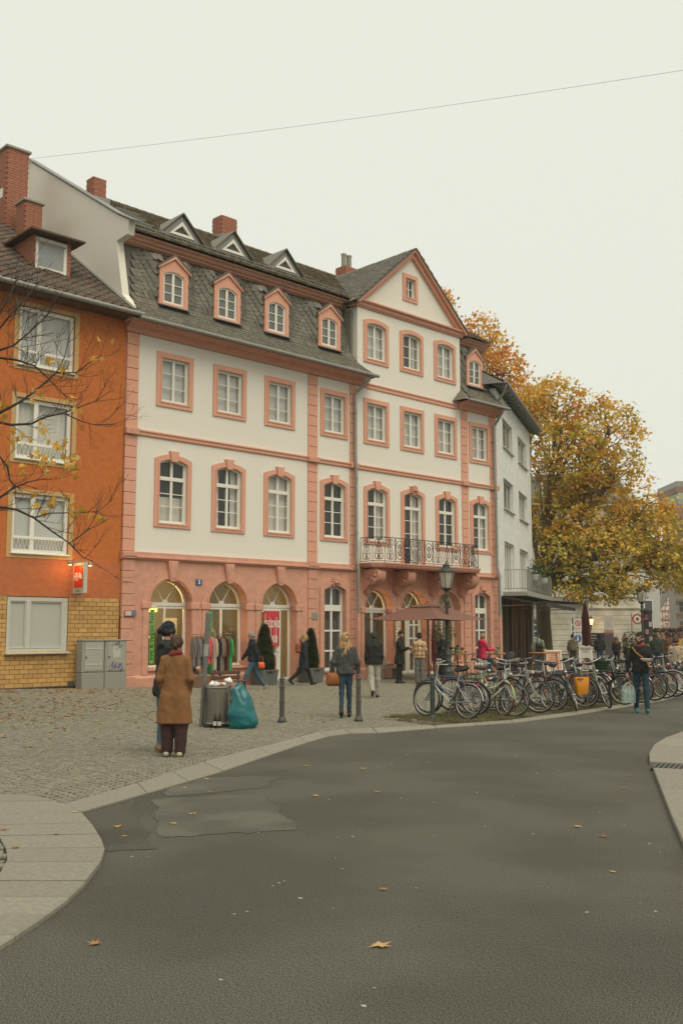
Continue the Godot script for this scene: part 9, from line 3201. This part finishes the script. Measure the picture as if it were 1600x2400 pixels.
	if hem < 0.75:
		var mid := (hem - 0.12) / s
		var kz: float = (P.knee0.z + P.knee1.z) * 0.3
		for sx in [-1.0, 1.0]: pr.append([Vector3(sx * 0.11, mid, kz), Vector3(sx * 0.09, 0.86, 0), 0.172, 0.14])
		pr.append([Vector3(0, mid, kz), Vector3(0, 0.95, 0), 0.15, 0.115])
	for q in 2:
		pr.append([P["sh%d" % q], P["el%d" % q], 0.06 + puff * 0.6, 0.052 + puff * 0.6])
		pr.append([P["el%d" % q], P["wr%d" % q], 0.052 + puff * 0.6, 0.04 + puff * 0.4])
	if o.get("hood", false): pr.append([nk + Vector3(-0.05, 0.0, -0.07), nk + Vector3(0.05, 0.0, -0.07), 0.06, 0.06])
	var pat: String = o.get("pattern", "")
	b.colored = pat != ""
	blob(b, pr, cell, 0.034, (hem / s) if not o.has("sit") else pel.y - 0.12, o.get("wr", 0.015) + puff * 0.3)
	if pat != "":
		var f := FastNoiseLite.new()
		f.frequency = 9.0
		for q in b.v.size():
			var p := b.v[q]
			if pat == "plaid":
				var u := fposmod(p.y * 6.2, 1.0)
				var w := fposmod((p.x + p.z * 0.4) * 6.2, 1.0)
				var kx := float(u < 0.36) + float(w < 0.36)
				b.c[q] = Color(0.52, 0.36, 0.2).lerp(Color(0.14, 0.055, 0.02), kx * 0.5)
				if p.y > 1.44: b.c[q] = Color(0.5, 0.38, 0.25)
			else: b.c[q] = [Color(0.20, 0.165, 0.105), Color(0.10, 0.085, 0.05), Color(0.05, 0.04, 0.03)][clampi(int(f.get_noise_3dv(p) * 3.0 + 1.5), 0, 2)]
	_scale(b, s)
	part(t, o.get("top_name", "jacket"), b, M.plain if pat != "" else cloth(o.get("top", Color(0.02, 0.02, 0.022))))
	if o.has("scarf"):
		b = MB.new()
		var ps := []
		for q in 10:
			var a := q * TAU / 10
			var a2 := (q + 1) * TAU / 10
			ps.append([nk + Vector3(cos(a) * 0.07, 0.025 + 0.015 * sin(a * 2.0), sin(a) * 0.065), nk + Vector3(cos(a2) * 0.07, 0.025 + 0.015 * sin(a2 * 2.0), sin(a2) * 0.065), 0.036, 0.036])
		blob(b, ps, 0.014, 0.02)
		_scale(b, s)
		part(t, "scarf", b, cloth(o.scarf))
	if o.has("hair"):
		b = MB.new()
		var hr := 0.094 if not o.has("hat") else 0.078
		pr = [[H.call(Vector3(0, 0.05 if not o.has("hat") else 0.02, -0.022)), H.call(Vector3(0, 0.02, -0.04)), hr, 0.084, 0.92], [H.call(Vector3(-0.05, 0.02, -0.02)), H.call(Vector3(0.05, 0.02, -0.02)), 0.05, 0.05]]
		var hl: float = o.get("long", 0.0)
		if hl > 0.0:
			for k in 5:
				var a := lerpf(-1.0, 1.0, k / 4.0)
				var st: Vector3 = H.call(Vector3(a * 0.075, 0.0, -0.05 + absf(a) * 0.03))
				pr.append([st, st + Vector3(a * 0.045, -hl * (1.0 - 0.14 * absf(sin(k * 2.1))), -0.10 + absf(a) * 0.03), 0.05, 0.034])
		if o.get("bun", false):
			pr.append([H.call(Vector3(0, -0.035, -0.085)), H.call(Vector3(0, -0.015, -0.105)), 0.046, 0.04])
		blob(b, pr, fine * 1.1, 0.02, -9.0, 0.02, Vector3(30, 6, 30))
		_scale(b, s)
		part(t, "hair", b, cloth(o.hair, 0.55))
	if o.has("beard"):
		b = MB.new()
		blob(b, [[H.call(Vector3(-0.055, -0.045, 0.02)), H.call(Vector3(0, -0.085, 0.062)), 0.03, 0.034], [H.call(Vector3(0.055, -0.045, 0.02)), H.call(Vector3(0, -0.085, 0.062)), 0.03, 0.034]], fine, 0.02)
		_scale(b, s)
		part(t, "beard", b, cloth(o.beard, 0.8))
	if o.has("hat"):
		b = MB.new()
		pr = [[H.call(Vector3(0, 0.03, -0.018)), H.call(Vector3(0, 0.085, -0.03)), 0.095, 0.082, 0.9]]
		if o.get("slouch", false): pr.append([H.call(Vector3(0, 0.07, -0.05)), H.call(Vector3(0, 0.0, -0.14)), 0.072, 0.05])
		if o.get("peak", false): pr.append([H.call(Vector3(-0.035, 0.045, 0.08)), H.call(Vector3(0.035, 0.045, 0.08)), 0.045, 0.045, 1.0])
		if o.get("hooded", false):
			pr = [[H.call(Vector3(0, 0.04, -0.02)), H.call(Vector3(0, -0.03, -0.03)), 0.118, 0.11, 0.95], [H.call(Vector3(0, -0.04, -0.03)), nk, 0.11, 0.09]]
		blob(b, pr, fine * 1.1, 0.03, -9.0 if o.get("hooded", false) else hd.y + (0.015 if not o.get("slouch", false) else -0.05), 0.012, Vector3(20, 20, 20))
		_scale(b, s)
		part(t, "hood" if o.get("hooded", false) else "hat", b, cloth(o.hat))
	t.set_meta("wrist", P.wr0 * s)
	return t
func _scale(b: MB, s: float) -> void:
	for q in b.v.size(): b.v[q] *= s
func carried(called: String, label: String, cat: String, xf: Transform3D, size: Vector3, c: Color, strap := false) -> void:
	var t := thing(called, label, cat, xf)
	var b := MB.new()
	var h := size / 2
	blob(b, [[Vector3(-h.x * 0.55, -h.y * 0.5, 0), Vector3(h.x * 0.55, -h.y * 0.5, 0), h.x * 0.45, h.x * 0.45, h.x * 0.9 / size.z], [Vector3(-h.x * 0.45, h.y * 0.45, 0), Vector3(h.x * 0.45, h.y * 0.45, 0), h.x * 0.42, h.x * 0.42, h.x * 0.9 / size.z], [Vector3(-h.x * 0.3, 0, 0), Vector3(h.x * 0.3, 0, 0), h.x * 0.6, h.x * 0.6, h.x / size.z]], 0.016, 0.06)
	part(t, "bag", b, cloth(c, 0.7))
	b = MB.new()
	for sd in [-1.0, 1.0]: b.tube([Vector3(sd * h.x * 0.5, h.y * 0.6, 0.02), Vector3(sd * h.x * 0.45, h.y + 0.09, 0.05 if strap else 0.0), Vector3(sd * h.x * 0.2, h.y + 0.13, 0.1 if strap else 0.0)], 0.012, 5)
	part(t, "strap", b, cloth(c * 0.6, 0.7))
func people() -> void:
	M.skin = vmat(0.6)
	M.bottle = glass(Color(0.75, 0.85, 0.82), 0.25)
	var jeans := Color(0.035, 0.085, 0.14)
	var navy := Color(0.012, 0.016, 0.028)
	var black := Color(0.012, 0.012, 0.013)
	person("person in camel coat and dark red scarf seen from behind", -2.35, -14.27, 178, {"h": 1.66, "cell": 0.018, "top_name": "coat", "top": Color(0.20, 0.092, 0.033), "wr": 0.008, "hem": 0.45, "trousers": Color(0.045, 0.018, 0.018), "wide": 1.6, "shoes": Color(0.5, 0.42, 0.31), "hair": Color(0.055, 0.025, 0.012), "bun": true, "scarf": Color(0.16, 0.018, 0.015), "arms": [[-6, 14, 38, 0.35], [-6, 14, 38, 0.35]], "gap": 0.10, "puff": 0.006})
	person("tall person in dark jacket and slouchy navy beanie beside the camel coat", -2.60, -14.85, 125, {"h": 1.83, "cell": 0.02, "top": Color(0.016, 0.02, 0.02), "hem": 0.78, "trousers": Color(0.07, 0.15, 0.20), "shoes": Color(0.25, 0.15, 0.08), "hair": Color(0.05, 0.03, 0.018), "hat": Color(0.008, 0.014, 0.024), "slouch": true, "hood": true, "arms": [[20, 10, 70], [15, 10, 75]], "nod": 12, "puff": 0.01})
	person("grey haired person in navy jacket striding left past the clothes rack", -2.6, -29.5, -75, {"h": 1.74, "top": navy, "trousers": Color(0.05, 0.11, 0.16), "shoes": Color(0.3, 0.26, 0.18), "hair": Color(0.30, 0.27, 0.22), "legs": [[26, 4], [-20, 14]], "arms": [[-22, 6, 10], [24, 6, 18]], "puff": 0.02, "scarf": Color(0.01, 0.014, 0.03)})
	carried("shopping_bag", "small orange bag in the striding person's hand", "bag", at(-2.33, 0.73, -29.35), Vector3(0.19, 0.24, 0.12), Color(0.72, 0.12, 0.03))
	person("blonde person in long navy coat walking right past the conifer", -1.2, -32.0, 96, {"h": 1.63, "top_name": "coat", "top": navy, "hem": 0.5, "trousers": black, "shoes": black, "boots": true, "hair": Color(0.33, 0.20, 0.09), "long": 0.13, "legs": [[24, 6], [-22, 22]], "puff": 0.025})
	carried("backpack", "rust orange backpack on the blonde walker in navy", "backpack", at(-1.36, 1.18, -32.0, 96), Vector3(0.28, 0.42, 0.2), Color(0.28, 0.075, 0.03), true)
	person("blonde long haired person in grey sweater and jeans walking away", 0.08, -20.5, 178, {"h": 1.67, "cell": 0.02, "top_name": "sweater", "top": Color(0.055, 0.058, 0.055), "hem": 0.86, "trousers": Color(0.018, 0.045, 0.075), "wide": 0.82, "shoes": black, "boots": true, "hair": Color(0.40, 0.24, 0.11), "long": 0.36, "legs": [[-10, 18], [4, 2]], "puff": 0.014, "gap": 0.075, "arms": [[-14, 20, 24], [2, 18, 6]]})
	carried("shoulder_bag", "tan leather bag at the blonde walker's left side", "bag", at(-0.17, 0.78, -20.46, 20), Vector3(0.30, 0.30, 0.16), Color(0.26, 0.085, 0.022))
	person("dark haired person in black fur jacket and pale trousers walking away", 0.85, -26.3, 186, {"h": 1.66, "top": black, "hem": 0.84, "trousers": Color(0.33, 0.31, 0.26), "wide": 1.35, "shoes": Color(0.06, 0.05, 0.045), "hair": Color(0.012, 0.01, 0.009), "long": 0.26, "legs": [[-14, 26], [6, 2]], "puff": 0.018})
	person("person in long black coat and black beanie looking at a phone", 1.9, -33.0, 72, {"h": 1.66, "top_name": "coat", "top": Color(0.012, 0.013, 0.011), "hem": 0.62, "trousers": black, "shoes": black, "hat": black, "beard": Color(0.06, 0.03, 0.015), "arms": [[25, 8, 80], [25, 8, 80]], "nod": 24, "puff": 0.015})
	person("person in brown plaid jacket and black beanie seen from behind", 2.55, -32.9, 180, {"h": 1.6, "pattern": "plaid", "trousers": Color(0.13, 0.13, 0.12), "wide": 1.25, "shoes": Color(0.05, 0.05, 0.05), "hat": Color(0.01, 0.014, 0.018), "hair": Color(0.03, 0.02, 0.015), "puff": 0.016, "arms": [[8, 16, 30], [4, 16, 26]], "cell": 0.02})
	var p := lf(28.15, 0, 1.5).origin
	person("seated person with grey flat cap at the high cafe table", p.x, p.z, 25, {"h": 1.66, "sit": 0.72, "top": Color(0.02, 0.024, 0.035), "trousers": jeans, "hat": Color(0.13, 0.13, 0.12), "peak": true, "beard": Color(0.25, 0.22, 0.19), "legs": [[80, 76], [76, 70]], "arms": [[35, 12, 60], [35, 12, 60]]})
	p = lf(28.62, 0, 3.0).origin
	person("seated person in bright pink jacket on a bar stool", p.x, p.z, 118, {"h": 1.64, "sit": 0.72, "top": Color(0.55, 0.028, 0.085), "trousers": Color(0.015, 0.06, 0.085), "shoes": black, "hair": Color(0.36, 0.2, 0.1), "legs": [[72, 62], [66, 90]], "arms": [[30, 12, 60], [30, 12, 60]], "puff": 0.02, "hood": true})
	person("person in pale green jacket and navy cap walking away", 7.6, -38.9, 176, {"h": 1.6, "top": Color(0.20, 0.245, 0.195), "trousers": Color(0.22, 0.23, 0.24), "hat": Color(0.012, 0.02, 0.05), "hair": Color(0.2, 0.12, 0.07), "puff": 0.035, "legs": [[10, 4], [-10, 14]]})
	carried("backpack", "black backpack on the pale green jacket", "backpack", at(7.62, 1.08, -38.72, 176), Vector3(0.32, 0.48, 0.22), black, true)
	person("person in camouflage jacket with pale pack walking away", 10.0, -43.5, 180, {"h": 1.5, "pattern": "camo", "trousers": Color(0.04, 0.04, 0.035), "hat": Color(0.03, 0.03, 0.035), "puff": 0.04, "hood": true, "cell": 0.03})
	person("person in black puffer jacket with hood up walking away", 11.35, -44.2, 182, {"h": 1.52, "top": black, "trousers": Color(0.04, 0.09, 0.14), "hat": black, "hooded": true, "puff": 0.05, "cell": 0.03})
	person("long brown haired person in black holding a pale sheet", 12.3, -45.0, 170, {"h": 1.4, "top": black, "trousers": black, "hair": Color(0.14, 0.055, 0.025), "long": 0.32, "cell": 0.03})
	person("person in beige coat and pale blue hat facing left", 15.4, -54.5, -60, {"h": 1.55, "top": Color(0.42, 0.34, 0.24), "trousers": Color(0.05, 0.05, 0.05), "hat": Color(0.33, 0.42, 0.48), "cell": 0.034})
	person("person in beige jacket and black scarf at the row's end", 9.6, -28.9, 150, {"h": 1.52, "top": Color(0.40, 0.315, 0.215), "trousers": Color(0.34, 0.34, 0.33), "wide": 1.3, "shoes": Color(0.4, 0.38, 0.34), "hair": Color(0.05, 0.03, 0.02), "scarf": black, "puff": 0.035, "legs": [[12, 4], [-12, 12]]})
	person("person in black jacket cut by the left picture edge", -10.35, -29.6, 120, {"h": 1.45, "top": black, "trousers": Color(0.05, 0.1, 0.15), "hair": Color(0.04, 0.03, 0.02), "cell": 0.03})
	var bm := person("bearded person in dark beanie and black hoodie carrying food and water", 6.42, -21.65, -8, {"h": 1.68, "cell": 0.018, "top_name": "hoodie", "top": black, "hem": 0.84, "trousers": Color(0.014, 0.04, 0.062), "shoes": Color(0.02, 0.16, 0.15), "hat": Color(0.022, 0.024, 0.018), "beard": Color(0.03, 0.018, 0.012), "scarf": Color(0.32, 0.06, 0.055), "look": -38, "legs": [[14, 6], [-8, 10]], "arms": [[12, 16, 72, 0.5], [-4, 20, 10]], "puff": 0.006, "hood": true})
	var b := MB.new()
	b.tube([Vector3(-0.17, 1.38, 0.06), Vector3(-0.12, 1.28, 0.145), Vector3(0.02, 1.16, 0.165), Vector3(0.15, 1.02, 0.12)], 0.016, 5)
	part(bm, "sling_strap", b, cloth(Color(0.36, 0.17, 0.03)))
	var w: Vector3 = bm.transform * Vector3(bm.get_meta("wrist"))
	var t := thing("food_tray", "white paper tray of food in the bearded person's hand", "food tray", Transform3D(Basis(Vector3.UP, 0.2), w + Vector3(-0.10, 0.045, 0.08)))
	b = MB.new()
	b.lathe([[0.0, 0.0], [0.085, 0.0], [0.125, 0.045], [0.12, 0.047], [0.08, 0.01], [0.0, 0.01]], Vector3.ZERO, 14, 1.15, 0.75)
	part(t, "tray", b, M.window_white)
	t = thing("water_pack", "shrink wrapped pack of clear water bottles in the lowered hand", "bottle pack", at(6.13, 0.22, -21.62, 15))
	for q in 6:
		b = MB.new()
		b.lathe([[0.0, 0.0], [0.045, 0.0], [0.046, 0.10], [0.042, 0.13], [0.046, 0.16], [0.046, 0.26], [0.018, 0.33], [0.018, 0.36], [0.0, 0.36]], Vector3(-0.094 + (q % 3) * 0.094, 0, -0.047 + (q / 3) * 0.094), 10)
		part(t, "bottle", b, M.bottle)
	b = MB.new()
	b.tube([Vector3(-0.08, 0.36, 0), Vector3(0, 0.43, 0), Vector3(0.08, 0.36, 0)], 0.008, 5)
	part(t, "carry_strap", b, M.window_white)
	_crowd()
func _crowd() -> void:
	var says := ["person in dark green jacket right of the far lamp", "person in olive parka walking away in the street", "person in maroon coat in the street crowd", "person in yellow jacket in the street crowd", "person in white knit hat in the street crowd", "person in grey coat at the front of the crowd", "person in brown coat beside the yellow jacket", "person in black coat at the right of the crowd", "person in pale coat at the right picture edge"]
	var cols := [Color(0.02, 0.03, 0.02), Color(0.05, 0.05, 0.025), Color(0.10, 0.02, 0.025), Color(0.48, 0.25, 0.02), Color(0.03, 0.03, 0.035), Color(0.13, 0.13, 0.13), Color(0.11, 0.06, 0.03), Color(0.015, 0.015, 0.018), Color(0.38, 0.35, 0.30)]
	var wx := [12.2, 14.05, 16.85, 15.8, 19.4, 16.5, 13.75, 18.7, 15.1]
	var dz := [39.0, 44.0, 52.0, 47.0, 60.0, 50.0, 42.0, 55.0, 44.0]
	for q in 9:
		var x: float = wx[q]
		person(says[q], x, -dz[q], 170 + q * 9 % 40, {"h": 1.58, "top": cols[q], "hem": 0.6 if q % 3 == 1 else 0.82, "trousers": [Color(0.03, 0.06, 0.1), Color(0.02, 0.02, 0.02), Color(0.06, 0.1, 0.16)][q % 3], "hair": [Color(0.05, 0.03, 0.02), Color(0.2, 0.12, 0.06), Color(0.02, 0.015, 0.012)][q % 3], "long": 0.2 if q % 2 else 0.0, "puff": 0.03, "cell": 0.036, "group": "people in the street crowd", "legs": [[10, 4], [-10, 12]]})
	var b := MB.new()
	b.colored = true
	b.col = Color(1, 1, 1)
	blob(b, [[Vector3(-0.1, 1.32, 0), Vector3(0.1, 1.32, 0), 0.15, 0.15, 1.2], [Vector3(-0.08, 1.0, 0), Vector3(0.08, 1.0, 0), 0.15, 0.15, 1.1], [Vector3(0.2, 1.4, 0), Vector3(0.25, 0.9, 0.05), 0.06, 0.05], [Vector3(-0.2, 1.4, 0), Vector3(-0.25, 0.9, 0.05), 0.06, 0.05]], 0.05, 0.06)
	b.col = Color(0.25, 0.25, 0.3)
	blob(b, [[Vector3(0.09, 0.85, 0), Vector3(0.1, 0.05, 0.1), 0.09, 0.06], [Vector3(-0.09, 0.85, 0), Vector3(-0.1, 0.05, -0.1), 0.09, 0.06]], 0.05, 0.05)
	b.col = Color(0.55, 0.35, 0.25)
	blob(b, [[Vector3(0, 1.62, 0.02), Vector3(0, 1.68, 0), 0.09, 0.09]], 0.03, 0.02)
	b.col = Color(0.12, 0.08, 0.05)
	blob(b, [[Vector3(0, 1.70, -0.03), Vector3(0, 1.66, -0.04), 0.1, 0.09]], 0.03, 0.02)
	var xs := []
	var cs := []
	for q in 270:
		var z := -62.0 - rng.randf() * 90.0
		var x := -z * rng.randf_range(0.302, 0.365)
		xs.append(Transform3D(Basis(Vector3.UP, rng.randf() * TAU).scaled(Vector3.ONE * rng.randf_range(0.9, 1.04)), Vector3(x, 0, z)))
		cs.append([Color(0.03, 0.03, 0.035), Color(0.05, 0.045, 0.04), Color(0.12, 0.07, 0.04), Color(0.2, 0.18, 0.15), Color(0.06, 0.07, 0.1), Color(0.2, 0.04, 0.04), Color(0.42, 0.37, 0.3), Color(0.3, 0.28, 0.26), Color(0.4, 0.22, 0.05)][rng.randi() % 9])
	tag(many(self, "crowd", b.mesh(), M.plain, xs, cs), "distant crowd filling the street before the old houses", "crowd", "", "stuff")
